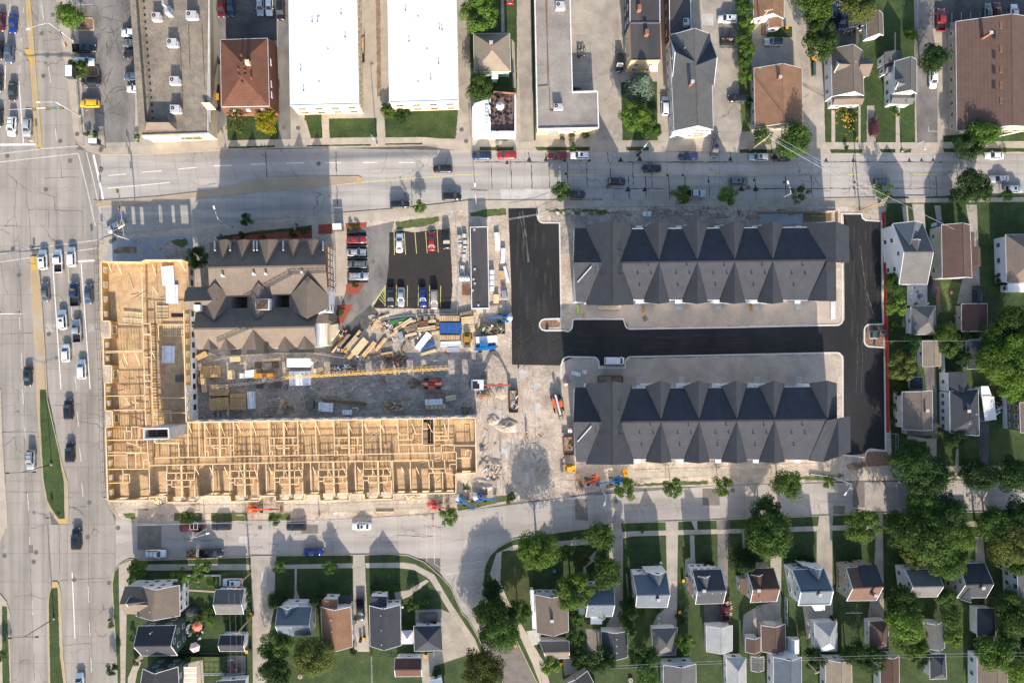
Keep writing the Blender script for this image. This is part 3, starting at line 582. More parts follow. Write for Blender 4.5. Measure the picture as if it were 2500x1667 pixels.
rc=random.Random(21);ck=[]
for i in range(34):
 x,y=rc.uniform(240,312),rc.uniform(10,300);a=rc.uniform(0,6.28);L_=[(x,y)]
 for j in range(rc.randint(3,6)):
  a+=rc.uniform(-.7,.7);x+=math.cos(a)*9;y+=math.sin(a)*9
  if not (232<x<318 and 5<y<335):break
  L_.append((x,y))
 if len(L_)>1:ck.append(L_)
lines('crack',ck,.7,'tar',3,z0=BZ,wob=.8)
ck=[[(18,425),(60,460),(78,470)],[(64,406),(66,500),(70,512),(100,512),(200,515)],[(110,435),(190,433)],[(148,400),(150,434)],[(40,440),(36,520),(45,580),(50,640)],[(70,512),(76,600),(82,700)],[(120,500),(118,560)],[(95,470),(132,480),(134,520)],[(0,560),(30,575)],[(160,520),(158,590)],[(200,515),(206,600)],[(10,1090),(36,1066),(40,1100)],[(5,1055),(58,1050)],[(105,1250),(112,1280),(75,1290)],[(146,1270),(145,1400)],[(118,1262),(120,1380),(124,1410)],[(213,960),(216,1150),(216,1400),(226,1660)],[(45,640),(56,800),(60,1100),(72,1340),(84,1660)],[(200,965),(256,966)],[(130,990),(200,986)],[(0,817),(82,812)],[(0,1055),(90,1054)],[(160,1240),(212,1236)],[(0,1201),(100,1200)],[(36,1456),(76,1452),(110,1462)],[(150,1416),(214,1412),(270,1410)],[(150,1575),(220,1570)],[(2,640),(10,700),(20,718)],[(95,20),(90,70)],[(104,100),(160,96)],[(118,213),(160,220)]]
lines('crack',ck,.8,'seam',3,wob=1.1)
ck=[[(rc.uniform(300,1100),rc.uniform(1280,1350))] for i in range(16)]
ck=[[p[0],(p[0][0]+rc.uniform(-30,30),p[0][1]+rc.uniform(-10,10)),(p[0][0]+rc.uniform(-50,50),p[0][1]+rc.uniform(-14,14))] for p in ck]
lines('crack',ck,.6,'seam',3,wob=1.2)
class Join:
 def __init__(s):s.d={}
 def get(s,m):return s.d.setdefault(m,MB())
J=Join();W_=Join()
def track(pts,w,m,lv):
 e=line(pts,w,m,lv,z0=BZ,wob=2);W_.get(m).add(e.v,e.f)
def blot(x,y,rx,ry,m,lv,z0=BZ,n=22,jj=None):
 q=[P(x+rx*math.cos(-6.283*i/n)*rc.uniform(.55,1.15),y+ry*math.sin(-6.283*i/n)*rc.uniform(.55,1.15),z0+.004*lv+rc.uniform(0,.003)) for i in range(n)]
 if sum(q[i-1].x*q[i].y-q[i].x*q[i-1].y for i in range(n))<0:q=q[::-1]
 (jj or J).get(m).poly(q)
for i in range(44):
 x=1225+rc.uniform(-60,75);y=rc.uniform(895,930);pts=[(x,y)];dx=rc.uniform(-5,5)
 for j in range(7):x+=dx+rc.uniform(-4,4);y+=40;pts.append((x,y))
 track(pts,rc.uniform(.7,2),rc.choice(('gravel','gravel','dirt','dirt_grey')),6.2+i*.08)
for i in range(20):
 x=rc.uniform(500,700);y=rc.uniform(945,1000);pts=[(x,y)]
 for j in range(6):x+=60;y+=rc.uniform(-8,8);pts.append((x,min(y,1005)))
 track(pts,rc.uniform(.6,1.6),rc.choice(('dirt','dirt_grey','gravel')),6.2+i*.08)
for i in range(110):blot(rc.uniform(495,1120),rc.uniform(895,1006),rc.uniform(3,17),rc.uniform(2,8),rc.choice(('mud','dirt','gravel','dirt_grey')),5)
for i in range(110):blot(rc.uniform(1160,1350),rc.uniform(900,1210),rc.uniform(4,16),rc.uniform(3,14),rc.choice(('gravel','dirt','dirt','gravel','pale_patch')),5)
for i in range(60):blot(rc.uniform(1380,2040),rc.uniform(1150,1180) if i%2 else rc.uniform(508,534),rc.uniform(6,26),rc.uniform(2,6),rc.choice(('mud','gravel','dirt_grey','dirt')),6)
for i in range(40):blot(rc.uniform(905,1130),rc.uniform(760,870),rc.uniform(4,16),rc.uniform(3,9),rc.choice(('gravel','dirt_grey','mud')),5)
for i in range(30):blot(rc.uniform(265,1100),rc.uniform(1228,1262),rc.uniform(4,18),rc.uniform(1,4),rc.choice(('mud','gravel','dirt_grey')),6)
OJ=Join()
for x,y,rx,ry in ((1108,320,8,16),(1090,283,16,6),(748,290,6,8),(1720,1340,8,14),(1668,1340,8,18),(2480,1100,14,22),(1940,1320,16,14),(2170,1330,8,14)):blot(x,y,rx,ry,'lawn_dry',5,jj=OJ)
for x,y in ((700,372),(560,374),(652,378),(780,372),(1028,404),(1500,378),(1490,475),(40,150),(100,690),(190,1230),(900,1300)):
 for j in range(5):blot(x+rc.uniform(-14,14),y+rc.uniform(-6,8),rc.uniform(.8,3),rc.uniform(.5,1.6),'patch',3,0.0,9,OJ)
for i in range(60):blot(rc.choice((rc.uniform(2070,2145),rc.uniform(1260,1350))),rc.uniform(560,880),rc.uniform(1,5),rc.uniform(8,45),'asphalt_dust',7)
for i in range(36):blot(rc.uniform(1400,2040),rc.uniform(812,855),rc.uniform(8,40),rc.uniform(.8,2.5),'asphalt_dust',7)
for m,k_ in J.d.items():obj('soil_patches',k_,M[m],kind='structure')
for m,k_ in W_.d.items():obj('wheel_tracks',k_,M[m],kind='structure')
for m,k_ in OJ.d.items():obj('bare_ground' if m=='lawn_dry' else 'oil_stains',k_,M[m],kind='structure')
# ------------------------------------------------------------ buildings
def lerp(a,b,t):return a+(b-a)*t
_win={}
def window_me(wd,ht,frame):
 key=(round(wd,1),round(ht,1),frame)
 if key not in _win:
  k=MB();t=.1
  for c,d in (((0,0,ht/2),(wd+2*t,.08,t)),((0,0,-ht/2),(wd+2*t,.08,t)),((wd/2+t/2,0,0),(t,.08,ht-t)),((-wd/2-t/2,0,0),(t,.08,ht-t)),((0,0,0),(.06,.05,ht-t))):
   k.box(c,d)
  a=k.mesh('window_frame');a.materials.append(M[frame])
  b=MB().box((0,0,0),(wd,.03,ht-.06)).mesh('pane');b.materials.append(M['glass'])
  _win[key]=(a,b)
 return _win[key]
def window(root,p,n,wd=.9,ht=1.3,frame='trim'):
 """a window on a wall: p world centre, n outward normal"""
 a,b=window_me(wd,ht,frame)
 rz=math.atan2(n.y,n.x)+math.pi/2
 loc=p+n*.05-ROOT[root.name]
 f=inst('window',a,root,loc,rz)
 inst('pane',b,f,(0,0,0),0)
def winrow(root,a,b,z,n,wd=.9,ht=1.3,frame='trim',m=.7):
 """n windows along wall foot a->b (2D, outward side on the right hand)"""
 a=Vector((a[0],a[1],0));b=Vector((b[0],b[1],0));d=b-a;L=d.length
 if L<1.6 or n<1:return
 nn=Vector((d.y,-d.x,0)).normalized()
 for i in range(n):
  t=(i+.5)/n
  window(root,a+d*t+Vector((0,0,z)),nn,wd,ht,frame)
def ccw(pts):
 a=sum(pts[i][0]*pts[(i+1)%len(pts)][1]-pts[(i+1)%len(pts)][0]*pts[i][1] for i in range(len(pts)))
 return a>0
def facet(mb,pts,th=.18):
 """roof slab: polygon with thickness downwards"""
 n=len(pts);pts=[Vector(p) for p in pts]
 nz=(pts[1]-pts[0]).cross(pts[2]-pts[0])
 if nz.z<0:pts=pts[::-1]
 lo=[p-Vector((0,0,th)) for p in pts]
 mb.add(pts+lo,[tuple(range(n)),tuple(range(n,2*n))[::-1]]+[(i,i+n,(i+1)%n+n,(i+1)%n) for i in range(n)])
def inset(pts,d):
 c=sum(pts,Vector())/len(pts)
 out=[]
 n=len(pts)
 for i in range(n):
  a=pts[i-1];b=pts[i];e=pts[(i+1)%n]
  u=(a-b).normalized();v=(e-b).normalized()
  out.append(b+(u+v)*d)
 return out
def house(name,label,cat,c,eave,rise,roof,wall,typ='gable',hip=1.0,rows=None,over=.35,chim=None,vents=(),group=None,fascia='trim',nw=None,door=None,z0=BZ,frame='trim',trimw=.1):
 """c: four pixel corners of the roof outline at eave height; edges 0-1 and 2-3 are the gable (or hip) ends"""
 q=[P(x,y,eave) for x,y in c]
 base=sum(q,Vector())/4;base.z=z0
 r=thing(name,label,cat,base,0,group)
 A,B,C,D=q
 e1,e2=(A+B)/2,(C+D)/2;up=Vector((0,0,rise))
 ax=(e2-e1);hw=(B-A).length/2
 R1,R2=e1+up,e2+up
 mb=MB()
 if typ=='hip' or typ=='halfhip':
  k=min(hw*hip,ax.length*.49);s=ax.normalized()*k
  R1,R2=R1+s,R2-s
 if typ=='flat':
  mb.prism([Vector(p) for p in q],eave-.25,eave)
 else:
  facet(mb,[B,C,R2,R1]);facet(mb,[D,A,R1,R2])
  if typ in ('hip',):facet(mb,[A,B,R1]);facet(mb,[C,D,R2])
 o=obj('roof',mb,M[roof],r)
 if typ !='flat':
  rc=MB().bar(R1+Vector((0,0,.02)),R2+Vector((0,0,.02)),.28,.05)
  obj('ridge_cap',rc,M[roof],o)
 fb=MB();w=trimw
 edges=[(B,C),(D,A)]+([(A,B),(C,D)] if typ in ('hip','flat') else [])
 for a,b in edges:fb.bar(a+Vector((0,0,-.09 if typ !='flat' else .03)),b+Vector((0,0,-.09 if typ !='flat' else .03)),w+.05,.17)
 if typ=='gable':
  for a,t,b in ((A,R1,B),(C,R2,D)):
   fb.bar(a+Vector((0,0,-.1)),t+Vector((0,0,-.1)),w,.2);fb.bar(t+Vector((0,0,-.1)),b+Vector((0,0,-.1)),w,.2)
 obj('fascia',fb,M[fascia],r)
 wq=inset(q,over) if over else q
 wb=MB();wb.prism([Vector((p.x,p.y,0)) for p in wq],z0,eave-.16)
 if typ=='gable':
  s=ax.normalized()*over
  hgt=rise*(1-over/max(hw,.1))-.2
  for (a,b,m0) in ((wq[0],wq[1],1),(wq[2],wq[3],-1)):
   m=(a+b)/2;top=Vector((m.x,m.y,eave-.16+hgt));i=ax.normalized()*m0*.15
   a_=Vector((a.x,a.y,eave-.16));b_=Vector((b.x,b.y,eave-.16))
   wb.add([a_,b_,top,a_+i,b_+i,top+i],[(0,1,2),(5,4,3),(0,3,4,1),(1,4,5,2),(2,5,3,0)])
 obj('wall',wb,M[wall],r)
 st=1 if eave<4 else 2
 W=wq if ccw(wq) else wq[::-1]
 if rows is None:rows=st
 for i in range(4):
  a,b=W[i],W[(i+1)%4];L=(b-a).length
  for s in range(rows):
   z=(1.6 if rows==1 else 1.5+s*2.7)+z0
   if z+.7<eave-.2:winrow(r,a,b,z,nw if nw else max(1,int(L/3.2)),frame=frame,wd=.9 if cat !='garage' else .7,ht=1.2 if cat !='garage' else .7)
 if typ=='gable' and eave>4 and rise>1.6:
  for a,b,sgn in ((wq[0],wq[1],-1),(wq[2],wq[3],1)):
   m=(a+b)/2;window(r,Vector((m.x,m.y,eave+.45)),ax.normalized()*sgn,.9,1.0,frame)
 if door is not None:
  a,b=wq[door%4],wq[(door+1)%4];m=(a+b)/2;d=(b-a).normalized();n=Vector((d.y,-d.x,0))
  if (m-base).dot(n)<0:n=-n
  gd=cat=='garage'
  k=MB().box((m.x+n.x*.03,m.y+n.y*.03,z0+(1.1 if gd else 1.05)),(2.6 if gd else 1,.1,2.2 if gd else 2.1),math.atan2(d.y,d.x))
  dd=obj('garage_door' if gd else 'door',k,M['trim' if gd else 'w_dkgreen'],r)
  obj('handle',MB().box((m.x+n.x*.11+d.x*.35,m.y+n.y*.11+d.y*.35,z0+1),(.12,.08,.05),math.atan2(d.y,d.x)),M['steel'],dd)
 for x,y,hh in (chim or ()):
  p=P(x,y,eave+rise);k=MB().box((p.x,p.y,eave+rise*.5+hh/2-.2),(.7,.55,rise+hh));cc=obj('chimney',k,M['w_brick' if roof !='sh_redbrown' else 'w_cream'],r)
  obj('chimney_cap',MB().box((p.x,p.y,eave+rise+hh-.17),(.85,.7,.1)),M['concrete_block'],cc)
 for x,y in vents:
  p=P(x,y,eave+rise*.7);vent(r,p.x,p.y,eave+rise*.45,eave+rise*.7+.35)
 r['_roofz']=0;del r['_roofz']
 return r
_vent={}
def vent(root,x,y,z0,z1,m='galv',rr=.09):
 key=(m,rr)
 if key not in _vent:
  k=MB().tube((0,0,0),(0,0,1),1,n=7);a=k.mesh('vent_pipe');a.materials.append(M[m])
  k=MB().tube((0,0,0),(0,0,1),1,n=7);b=k.mesh('vent_cap');b.materials.append(M[m]);_vent[key]=(a,b)
 a,b=_vent[key];o=ROOT[root.name]
 v=inst('vent_pipe',a,root,(x-o.x,y-o.y,z0-o.z),0,(rr,rr,z1-z0))
 inst('vent_cap',b,v,(0,0,.92),0,(1.6,1.6,.1))
def gtri(r,L,R,B,ze,zr,roof,wall='w_white',face=True,win=True,name='cross_gable',over=.0):
 """a cross gable: eave corners L, R (px at ze), its ridge runs from above their middle back to B (px at zr)"""
 l,q,b=P(*L,ze),P(*R,ze),P(*B,zr)
 m=(l+q)/2;f=Vector((m.x,m.y,zr));mb=MB()
 facet(mb,[l,f,b],.14);facet(mb,[f,q,b],.14)
 o=obj(name,mb,M[roof],r)
 fb=MB();fb.bar(l-Vector((0,0,.06)),f-Vector((0,0,.06)),.1,.2);fb.bar(f-Vector((0,0,.06)),q-Vector((0,0,.06)),.1,.2)
 obj('fascia',fb,M['trim' if wall !='sh' else roof],o)
 if face:
  d=(f-b);d.z=0;d.normalize();i=-d*.2
  wz=max(ze-5,BZ) if face=='full' else ze-.5
  l2,q2,f2=l+i,q+i,f+i-Vector((0,0,.2));lo=Vector((l2.x,l2.y,wz));ro=Vector((q2.x,q2.y,wz))
  k=i*.8
  wb=MB();wb.add([lo,ro,q2,f2,l2,lo+k,ro+k,q2+k,f2+k,l2+k],[(0,1,2,3,4),(9,8,7,6,5),(0,5,6,1),(1,6,7,2),(4,9,5,0)])
  obj('gable_wall',wb,M[wall],r)
  if win:
   window(r,Vector((m.x,m.y,ze+(zr-ze)*.3))+i,d,.8,.9)
 return o
def roofset(r,faces,m,name='roof',th=.18,parent=None):
 mb=MB()
 for f in faces:facet(mb,[P(x,y,z) for x,y,z in f],th)
 return obj(name,mb,M[m],parent or r)
def annex(r,pts,z,wall,roof,rise=.5,to=None,th=.15,base=BZ,over=.25):
 q=[P(x,y,z) for x,y in pts]
 wq=inset(q,over)
 obj('annex_wall',MB().prism([Vector((p.x,p.y,0)) for p in wq],base,z-.2),M[wall],r)
 if rise:
  c=sum(q,Vector())/len(q);c.z+=rise;mb=MB()
  e1,e2=(q[0]+q[1])/2,(q[2]+q[3])/2;e1.z+=rise;e2.z+=rise
  facet(mb,[q[1],q[2],e2,e1]);facet(mb,[q[3],q[0],e1,e2])
  for a,b,t in ((q[0],q[1],e1),(q[2],q[3],e2)):
   mb.add([a-Vector((0,0,.1)),b-Vector((0,0,.1)),t-Vector((0,0,.1))],[(0,1,2)])
  obj('annex_roof',mb,M[roof],r)
 else:
  obj('annex_roof',MB().prism([Vector((p.x,p.y,0)) for p in q],z-.2,z),M[roof],r)
 if len(wq)==4:
  W=wq if ccw(wq) else wq[::-1]
  for i in range(4):winrow(r,W[i],W[(i+1)%4],1.5+BZ,max(1,int((W[(i+1)%4]-W[i]).length/3)),.8,1.1) if z>2.6 else None
def hvac(label,x,y,z,sx,sy,h=1.3,rz=0.0,group='rooftop air conditioning units'):
 p=P(x,y,z);t=thing('rooftop_unit',label,'air conditioner',p,rz,group)
 obj('casing',MB().box((0,0,h/2+.1),(sx,sy,h)),M['hvac'],t,True)
 obj('base_rail',MB().box((0,0,.05),(sx*.9,sy+.3,.1)),M['steel_dark'],t,True)
 f=obj('fan_guard',MB().tube((-sx*.22,sy*.1,h+.1),(-sx*.22,sy*.1,h+.16),.42,n=14),M['black'],t,True)
 obj('fan_hub',MB().tube((-sx*.22,sy*.1,h+.16),(-sx*.22,sy*.1,h+.19),.14),M['hvac'],f,True)
 obj('side_duct',MB().box((sx*.55,-sy*.1,h*.4+.1),(sx*.2,sy*.6,h*.7)),M['hvac'],t,True)
 for i in (-1,1):obj('panel',MB().box((sx*.25,i*(sy/2+.01),h*.5+.1),(sx*.42,.04,h*.8)),M['galv'],t,True)
 return t

r=house('shop_building','long one storey shop with speckled tan gravel roof and braced parapet along its left','building',[(320,-60),(510,-60),(508,324),(346,331)],5.6,0,'gravel_roof','w_cream','flat',over=.05,rows=0)
pa=[P(*q,5.6) for q in ((320,-60),(333,-60),(361,300),(346,332))]
k=MB().prism([Vector(p) for p in pa],5.55,6.9);obj('parapet_screen',k,M['gravel_roof'],r)
for i in range(20):
 t=(i+.5)/20;x=335+26*t;y=-40+335*t
 obj('parapet_brace',MB().bar(P(x,y,6.7),P(x+13,y+3,5.6),.08),M['steel_dark'],r)
 p=P(x+13,y+3,5.6);inst('brace_foot',cube(M['black']),r,(p.x-ROOT[r.name].x,p.y-ROOT[r.name].y,5.66-BZ),0,(.4,.4,.12))
roofset(r,[[(353,318,5.7),(431,318,5.7),(412,299,8.0),(358,299,8.0)],[(431,318,5.7),(431,300,5.7),(409,280,7.6),(412,299,8.0)]],'sh_taupe','mansard_roof')
obj('coping',MB().bar(P(511,-60,5.75),P(513,298,5.75),.3,.25).bar(P(346,331,5.7),P(512,326,5.7),.3,.3),M['trim_tan'],r)
obj('canopy',MB().prism([Vector(v) for v in (P(346,333,4.6),P(442,332,4.6),P(442,339,4.6),P(352,339,4.6))],4.3,4.6),M['w_white'],r)
roofset(r,[[(491,251,6.5),(512,251,6.5),(527,268,5.8),(506,268,5.8)]],'w_cream','stair_cover')
for x,y in ((458,20),(493,60),(440,110)):obj('roof_pipe',MB().bar(P(x,y,5.75),P(x+6,y+150,5.75),.1),M['rust'],r)
a_=P(386,342,0);b_=P(500,341,0)
winrow(r,(a_.x,a_.y-.3),(b_.x,b_.y-.3),2.2,6,2,1.6,'trim_tan')
for i,(x,y,s) in enumerate(((387,47,1.9),(472,43,2.4),(425,110,2.2),(431,202,2.1),(433,271,2.1))):
 hvac(['white rooftop unit furthest left on the gravel shop roof','wide white rooftop unit at the top right of the gravel shop roof','lilac grey rooftop unit third from the top on the gravel shop roof','lilac grey rooftop unit beside the brown roof pipe','lowest rooftop unit next to the brown mansard corner'][i],x,y,5.6,s,1.8)
t=thing('exhaust_fan','tall silver kitchen exhaust duct between two white rooftop units','exhaust fan',P(419,35,5.6))
obj('duct',MB().box((0,0,1.1),(1.2,1.6,2.2)),M['galv'],t,True);obj('hood',MB().tube((.4,-.8,2.2),(.4,-.8,2.8),.45,.3),M['galv'],t,True);obj('riser',MB().box((-.4,1,1.8),(.5,.9,3.4)),M['galv'],t,True)
c=[(538,98),(653,94),(657,259),(541,261)]
r=house('brick_building','square two storey building with red brown hip roof and three skylights on its right slope','building',[(538,98),(653,94),(657,259),(541,261)],6.4,2.2,'sh_redbrown','w_brick','hip',over=.05,rows=0,hip=1.15)
roofset(r,[[(653,94,6.4),(657,259,6.4),(676,275,3.2),(670,101,3.2)],[(541,261,6.4),(657,259,6.4),(676,275,3.2),(547,279,3.2)]],'sh_redbrown','mansard_slope')
obj('lower_wall',MB().prism([Vector((v.x,v.y,0)) for v in (P(545,105,3),P(668,104,3),P(673,272,3),(P(549,275,3)))],BZ,3.1),M['w_brick'],r)
for x,y in ((660,152),(661,205),(662,231)):
 obj('skylight',MB().prism([P(x-2,y-9,5.2),P(x+2,y-7,5.2),P(x+3,y+9,5.2),P(x,y+9,5.2)],4.9,5.45),M['w_white'],r)
for x in (569,605,641):
 obj('skylight',MB().prism([P(x-6,264,5.2),P(x+4,264,5.2),P(x+7,271,5.2),P(x-3,271,5.2)],4.6,5.3),M['w_white'],r)
obj('chimney',MB().box(tuple(P(605,154,8.6)),(.9,.9,1.4)),M['w_cream'],r)
for x,y in ((598,163),(599,175),(599,186),(585,187),(592,205),(583,172),(613,191),(590,137)):q=P(x,y,8.2);vent(r,q.x,q.y,7.6,8.6,'rust',.2)
for nm,cc,lab,bw in (('apartment_block',[(704,-90),(870,-90),(876,255),(709,259)],'left of the two long white roofed apartment blocks, beside the red hip roof',(740,877,276)),('apartment_block',[(945,-90),(1112,-90),(1119,246),(951,251)],'right of the two long white roofed apartment blocks, above the wide lawn',(952,1119,268))):
 r=house(nm,lab,'apartment building',cc,6.6,0,'white_roof','w_cream','flat',over=.1,rows=0,group='white roofed apartment blocks')
 q=inset([P(x,y,6.6) for x,y in cc],.1);W=q if ccw(q) else q[::-1]
 for i in range(4):
  a,b=W[i],W[(i+1)%4];L=(b-a).length
  for z in (1.2,3.9):winrow(r,a,b,z+.3,4 if L<20 else 11,1.6,.9,'trim_tan')
 x0,x1=cc[3][0],cc[2][0]
 for i in range(9):
  y=-60+i*36;obj('membrane_seam',MB().bar(P(x0+2,y,6.605),P(x1-4,y-1,6.605),.12,.03),M['pale_sheet'],r)
 for i,y in enumerate((40,120,200)):q_=P((x0+x1)/2+(8 if i%2 else-14),y,6.62);obj('roof_drain',MB().tube(q_-Vector((0,0,.05)),q_+Vector((0,0,.04)),.3,n=10),M['galv'],r)
 rr=random.Random(x0)
 for i in range(13):
  p=P(rr.uniform(x0+25,x1-25),rr.uniform(20,225),6.6);big=i%2;vent(r,p.x,p.y,6.5,7.25 if big else 6.9,'steel_dark' if big else 'galv',.13 if big else .06)
t=thing('basement_stair','sunken stair with timber rail beside the left white roofed block','stairs',P(884,120,BZ))
obj('side_wall',MB().box((-.6,0,.3),(.15,7,.7)).box((.6,0,.3),(.15,7,.7)).box((0,-3.5,.3),(1.2,.15,.7)),M['wood_dark'],t,True)
for i in range(9):obj('step',MB().box((0,2.6-i*.35,.3-i*.03),(1,.3,.08)),M['lumber'],t,True)
obj('opening',MB().box((0,-2.2,.02),(1,2.2,.04)),M['black'],t,True)
r=house('house','small green walled house with tan hip roof between two leafy trees','house',[(1156,83),(1244,82),(1247,175),(1158,175)],4.4,2.5,'sh_tan','w_green','hip',hip=.93,chim=[(1199,107,1.0)],door=2)
annex(r,[(1200,178),(1216,178),(1216,193),(1200,193)],3.0,'w_white','w_white',0)
r=thing('roof_terrace_building','white flat roofed building with brown roof deck full of tables','building',P(1207,285,BZ))
cf=[P(x,y,3.6) for x,y in ((1153,262),(1160,252),(1198,240),(1198,326),(1256,326),(1256,232),(1260,232),(1260,333),(1154,333))]
obj('roof',MB().prism([Vector(v) for v in cf],3.3,3.6),M['white_roof'],r)
obj('roof_deck',MB().prism([P(1198,232,3.3),P(1256,232,3.3),P(1256,322,3.3),P(1198,322,3.3)],3.1,3.3),M['deck_brown'],r)
obj('wall',MB().prism([P(1155,250,3.3),P(1259,230,3.3),P(1259,331,3.3),P(1155,331,3.3)],BZ,3.1),M['w_white'],r)
obj('parapet',MB().bar(P(1198,322,3.8),P(1256,322,3.8),.2,.6).bar(P(1257,232,3.8),P(1257,322,3.8),.2,.6),M['w_white'],r)
obj('fence_panel',MB().bar(P(1205,226,3.6),P(1262,230,3.6),.12,1.4),M['sh_rust'],r)
obj('planting_strip',MB().prism([P(1210,333,.3),P(1239,333,.3),P(1239,343,.3),P(1210,343,.3)],BZ,.45),M['weeds'],r)
def tset(lab,x,y,z,top='black',group='tables on the roof deck'):
 p=P(x,y,z);t=thing('cafe_table',lab,'table',p,0,group)
 obj('tabletop',MB().tube((0,0,.7),(0,0,.75),.45,n=10),M[top],t,True);obj('pedestal',MB().tube((0,0,0),(0,0,.7),.06),M['black'],t,True)
 for a in (.4,2.5,4.4):
  c=thing('cafe_chair','black chair drawn up to a table on the brown roof deck','chair',p+Vector((.85*math.cos(a),.85*math.sin(a),0)),a,'black chairs on the roof deck')
  obj('seat',MB().box((0,0,.45),(.45,.45,.06)),M['black'],c,True);obj('backrest',MB().box((.22,0,.7),(.05,.45,.45)),M['black'],c,True)
  for u,v in ((-.18,-.18),(.18,-.18),(.18,.18),(-.18,.18)):obj('leg',MB().box((u,v,.21),(.04,.04,.42)),M['black'],c,True)
for x,y,l in ((1240,252,'black table on the deck nearest its top right corner'),(1240,281,'black table at the middle of the deck right side'),(1222,281,'black table left of the middle table on the deck'),(1244,309,'black table nearest the deck bottom right corner'),(1203,262,'black table at the deck left edge below the leafy tree'),(1203,290,'black table at the lower left edge of the deck'),(1217,240,'dark table at the top of the deck'),(1217,314,'dark round table at the bottom edge of the deck')):tset(l,x,y,3.3)
for x,y in ((1188,263),(1188,272),(1188,281),(1188,290),(1188,298),(1188,306)):
 t=thing('beer_bench','white folding bench lying in a row on the white roof left of the deck','bench',P(x,y,3.6),0,'white benches on the white roof')
 obj('seat',MB().box((0,0,.35),(.8,.4,.05)),M['porta'],t,True);obj('leg',MB().box((-.3,0,.17),(.05,.35,.34)),M['steel'],t,True);obj('leg',MB().box((.3,0,.17),(.05,.35,.34)),M['steel'],t,True)
def parasol(lab,x,y,z,rr,cols,h=2.3,n=8):
 t=thing('parasol',lab,'parasol',P(x,y,z+h)-Vector((0,0,h)),.3)
 obj('pole',MB().tube((0,0,0),(0,0,h),.03),M['steel'],t,True)
 for i in range(n):
  a=2*math.pi*i/n;b=2*math.pi*(i+1)/n
  m=(a+b)/2
  k=MB().add([(0,0,h+.35),(rr*math.cos(a),rr*math.sin(a),h-.15),(rr*.86*math.cos(m),rr*.86*math.sin(m),h-.1),(rr*math.cos(b),rr*math.sin(b),h-.15)],[(0,1,2),(0,2,3)])
  obj('canopy_panel',k,M[cols[i%len(cols)]],t,True)
parasol('white and pink parasol open on the brown roof deck',1221,259,3.3,1.1,['fabric_white','fabric_white'])
r=thing('flat_roof_building','L shaped one storey building with pale gravel roof and white parapet coping','building',P(1360,200,BZ))
gg=[(1304,-90),(1389,-90),(1397,226),(1458,224),(1461,313),(1312,316)]
q=[P(x,y,4.6) for x,y in gg]
obj('roof',MB().prism([Vector(v) for v in q],4.3,4.6),M['gravel_roof2'],r);obj('wall',MB().prism([Vector(v) for v in inset(q,.05)],BZ,4.3),M['w_yellowbrick'],r)
for i in range(6):
 a,b=q[i],q[(i+1)%6];obj('coping',MB().bar(a+Vector((0,0,.15)),b+Vector((0,0,.15)),.28,.35),M['trim'],r)
obj('roof_pipe',MB().bar(P(1330,-60,4.75),P(1343,270,4.75),.12).bar(P(1343,270,4.75),P(1352,272,4.75),.12),M['rust'],r);obj('roof_pipe',MB().bar(P(1335,-60,4.75),P(1337,210,4.75),.1).bar(P(1337,210,4.75),P(1312,212,4.75),.1),M['rust'],r)
obj('entrance_canopy',MB().prism([P(1340,318,3.2),P(1363,317,3.2),P(1363,330,3.2),P(1340,331,3.2)],3,3.2),M['galv'],r)
obj('sign_panel',MB().bar(P(1367,322,4),P(1393,322,4),.2,.6),M['w_white'],r)
a_=P(1372,329,0);b_=P(1458,325,0);winrow(r,(a_.x,a_.y),(b_.x,b_.y),1.9,4,1.6,1.1)
hvac('rooftop unit with two round fans at the top of the L shaped gravel roof',1366,20,4.6,2.0,1.8);hvac('rooftop unit in the middle of the lower L shaped gravel roof',1361,265,4.6,2.0,1.3)
r=house('corner_shop','dark flat roofed two storey building with pale brick front and a red roof edge','building',[(1538,58),(1611,58),(1613,146),(1541,147)],7.2,0,'black_roof','w_yellowbrick','flat',over=.02,rows=2,fascia='w_brick',chim=None)
r2=house('rear_wing','dark flat roofed rear wing of the pale brick corner shop with a brick chimney','building',[(1538,-80),(1610,-80),(1611,56),(1538,56)],7.0,0,'black_roof','trim_dark','flat',over=.02,rows=2)
for rr_,x,y in ((r,1578,82),(r2,1560,22)):obj('chimney',MB().box(tuple(P(x,y,7.7)),(.9,1.2,1.8)),M['w_brick'],rr_)
obj('awning',MB().prism([P(1584,160,3.4),P(1606,160,3.4),P(1606,175,3.4),P(1584,175,3.4)],3.3,3.4),M['w_white'],r)
for i,y in enumerate((-40,10,60,92,120)):p=P(1528,y,2);inst('ladder_rail',cube(M['galv']),r if y>57 else r2,(p.x-ROOT[(r if y>57 else r2).name].x,p.y-ROOT[(r if y>57 else r2).name].y,2),0,(.5,1.6,.1))
r=house('store_annex','narrow black flat roofed store behind the long grey gabled house','building',[(1633,-80),(1684,-80),(1687,77),(1635,84)],5,0,'black_roof','w_brick','flat',over=.02,rows=1)
hvac('grey rooftop unit on the narrow black roof',1673,58,5,1.3,1.6,1.0)
r=house('tavern','long grey gabled building with white gable front and steep side gables on the main street','building',[(1635,87),(1735,84),(1741,317),(1646,320)],5.8,3.4,'sh_grey','w_white',chim=[(1687,205,1.6)],vents=[(1703,205),(1700,237),(1671,119)],door=2,nw=7)
gtri(r,(1636,96),(1642,188),(1696,151),5.9,9.25,'sh_char','w_white');gtri(r,(1743,210),(1736,100),(1696,162),5.9,9.25,'sh_char','w_white')  # side gables painted darker than the main roof for their shaded north slopes
obj('gutter_line',MB().bar(P(1702,200,9.3),P(1704,305,9.3),.12),M['rust'],r)
obj('sign_board',MB().bar(P(1692,333,3.2),P(1718,331,3.2),.2,.9),M['yellow_bin'],r)
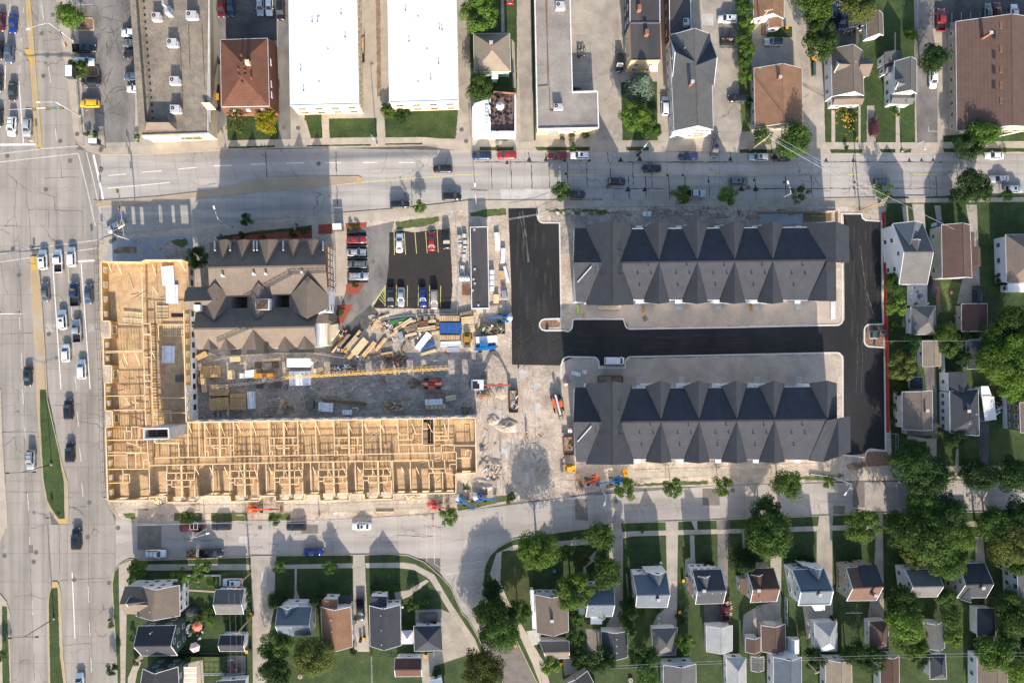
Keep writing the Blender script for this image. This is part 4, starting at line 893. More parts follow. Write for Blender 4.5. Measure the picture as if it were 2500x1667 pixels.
annex(r,[(1640,322),(1736,319),(1736,327),(1640,330)],3.4,'w_white','w_white',0)
r=house('house','orange brown gabled house shaded by a big round tree at its lower right corner','house',[(1841,167),(1958,167),(1960,309),(1844,312)],3.6,2.8,'sh_orange','w_beige',chim=[(1903,190,.8)],vents=[],nw=5)
t=thing('tv_antenna','thin white aerial on the orange brown roof top left corner','antenna',P(1850,173,4));obj('mast',MB().tube((0,0,0),(0,0,1.8),.03),M['galv'],t,True);obj('crossbar',MB().box((0,0,1.75),(1.4,.04,.04),.4).box((0,0,1.5),(1.0,.04,.04),-.7),M['galv'],t,True)
r=house('house','orange roofed cottage with white gable front and small porch roof at the top edge','house',[(1838,-80),(1914,-80),(1914,46),(1840,46)],3.4,2.6,'sh_orange','w_white',nw=2)
annex(r,[(1877,44),(1909,45),(1908,68),(1878,69)],3.0,'w_white','sh_orange',.9)
obj('front_steps',MB().prism([P(1862,48,.6),P(1878,48,.6),P(1874,84,.6),P(1860,84,.6)],BZ,.7),M['brick_paver'],r)
r=house('house','taupe roofed house with white dormer and flower garden in front','house',[(2029,119),(2106,124),(2109,234),(2032,236)],4.6,3.0,'sh_taupe','w_white',vents=[(2088,153)],nw=3)
annex(r,[(2122,187),(2121,142),(2090,143),(2091,188)],4.5,'w_beige','sh_taupe',1.9);gtri(r,(2037,176),(2042,150),(2085,158),5.6,7.2,'sh_taupe','w_white')
annex(r,[(2033,257),(2032,236),(2106,232),(2105,256)],3.3,'w_white','sh_taupe',1.0)
r=house('house','slate grey roofed white house with small front porch next to the asphalt lot','house',[(2184,150),(2238,146),(2238,229),(2184,228)],5.2,2.2,'sh_grey','w_white',nw=3)
annex(r,[(2159,128),(2203,125),(2203,150),(2160,156)],3.8,'w_white','sh_grey',1.0);annex(r,[(2160,182),(2160,157),(2184,152),(2184,173)],3.2,'w_white','sh_grey',.8)
annex(r,[(2174,254),(2174,231),(2229,230),(2228,255)],3.2,'w_white','sh_grey',.8);gtri(r,(2186,217),(2186,196),(2212,205),6,7.2,'sh_grey','w_white')
house('garage','tan roofed white shed on the lawn behind the taupe roofed house','garage',[(2114,33),(2155,33),(2157,87),(2117,94)],2.8,1.8,'sh_taupe','w_white',door=2)
t=thing('garden_shed','small pale pink box shed against the white garage','shed',P(2107,58,BZ));obj('body',MB().box((0,0,.9),(1.2,1.8,1.8)),M['fabric_white'],t,True);obj('roof',MB().box((0,0,1.85),(1.4,2.0,.1)),M['hvac'],t,True)
r=house('hall','very large brown shingled building at the upper right corner with a row of ridge vents','building',[(2334,53),(2558,47),(2562,314),(2337,320)],4.2,3.2,'sh_deepbrown','w_tan',rows=1,nw=9,chim=[(2410,86,1.6)],over=.5)
for y in (62,120,170,208,245):obj('ridge_vent',MB().box(tuple(P(2444,y,8.25)),(.7,1.6,.25)),M['wood_dark'],r)
obj('porch_rail',MB().bar(P(2440,333,1.4),P(2490,322,1.4),.15,.5),M['w_white'],r)
r=house('house','white walled house with slate upper slope and pale tan lower slope beside the red fence','house',[(2180,546),(2195,694),(2264,694),(2253,545)],6.0,3.2,'sh_grey','w_white',nw=2)
gtri(r,(2180,546),(2253,545),(2222,600),6.0,9.0,'sh_blue','w_white');gtri(r,(2218,586),(2248,586),(2240,614),8.0,9.3,'sh_grey','w_white',win=False)
r=house('house','brown roofed house with beige walls between a driveway and a wide lawn','house',[(2299,549),(2368,549),(2373,678),(2301,680)],5.0,2.6,'sh_deepbrown','w_beige','halfhip' if False else 'gable',nw=3,over=.2)
annex(r,[(2366,566),(2378,566),(2379,677),(2372,677)],3.6,'w_beige','sh_deepbrown',0);annex(r,[(2366,603),(2393,604),(2395,650),(2367,650)],3.2,'w_beige','sh_deepbrown',.9)
annex(r,[(2288,539),(2303,538),(2303,549),(2288,554)],2.9,'w_blue','sh_blue',.4)
r=house('house','taupe hip roofed house cut by the right edge above the big bright tree','house',[(2455,573),(2560,572),(2560,690),(2458,690)],4.5,2.6,'sh_taupe','w_white','hip',nw=3)
annex(r,[(2461,692),(2520,692),(2520,714),(2461,713)],3.0,'w_white','w_white',0)
house('garage','grey hip roofed garage below the concrete patio with scattered chairs','garage',[(2224,748),(2284,747),(2285,816),(2225,817)],3.0,1.9,'sh_grey','w_white','hip',hip=.97,door=0)
house('garage','dark brown gabled garage beside the black parked car','garage',[(2348,742),(2410,741),(2411,809),(2348,809)],3.0,1.3,'sh_maroon','w_beige',door=0)
house('garage','tan gabled garage on the narrow asphalt drive','garage',[(2252,832),(2297,831),(2297,893),(2253,895)],3.0,1.2,'sh_tan','w_white',door=2)
house('garage','dull grey garage partly under the bright green crown','garage',[(2360,829),(2415,828),(2412,900),(2362,901)],3.0,1.2,'sh_char','w_white',door=2)
r=house('pavilion','small black hip roofed garden pavilion above the brown house','pavilion',[(2220,920),(2253,920),(2254,950),(2220,950)],2.4,.9,'sh_dark','trim_dark','hip',rows=0,hip=.95)
r=house('house','brown roofed house with beige wall and three windows facing the new asphalt','house',[(2203,956),(2276,953),(2277,1050),(2204,1048)],4.6,1.8,'sh_taupe','w_beige',chim=[(2260,1002,.9)],nw=3)
annex(r,[(2216,1048),(2277,1049),(2282,1062),(2216,1063)],3.2,'w_beige','sh_taupe',.5)
r=house('house','blue grey hip roofed bungalow with five windows on its white left wall','house',[(2319,955),(2388,950),(2391,1062),(2320,1056)],4.6,2.2,'sh_char','w_white','hip',chim=[(2361,1003,.9)],vents=[(2366,990),(2366,1011),(2365,1034),(2383,1011)],nw=5)
annex(r,[(2317,908),(2363,907),(2366,958),(2318,958)],4.2,'w_white','sh_char',1.2);gtri(r,(2352,1060),(2391,1062),(2376,1020),4.7,6.6,'sh_char','w_white')
r=thing('carport','white ribbed metal carport roof beside the blue grey bungalow','carport',P(2415,1000,BZ),0)
cp=[P(x,y,3) for x,y in ((2397,968),(2427,968),(2433,1024),(2405,1028))]
for i in range(11):
 a=cp[0].lerp(cp[3],i/11);b=cp[1].lerp(cp[2],i/11);c_=cp[1].lerp(cp[2],(i+.93)/11);d_=cp[0].lerp(cp[3],(i+.93)/11)
 obj('roof_panel',MB().prism([a,b,c_,d_],2.9,3.0),M['w_white'],r)
for p in cp:obj('post',MB().bar((p.x,p.y,BZ),(p.x,p.y,2.9),.12),M['trim'],r)
house('garage','white flat roofed lean-to above the ribbed carport','garage',[(2395,943),(2412,943),(2420,966),(2396,967)],2.9,0,'w_white','w_white','flat',rows=0)
house('house','olive walled house with white windows cut by the right edge','house',[(2490,982),(2580,982),(2580,1052),(2492,1056)],6,2.2,'sh_taupe','w_olive',nw=3)
r=house('house','sprawling taupe roofed corner house with white upper wall by the avenue','house',[(345,1431),(438,1428),(439,1503),(332,1503)],5.8,2.8,'sh_taupe','w_white',nw=3,vents=[(367,1492),(375,1481)])
annex(r,[(305,1498),(305,1431),(372,1433),(372,1500)],5.4,'w_white','sh_taupe',2.4);gtri(r,(313,1480),(316,1456),(360,1468),7.2,8.5,'sh_char','w_white')
r=house('house','charcoal roofed house with green walls, third lot from the corner','house',[(337,1528),(346,1600),(433,1599),(429,1526)],6.0,2.9,'sh_dark','w_dkgreen',nw=2,vents=[(368,1545),(361,1585)]);obj('porch_roof',MB().prism([P(430,1545,3),P(447,1543,3),P(447,1556,3),P(430,1557,3)],2.9,3),M['sh_dark'],r)
house('house','charcoal gabled house with dark green walls at the bottom left edge','house',[(349,1632),(434,1627),(440,1740),(332,1740)],6.0,3.0,'sh_dark','w_dkgreen',nw=2)
r=thing('awning','white ribbed flat awning beside the bottom left green house','awning',P(464,1650,BZ))
for i in range(9):
 y0=1627+i*6;obj('roof_panel',MB().prism([P(448,y0,3),P(480,y0,3),P(480,y0+5.6,3),P(448,y0+5.6,3)],2.9,3.0),M['w_cream' if i%2 else 'w_white'],r)
for x,y in ((448,1627),(480,1627),(448,1680),(480,1680)):p=P(x,y,2.9);obj('post',MB().bar((p.x,p.y,BZ),p,.1),M['trim'],r)
r=house('garage','white walled garage with speckled grey roof under the power line','garage',[(526,1439),(527,1498),(595,1498),(597,1438)],3.4,1.7,'sh_grey','w_white',vents=[(547,1480),(563,1480)],door=2)
house('garage','charcoal and tan garage beside the yellow and black bins','garage',[(537,1550),(536,1589),(598,1589),(598,1550)],3.2,1.1,'sh_dark','w_white',door=2)
house('garage','grey garage cut by the bottom edge under the power wires','garage',[(529,1662),(531,1720),(598,1720),(600,1658)],3.2,1.1,'sh_grey','w_white')
r=house('house','slate roofed white cottage with porch flanked by two dark evergreens','house',[(678,1481),(682,1551),(762,1550),(761,1481)],4.8,2.6,'sh_blue','w_white',chim=None,nw=2,vents=[(678,1532),(711,1531),(705,1546)])
gtri(r,(682,1480),(727,1480),(698,1505),4.9,6.6,'sh_blue','w_white','full');annex(r,[(690,1471),(752,1470),(754,1484),(694,1484)],3.2,'w_white','w_white',0)
r=house('house','rust orange gabled house with white trim beside the driveway with a parked pickup','house',[(784,1481),(856,1481),(861,1578),(788,1582)],4.6,2.2,'sh_orange','w_white',vents=[(809,1512),(811,1540),(811,1570)],nw=4)
annex(r,[(786,1462),(823,1463),(823,1490),(785,1487)],4.4,'w_white','sh_rust',.9);obj('porch_roof',MB().prism([P(826,1455,3),P(859,1452,3),P(858,1472,3),P(826,1474,3)],2.9,3.0),M['sh_char'],r)
r=house('house','charcoal gabled house joined by a white canopy to its hip roofed garage','house',[(902,1478),(977,1476),(979,1575),(904,1577)],4.6,2.4,'sh_char','w_white',vents=[(930,1501),(932,1537),(932,1572)],nw=4)
annex(r,[(902,1455),(944,1456),(944,1484),(902,1484)],4.4,'w_white','sh_char',1.0)
house('garage','charcoal hip roofed garage beside the covered car','garage',[(1010,1528),(1078,1527),(1081,1587),(1012,1589)],3.2,1.5,'sh_char','w_white','hip',hip=.85,door=1)
r=thing('canopy','white pop up canopy between the charcoal house and its garage','canopy',P(995,1556,BZ));q=[P(x,y,2.3) for x,y in ((980,1538),(1010,1537),(1011,1572),(980,1573))];ap=sum(q,Vector())/4+Vector((0,0,.9))
for i in range(4):obj('canopy_panel',MB().poly([q[i],q[(i+1)%4],ap]),M['fabric_white'],r);obj('post',MB().bar((q[i].x,q[i].y,BZ),q[i],.06),M['steel'],r)
house('garage','maroon roofed garage with white wall beside the covered patio chairs','garage',[(964,1606),(965,1651),(1030,1650),(1029,1606)],3.4,1.2,'sh_maroon','w_blue',door=0)
house('garage','pale blue roofed shed cut by the bottom edge','garage',[(1048,1662),(1052,1730),(1090,1725),(1078,1655)],3,1,'w_blue','w_white')
r=house('house','taupe gabled house with pale teal end wall beside the curved lawn','house',[(1306,1451),(1386,1451),(1388,1541),(1311,1545)],4.6,2.2,'sh_taupe','w_blue',chim=[(1347,1513,.9)],vents=[(1351,1470),(1352,1496),(1353,1540)],nw=4)
annex(r,[(1293,1440),(1305,1440),(1305,1475),(1295,1475)],2.8,'w_white','w_white',0);annex(r,[(1297,1476),(1310,1476),(1310,1535),(1300,1535)],2.6,'w_beige','w_white',0)
house('garage','brown garage with timber deck joined to the taupe house','garage',[(1317,1565),(1335,1608),(1389,1606),(1389,1564)],3.4,1.3,'sh_taupe','w_beige')
r=house('house','slate blue roofed house with pale grey lower slope between two trees','house',[(1433,1431),(1430,1505),(1495,1504),(1499,1431)],4.8,2.3,'sh_blue','w_white',vents=[(1430,1480),(1442,1478),(1466,1479),(1486,1478),(1446,1487)],nw=3)
annex(r,[(1412,1470),(1434,1440),(1434,1497),(1413,1497)],4.4,'w_white','sh_blue',.6);gtri(r,(1478,1507),(1460,1507),(1468,1483),4.8,6.4,'sh_pale','w_white');annex(r,[(1442,1506),(1470,1506),(1470,1523),(1442,1523)],2.8,'w_white','w_white',0)
house('garage','grey gabled garage with three ridge vents beside the tall columnar evergreen','garage',[(1468,1540),(1531,1540),(1532,1604),(1470,1606)],3.4,1.4,'sh_char','w_white',vents=[(1505,1559),(1505,1575),(1505,1592)],door=0)
house('garage','black roofed garage turned at an angle at the bottom edge','garage',[(1373,1672),(1434,1637),(1462,1690),(1400,1730)],3.2,.9,'sh_dark','w_beige')
r=house('house','first house of the row, teal grey roof with pale lower slope and big cross gable','house',[(1546,1403),(1552,1482),(1629,1482),(1628,1400)],5.4,2.8,'sh_blue','w_white',chim=[(1606,1462,.9)],nw=2)
gtri(r,(1578,1396),(1628,1394),(1609,1431),5.5,7.9,'sh_blue','w_white','full')
r=house('house','second house of the row, dark navy roof with small white dormer','house',[(1690,1391),(1698,1474),(1766,1472),(1761,1389)],5.6,2.8,'sh_char','w_white',chim=[(1717,1440,.9)],vents=[(1738,1447),(1759,1445),(1707,1450)],nw=4)
gtri(r,(1704,1406),(1734,1405),(1726,1440),6.8,8.3,'sh_grey','w_white');annex(r,[(1680,1415),(1691,1415),(1693,1452),(1683,1452)],3.2,'w_white','wood_dark',0)
r=house('house','third house of the row, dark brown roof with brown dormer','house',[(1823,1388),(1832,1470),(1896,1467),(1889,1386)],5.6,2.8,'sh_maroon','w_beige',chim=[(1850,1439,.9)],vents=[(1839,1449),(1855,1465)],nw=2)
gtri(r,(1833,1402),(1863,1401),(1858,1436),6.8,8.3,'sh_maroon','w_beige');annex(r,[(1805,1412),(1822,1412),(1824,1450),(1808,1450)],3.2,'w_white','wood_dark',0)
r=house('house','fourth house of the row, pale blue roof above and dark grey below with white edges','house',[(1934,1391),(1949,1477),(2027,1475),(2012,1387)],5.8,3.0,'sh_blue','w_blue',chim=[(1999,1450,.9)],nw=2,trimw=.22)
gtri(r,(1964,1380),(2013,1384),(1998,1416),5.9,8.3,'sh_blue','w_white','full');annex(r,[(1982,1478),(2014,1476),(2014,1490),(1990,1491)],2.8,'w_white','w_white',0)
roofset(r,[[(1949.5,1476,5.93),(2026.5,1474,5.93),(2025,1438,8.72),(1951,1440,8.72)]],'sh_char','lower_slope',.06)
r=house('house','fifth house of the row, dark brown roof with pinkish tan lower slope','house',[(2066,1386),(2067,1466),(2140,1465),(2140,1379)],5.8,2.9,'sh_deepbrown','w_tan',chim=[(2133,1450,1.2)],nw=2)
roofset(r,[[(2095,1380,6.1),(2140,1378,6.1),(2158,1430,8.85),(2111,1433,8.85)]],'sh_dark','raised_slope',.12)
r=house('house','white walled house with dark grey roof half under tall trees','house',[(2210,1390),(2218,1457),(2288,1456),(2288,1388)],5.0,2.5,'sh_grey','w_white',vents=[(2245,1429)],nw=2)
r=house('house','charcoal roofed tan house right of the leafy clump','house',[(2341,1376),(2336,1459),(2408,1458),(2404,1373)],5.4,2.8,'sh_dark','w_beige',chim=[(2396,1433,.9)],nw=2);gtri(r,(2365,1462),(2345,1462),(2368,1435),5.5,7.8,'sh_grey','w_white')
house('house','white two storey house at the right edge behind trees','house',[(2484,1395),(2570,1395),(2570,1470),(2488,1475)],5.6,2.5,'sh_grey','w_white',nw=3)
G='garages behind the row of houses'
house('garage','grey hip roofed garage at the end of a concrete drive with oil spots','garage',[(1591,1534),(1654,1532),(1649,1598),(1597,1600)],3.2,1.9,'sh_grey','w_white','hip',hip=.95,door=0,group=G)
house('garage','light grey gabled garage with white wall below the red pickup','garage',[(1724,1528),(1788,1526),(1788,1588),(1725,1590)],3.2,1.6,'sh_pale','w_white',door=0,group=G)
house('garage','small brown gabled shed left of the larger brown garage','garage',[(1820,1556),(1856,1555),(1856,1590),(1820,1591)],3.0,1.2,'sh_deepbrown','w_beige',door=0,group=G)
house('garage','larger brown gabled garage next to the white rounded shed','garage',[(1858,1526),(1917,1523),(1918,1588),(1860,1590)],3.2,1.6,'sh_deepbrown','w_beige',door=0,group=G)
house('garage','pale blue hip roofed garage beside a small black bin','garage',[(1988,1519),(2043,1517),(2044,1588),(1991,1589)],3.2,2.0,'sh_pale','w_white','hip',hip=.98,door=0,group=G)
house('garage','dark brown hip roofed garage left of the big leafy mass','garage',[(2122,1517),(2169,1514),(2170,1582),(2123,1583)],3.2,1.9,'sh_deepbrown','w_white','hip',hip=.98,door=0,group=G)
house('garage','faded grey gabled garage hemmed in by trees on both sides','garage',[(2254,1519),(2299,1519),(2307,1580),(2264,1583)],3.2,1.6,'sh_grey','w_white',door=0,group=G)
house('garage','grey hip roofed garage with white wall and black shutters far right','garage',[(2385,1484),(2429,1484),(2431,1553),(2386,1554)],3.2,1.9,'sh_char','w_white','hip',hip=.98,door=3,group=G)
r=thing('storage_shed','white rounded plastic shed right of the larger brown garage','shed',P(1933,1570,BZ)); 
k=MB();n=8
for i in range(n):
 a=math.pi*i/n;b=math.pi*(i+1)/n
 k.poly([(-1.4*math.cos(a),-1.7,.8+1.3*math.sin(a)),(-1.4*math.cos(b),-1.7,.8+1.3*math.sin(b)),(-1.4*math.cos(b),1.7,.8+1.3*math.sin(b)),(-1.4*math.cos(a),1.7,.8+1.3*math.sin(a))])
obj('roof',k,M['w_white'],r,True);obj('wall',MB().box((0,0,.4),(2.8,3.4,.8)),M['w_white'],r,True)
B='houses and sheds along the bottom edge'
house('house','light grey gabled house under the wires at the bottom edge','house',[(1620,1622),(1699,1620),(1700,1740),(1620,1740)],4.4,1.8,'sh_grey','w_blue',group=B)
house('house','narrow whitish hip roofed building at the bottom edge','house',[(1773,1605),(1821,1606),(1822,1690),(1775,1690)],3.4,1.6,'sh_pale','w_white','hip',group=B)
house('garage','tiny grey shed between the whitish and the navy roofs','garage',[(1834,1602),(1865,1602),(1865,1636),(1834,1637)],2.5,.8,'sh_grey','w_beige',group=B)
house('house','navy grey roofed house with white gutters at the bottom edge','house',[(1889,1603),(1957,1603),(1957,1740),(1889,1740)],5,2.2,'sh_blue','w_white',group=B)
house('house','tan gabled house with white side wall at the bottom edge','house',[(2016,1610),(2079,1610),(2081,1740),(2016,1740)],3.8,1.6,'sh_tan','w_white',group=B)
house('house','maroon gabled house with white wall at the bottom edge','house',[(2149,1601),(2195,1601),(2196,1740),(2150,1740)],3.8,1.6,'sh_maroon','w_white',group=B)
house('garage','dark grey hip roofed garage with pale wall near the bottom edge','garage',[(2270,1596),(2308,1595),(2311,1656),(2271,1657)],3.4,1.6,'sh_char','w_white','hip',door=2,group=B)
house('house','wide taupe roofed house with long white wall at the bottom right','house',[(2386,1600),(2459,1600),(2461,1740),(2387,1740)],4.0,1.8,'sh_taupe','w_white',group=B)
r=house('site_trailer','long narrow site trailer with black flat roof beside the new asphalt','trailer',[(1148,555),(1190,554),(1194,752),(1152,753)],3.1,0,'black_roof','w_white','flat',over=.02,rows=1,nw=6)
for x,y in ((1158,561),(1159,657),(1159,692),(1156,682),(1154,709),(1168,745)):p=P(x,y,3.2);inst('roof_vent',cube(M['hvac']),r,(p.x-ROOT[r.name].x,p.y-ROOT[r.name].y,3.2-BZ),0,(.45,.5,.25))
# ------------------------------------------------------------ townhouses (two long blocks)
def townhouse(label,dy,top,gx,wing_e):
 """explicit roof from pixel points; gx = x of the four cross gable ridges"""
 ze=8.6;zr=11.9;zn=14.0
 r=thing('townhouse_block',label,'townhouses',P(1700,640+dy,BZ),0,'new townhouse blocks')
 n,s=top
 def F(*pts):return [(x,y+dy,z) for x,y,z in pts]
 rl=(1472,641,zr);rr=(1518,641,zr)
 roofset(r,[F((1430,548,ze),(1495,541,zn),(1496,745,zn),(1431,744,ze)),F((1495,541,zn),(1543,548,ze),(1547,744,ze),(1496,745,zn))],'sh_char','cross_gable')
 roofset(r,[F((1404,557,ze),(1445,556,ze),(1480,641,zr),(1400,641,zr))],'sh_dark','wing_roof');roofset(r,[F((1400,641,zr),(1480,641,zr),(1440,738,ze),(1407,738,ze))],'sh_char','wing_roof')  # north slope painted darker than the south one to stand for its shade
 obj('rake_trim',MB().bar(P(1410,689+dy,zr-1.2),P(1444,651+dy,zr+.2),.13,.2),M['trim'],r)
 xs=gx;xe=xs[-1]
 roofset(r,[F((1490,560,ze),(1990,556,ze),(2030,634,zr),(1490,641,zr))],'sh_char','main_roof')
 roofset(r,[F((1490,641,zr),(2030,634,zr),(1990,732,ze),(1490,730,ze))],'sh_char','main_roof')
 for i,x in enumerate(xs):
  roofset(r,[F((x-39,554,ze),(x-1,540,zr),(x,636,zr)),F((x-1,540,zr),(x+25,548,ze),(x,636,zr))],'sh_char','cross_gable')
  roofset(r,[F((x-38,738,ze),(x,742,zr),(x,636,zr)),F((x,742,zr),(x+26,738,ze),(x,636,zr))],'sh_char','cross_gable')
 if wing_e:
  roofset(r,[F((1969,548,ze),(2041,541,zr+1.5),(2041,641,zr+1.5),(2008,641,ze+2.6)),F((2041,541,zr+1.5),(2073,553,zr-.4),(2074,641,zr-.4),(2041,641,zr+1.5))],'sh_char','wing_roof')
  roofset(r,[F((2018,641,zr+.2),(2020,735,zr+.2),(1972,735,ze)),F((2018,641,zr+.2),(2041,639,zr-1.2),(2042,735,zr-1.2),(2020,735,zr+.2))],'sh_char','wing_roof')
 else:
  roofset(r,[F((1975,546,ze),(2021,540,zr+.2),(2022,638,zr+.2),(2018,638,zr)),F((2021,540,zr+.2),(2043,546,zr-1.2),(2044,638,zr-1.2),(2022,638,zr+.2))],'sh_char','wing_roof')
  roofset(r,[F((2018,637,zr+.2),(2046,632,zr+1.5),(2048,725,zr+1.5),(2010,739,ze+1),(1974,735,ze)),F((2046,632,zr+1.5),(2076,626,zr-.2),(2077,713,zr-.2),(2048,726,zr+1.5))],'sh_char','wing_roof')
 def W(x0,y0,x1,y1,nm='wall',m='w_white',zt=ze-.1,z0=BZ):
  return obj(nm,MB().prism([P(x,y+dy,zt) for x,y in ((x0,y0),(x1,y0),(x1,y1),(x0,y1))],z0,zt),M[m],r)
 W(1412,562,1990,728);W(1436,552,1538,739,zt=ze-.12);W(1410,566,1480,734,zt=ze-.14)
 W(1985,552,2035,730,zt=ze-.12)
 if wing_e:W(2000,556,2066,636,zt=ze+.6);W(2036,558,2066,636,zt=zr-1.2)
 else:W(2006,640,2070,716,zt=ze+.4);W(2036,640,2070,712,zt=zr-1)
 for x in xs:
  W(x-33,551,x+21,736,'bay_wall',zt=ze-.11)
  for sgn,y in ((1,549),(-1,738)):
   a,c,t=P(x-33,y+dy,ze),P(x+21,y+dy,ze),P(x-1,y+dy,zr-.3)
   obj('gable_wall',MB().add([a,c,t,a-Vector((0,sgn*.3,0)),c-Vector((0,sgn*.3,0)),t-Vector((0,sgn*.3,0))],[(0,1,2),(5,4,3),(0,3,4,1),(1,4,5,2),(2,5,3,0)]),M['w_white'],r)
   n_=Vector((0,sgn,0))
   for zz in (2.0,4.8,7.4):
    for xx in (x-20,x+8):
     p=P(xx,(551 if sgn>0 else 736)+dy,ze);p.z=zz;window(r,p+n_*.02,n_,1.3,1.5)
 for y in (580,600,620,665,690,715):
  for zz in (2,4.8,7.2):
   p=P(1411,y+dy,ze);p.z=zz;window(r,p,Vector((-1,0,0)),1.0,1.4)
 p=P(1404,590+dy,6);obj('balcony',MB().box((p.x,p.y,6),(.8,5,.15)).box((p.x-.4,p.y,6.6),(.08,5,1.0)),M['trim'],r)
 px=[1556]+[x+44 for x in xs[:-1]]
 for x in px+[1945]:
  obj('porch_roof',MB().prism([P(x-4,730+dy,7.4),P(x+9,730+dy,7.4),P(x+9,741+dy,7.4),P(x-4,741+dy,7.4)],7.2,7.4),M['w_white'],r)
  obj('porch_roof',MB().prism([P(x-2,551+dy,7.4),P(x+13,551+dy,7.4),P(x+13,562+dy,7.4),P(x-2,562+dy,7.4)],7.2,7.4),M['w_white'],r)
  yy=(736,756) if dy<100 else (530,550)
  obj('entry_pad',MB().prism([P(x-2,yy[0]+dy,BZ),P(x+13,yy[0]+dy,BZ),P(x+13,yy[1]+dy,BZ),P(x-2,yy[1]+dy,BZ)],BZ,BZ+.08),M['concrete_block'],r)
 for a,b in (((1490,731),(1990,733)),((1490,559),(1990,555))):obj('gutter',MB().bar(P(a[0],a[1]+dy,ze-.02),P(b[0],b[1]+dy,ze-.02),.16,.16),M['galv'],r)
 obj('ridge_cap',MB().bar(P(1517,641+dy,zr+.05),P(2018,635+dy,zr+.05),.4,.1),M['sh_dark'],r);obj('ridge_cap',MB().bar(P(1495,543+dy,zn+.05),P(1496,743+dy,zn+.05),.3,.08),M['sh_dark'],r)
 rr_=random.Random(dy)
 for x in xs+[1985]:
  for u,v in ((-53,668),(-20,668),(-48,697),(-27,648),(-58,610),(-28,610),(-38,586)):
   z=zr-abs(v-638)/96*(zr-ze);p=P(x+u,v+dy,z);vent(r,p.x,p.y,z-.1,z+.5,'black',.09)
 for u,v in ((1509,610),(1515,613),(1521,613),(1516,651),(1511,668),(1515,668),(1521,668),(1458,695),(1467,668)):
  z=12.0 if u>1500 else 12.2;p=P(u,v+dy,z);vent(r,p.x,p.y,z,z+1.1,'black',.08)
 return r
townhouse('upper of the two long charcoal roofed townhouse blocks with saw tooth gables',0,(540,740),[1609,1703,1794,1887],True)
townhouse('lower of the two long charcoal roofed townhouse blocks with saw tooth gables',389,(540,740),[1614,1707,1799,1891],False)

# ------------------------------------------------------------ brown roofed apartment house beside the timber frame
r=thing('apartment_house','large brown shingled apartment house with many pointed gables and two light wells','apartment building',P(650,700,BZ))
e,zt=9.4,13.0
roofset(r,[[(490,650,zt),(513,587,e),(793,584,e),(800,588,e),(795,647,zt),(508,654,zt)]][:0]+[[(513,592,e),(792,588,e),(795,648,zt),(508,654,zt)],[(508,654,zt),(795,648,zt),(800,716,e+.4),(706,720,e+.4),(604,724,e+.4),(512,728,e+.4)]],'sh_taupe','main_roof')
roofset(r,[[(472,803,zt),(767,798,zt),(780,756,e+.6),(706,750,e+.4),(558,753,e+.4),(478,762,e+.4)],[(472,803,zt),(767,798,zt),(774,847,e),(482,853,e)]],'sh_taupe','rear_roof')
for a,b,ap,zz in (((525,571,543,643),(0,0),0,zt-.8),((571,619,589,641),0,0,zt-.8),((623,690,649,653),0,0,zt-.05),((696,740,714,634),0,0,zt-.9),((741,789,761,634),0,0,zt-.9)):
 x0,x1,xa,ya=a
 roofset(r,[[(x0,589,e+.05),((x0+x1)/2,584,zz),(xa,ya,zz)],[((x0+x1)/2,584,zz),(x1,588,e+.05),(xa,ya,zz)]],'sh_taupe','gable_roof')
for x0,x1,xa,ya,zz in ((495,536,508,824,zt-1.7),(537,578,551,824,zt-1.7),(590,664,618,806,zt-.2),(678,721,695,820,zt-1.5),(726,771,743,820,zt-1.5)):
 roofset(r,[[(x0,853,e+.05),((x0+x1)/2-1,853.5,zz),(xa,ya,zz)],[((x0+x1)/2-1,853.5,zz),(x1,851,e+.05),(xa,ya,zz)]],'sh_taupe','gable_roof')
for x0,xm,x1,y0,y1,z0_ in ((488,524,558,690,782,12.3),(604,630,666,690,778,11.9),(706,751,802,674,778,13.2)):
 roofset(r,[[(x0,724,e+.2),(xm,y0,z0_),(xm-2,y1,z0_),(x0,755,e+.2)],[(xm,y0,z0_),(x1,720,e+.2),(x1,752,e+.2),(xm-2,y1,z0_)]],'sh_taupe','link_roof')
roofset(r,[[(451,712,9.6),(458,701,9.6),(527,699,9.6),(530,733,12.0),(449,736,12.0)],[(449,736,12.0),(530,733,12.0),(532,752,10),(455,756,10)]],'sh_taupe','wing_roof')
obj('wing_gable',MB().poly([P(527,718,10),P(530,733,12),P(532,753,9.8),P(530,745,8.5)]),M['w_white'],r)
obj('roof_box',MB().prism([P(624,730,12),P(657,729,12),P(657,757,12),P(624,756,12)],9.5,12),M['w_white'],r);obj('roof_box_lid',MB().prism([P(625,731,12),P(655,731,12),P(655,755,12),P(625,755,12)],12,12.06),M['wood_dark'],r)
obj('roof_box',MB().prism([P(473,744,12),P(488,744,12),P(488,758,12),P(473,758,12)],9.5,12),M['w_white'],r)
def wallp(pts,z0,z1,m,nm='wall'):return obj(nm,MB().prism([P(x,y,z1) for x,y in pts],z0,z1),M[m],r)
wallp([(516,595),(790,591),(793,716),(510,724)][:4],BZ,9.3,'w_orange');wallp([(484,756),(560,756),(560,848),(487,850)],BZ,9.3,'w_white');wallp([(560,754),(772,750),(772,846),(560,848)],BZ,9.28,'w_white')
wallp([(708,700),(796,700),(796,760),(708,765)],BZ,9.26,'w_white');wallp([(512,700),(556,700),(556,770),(512,770)],BZ,9.24,'w_white');wallp([(606,700),(664,700),(664,765),(606,765)],BZ,9.22,'w_white');wallp([(453,712),(515,706),(515,752),(455,752)],BZ,9.2,'w_white')
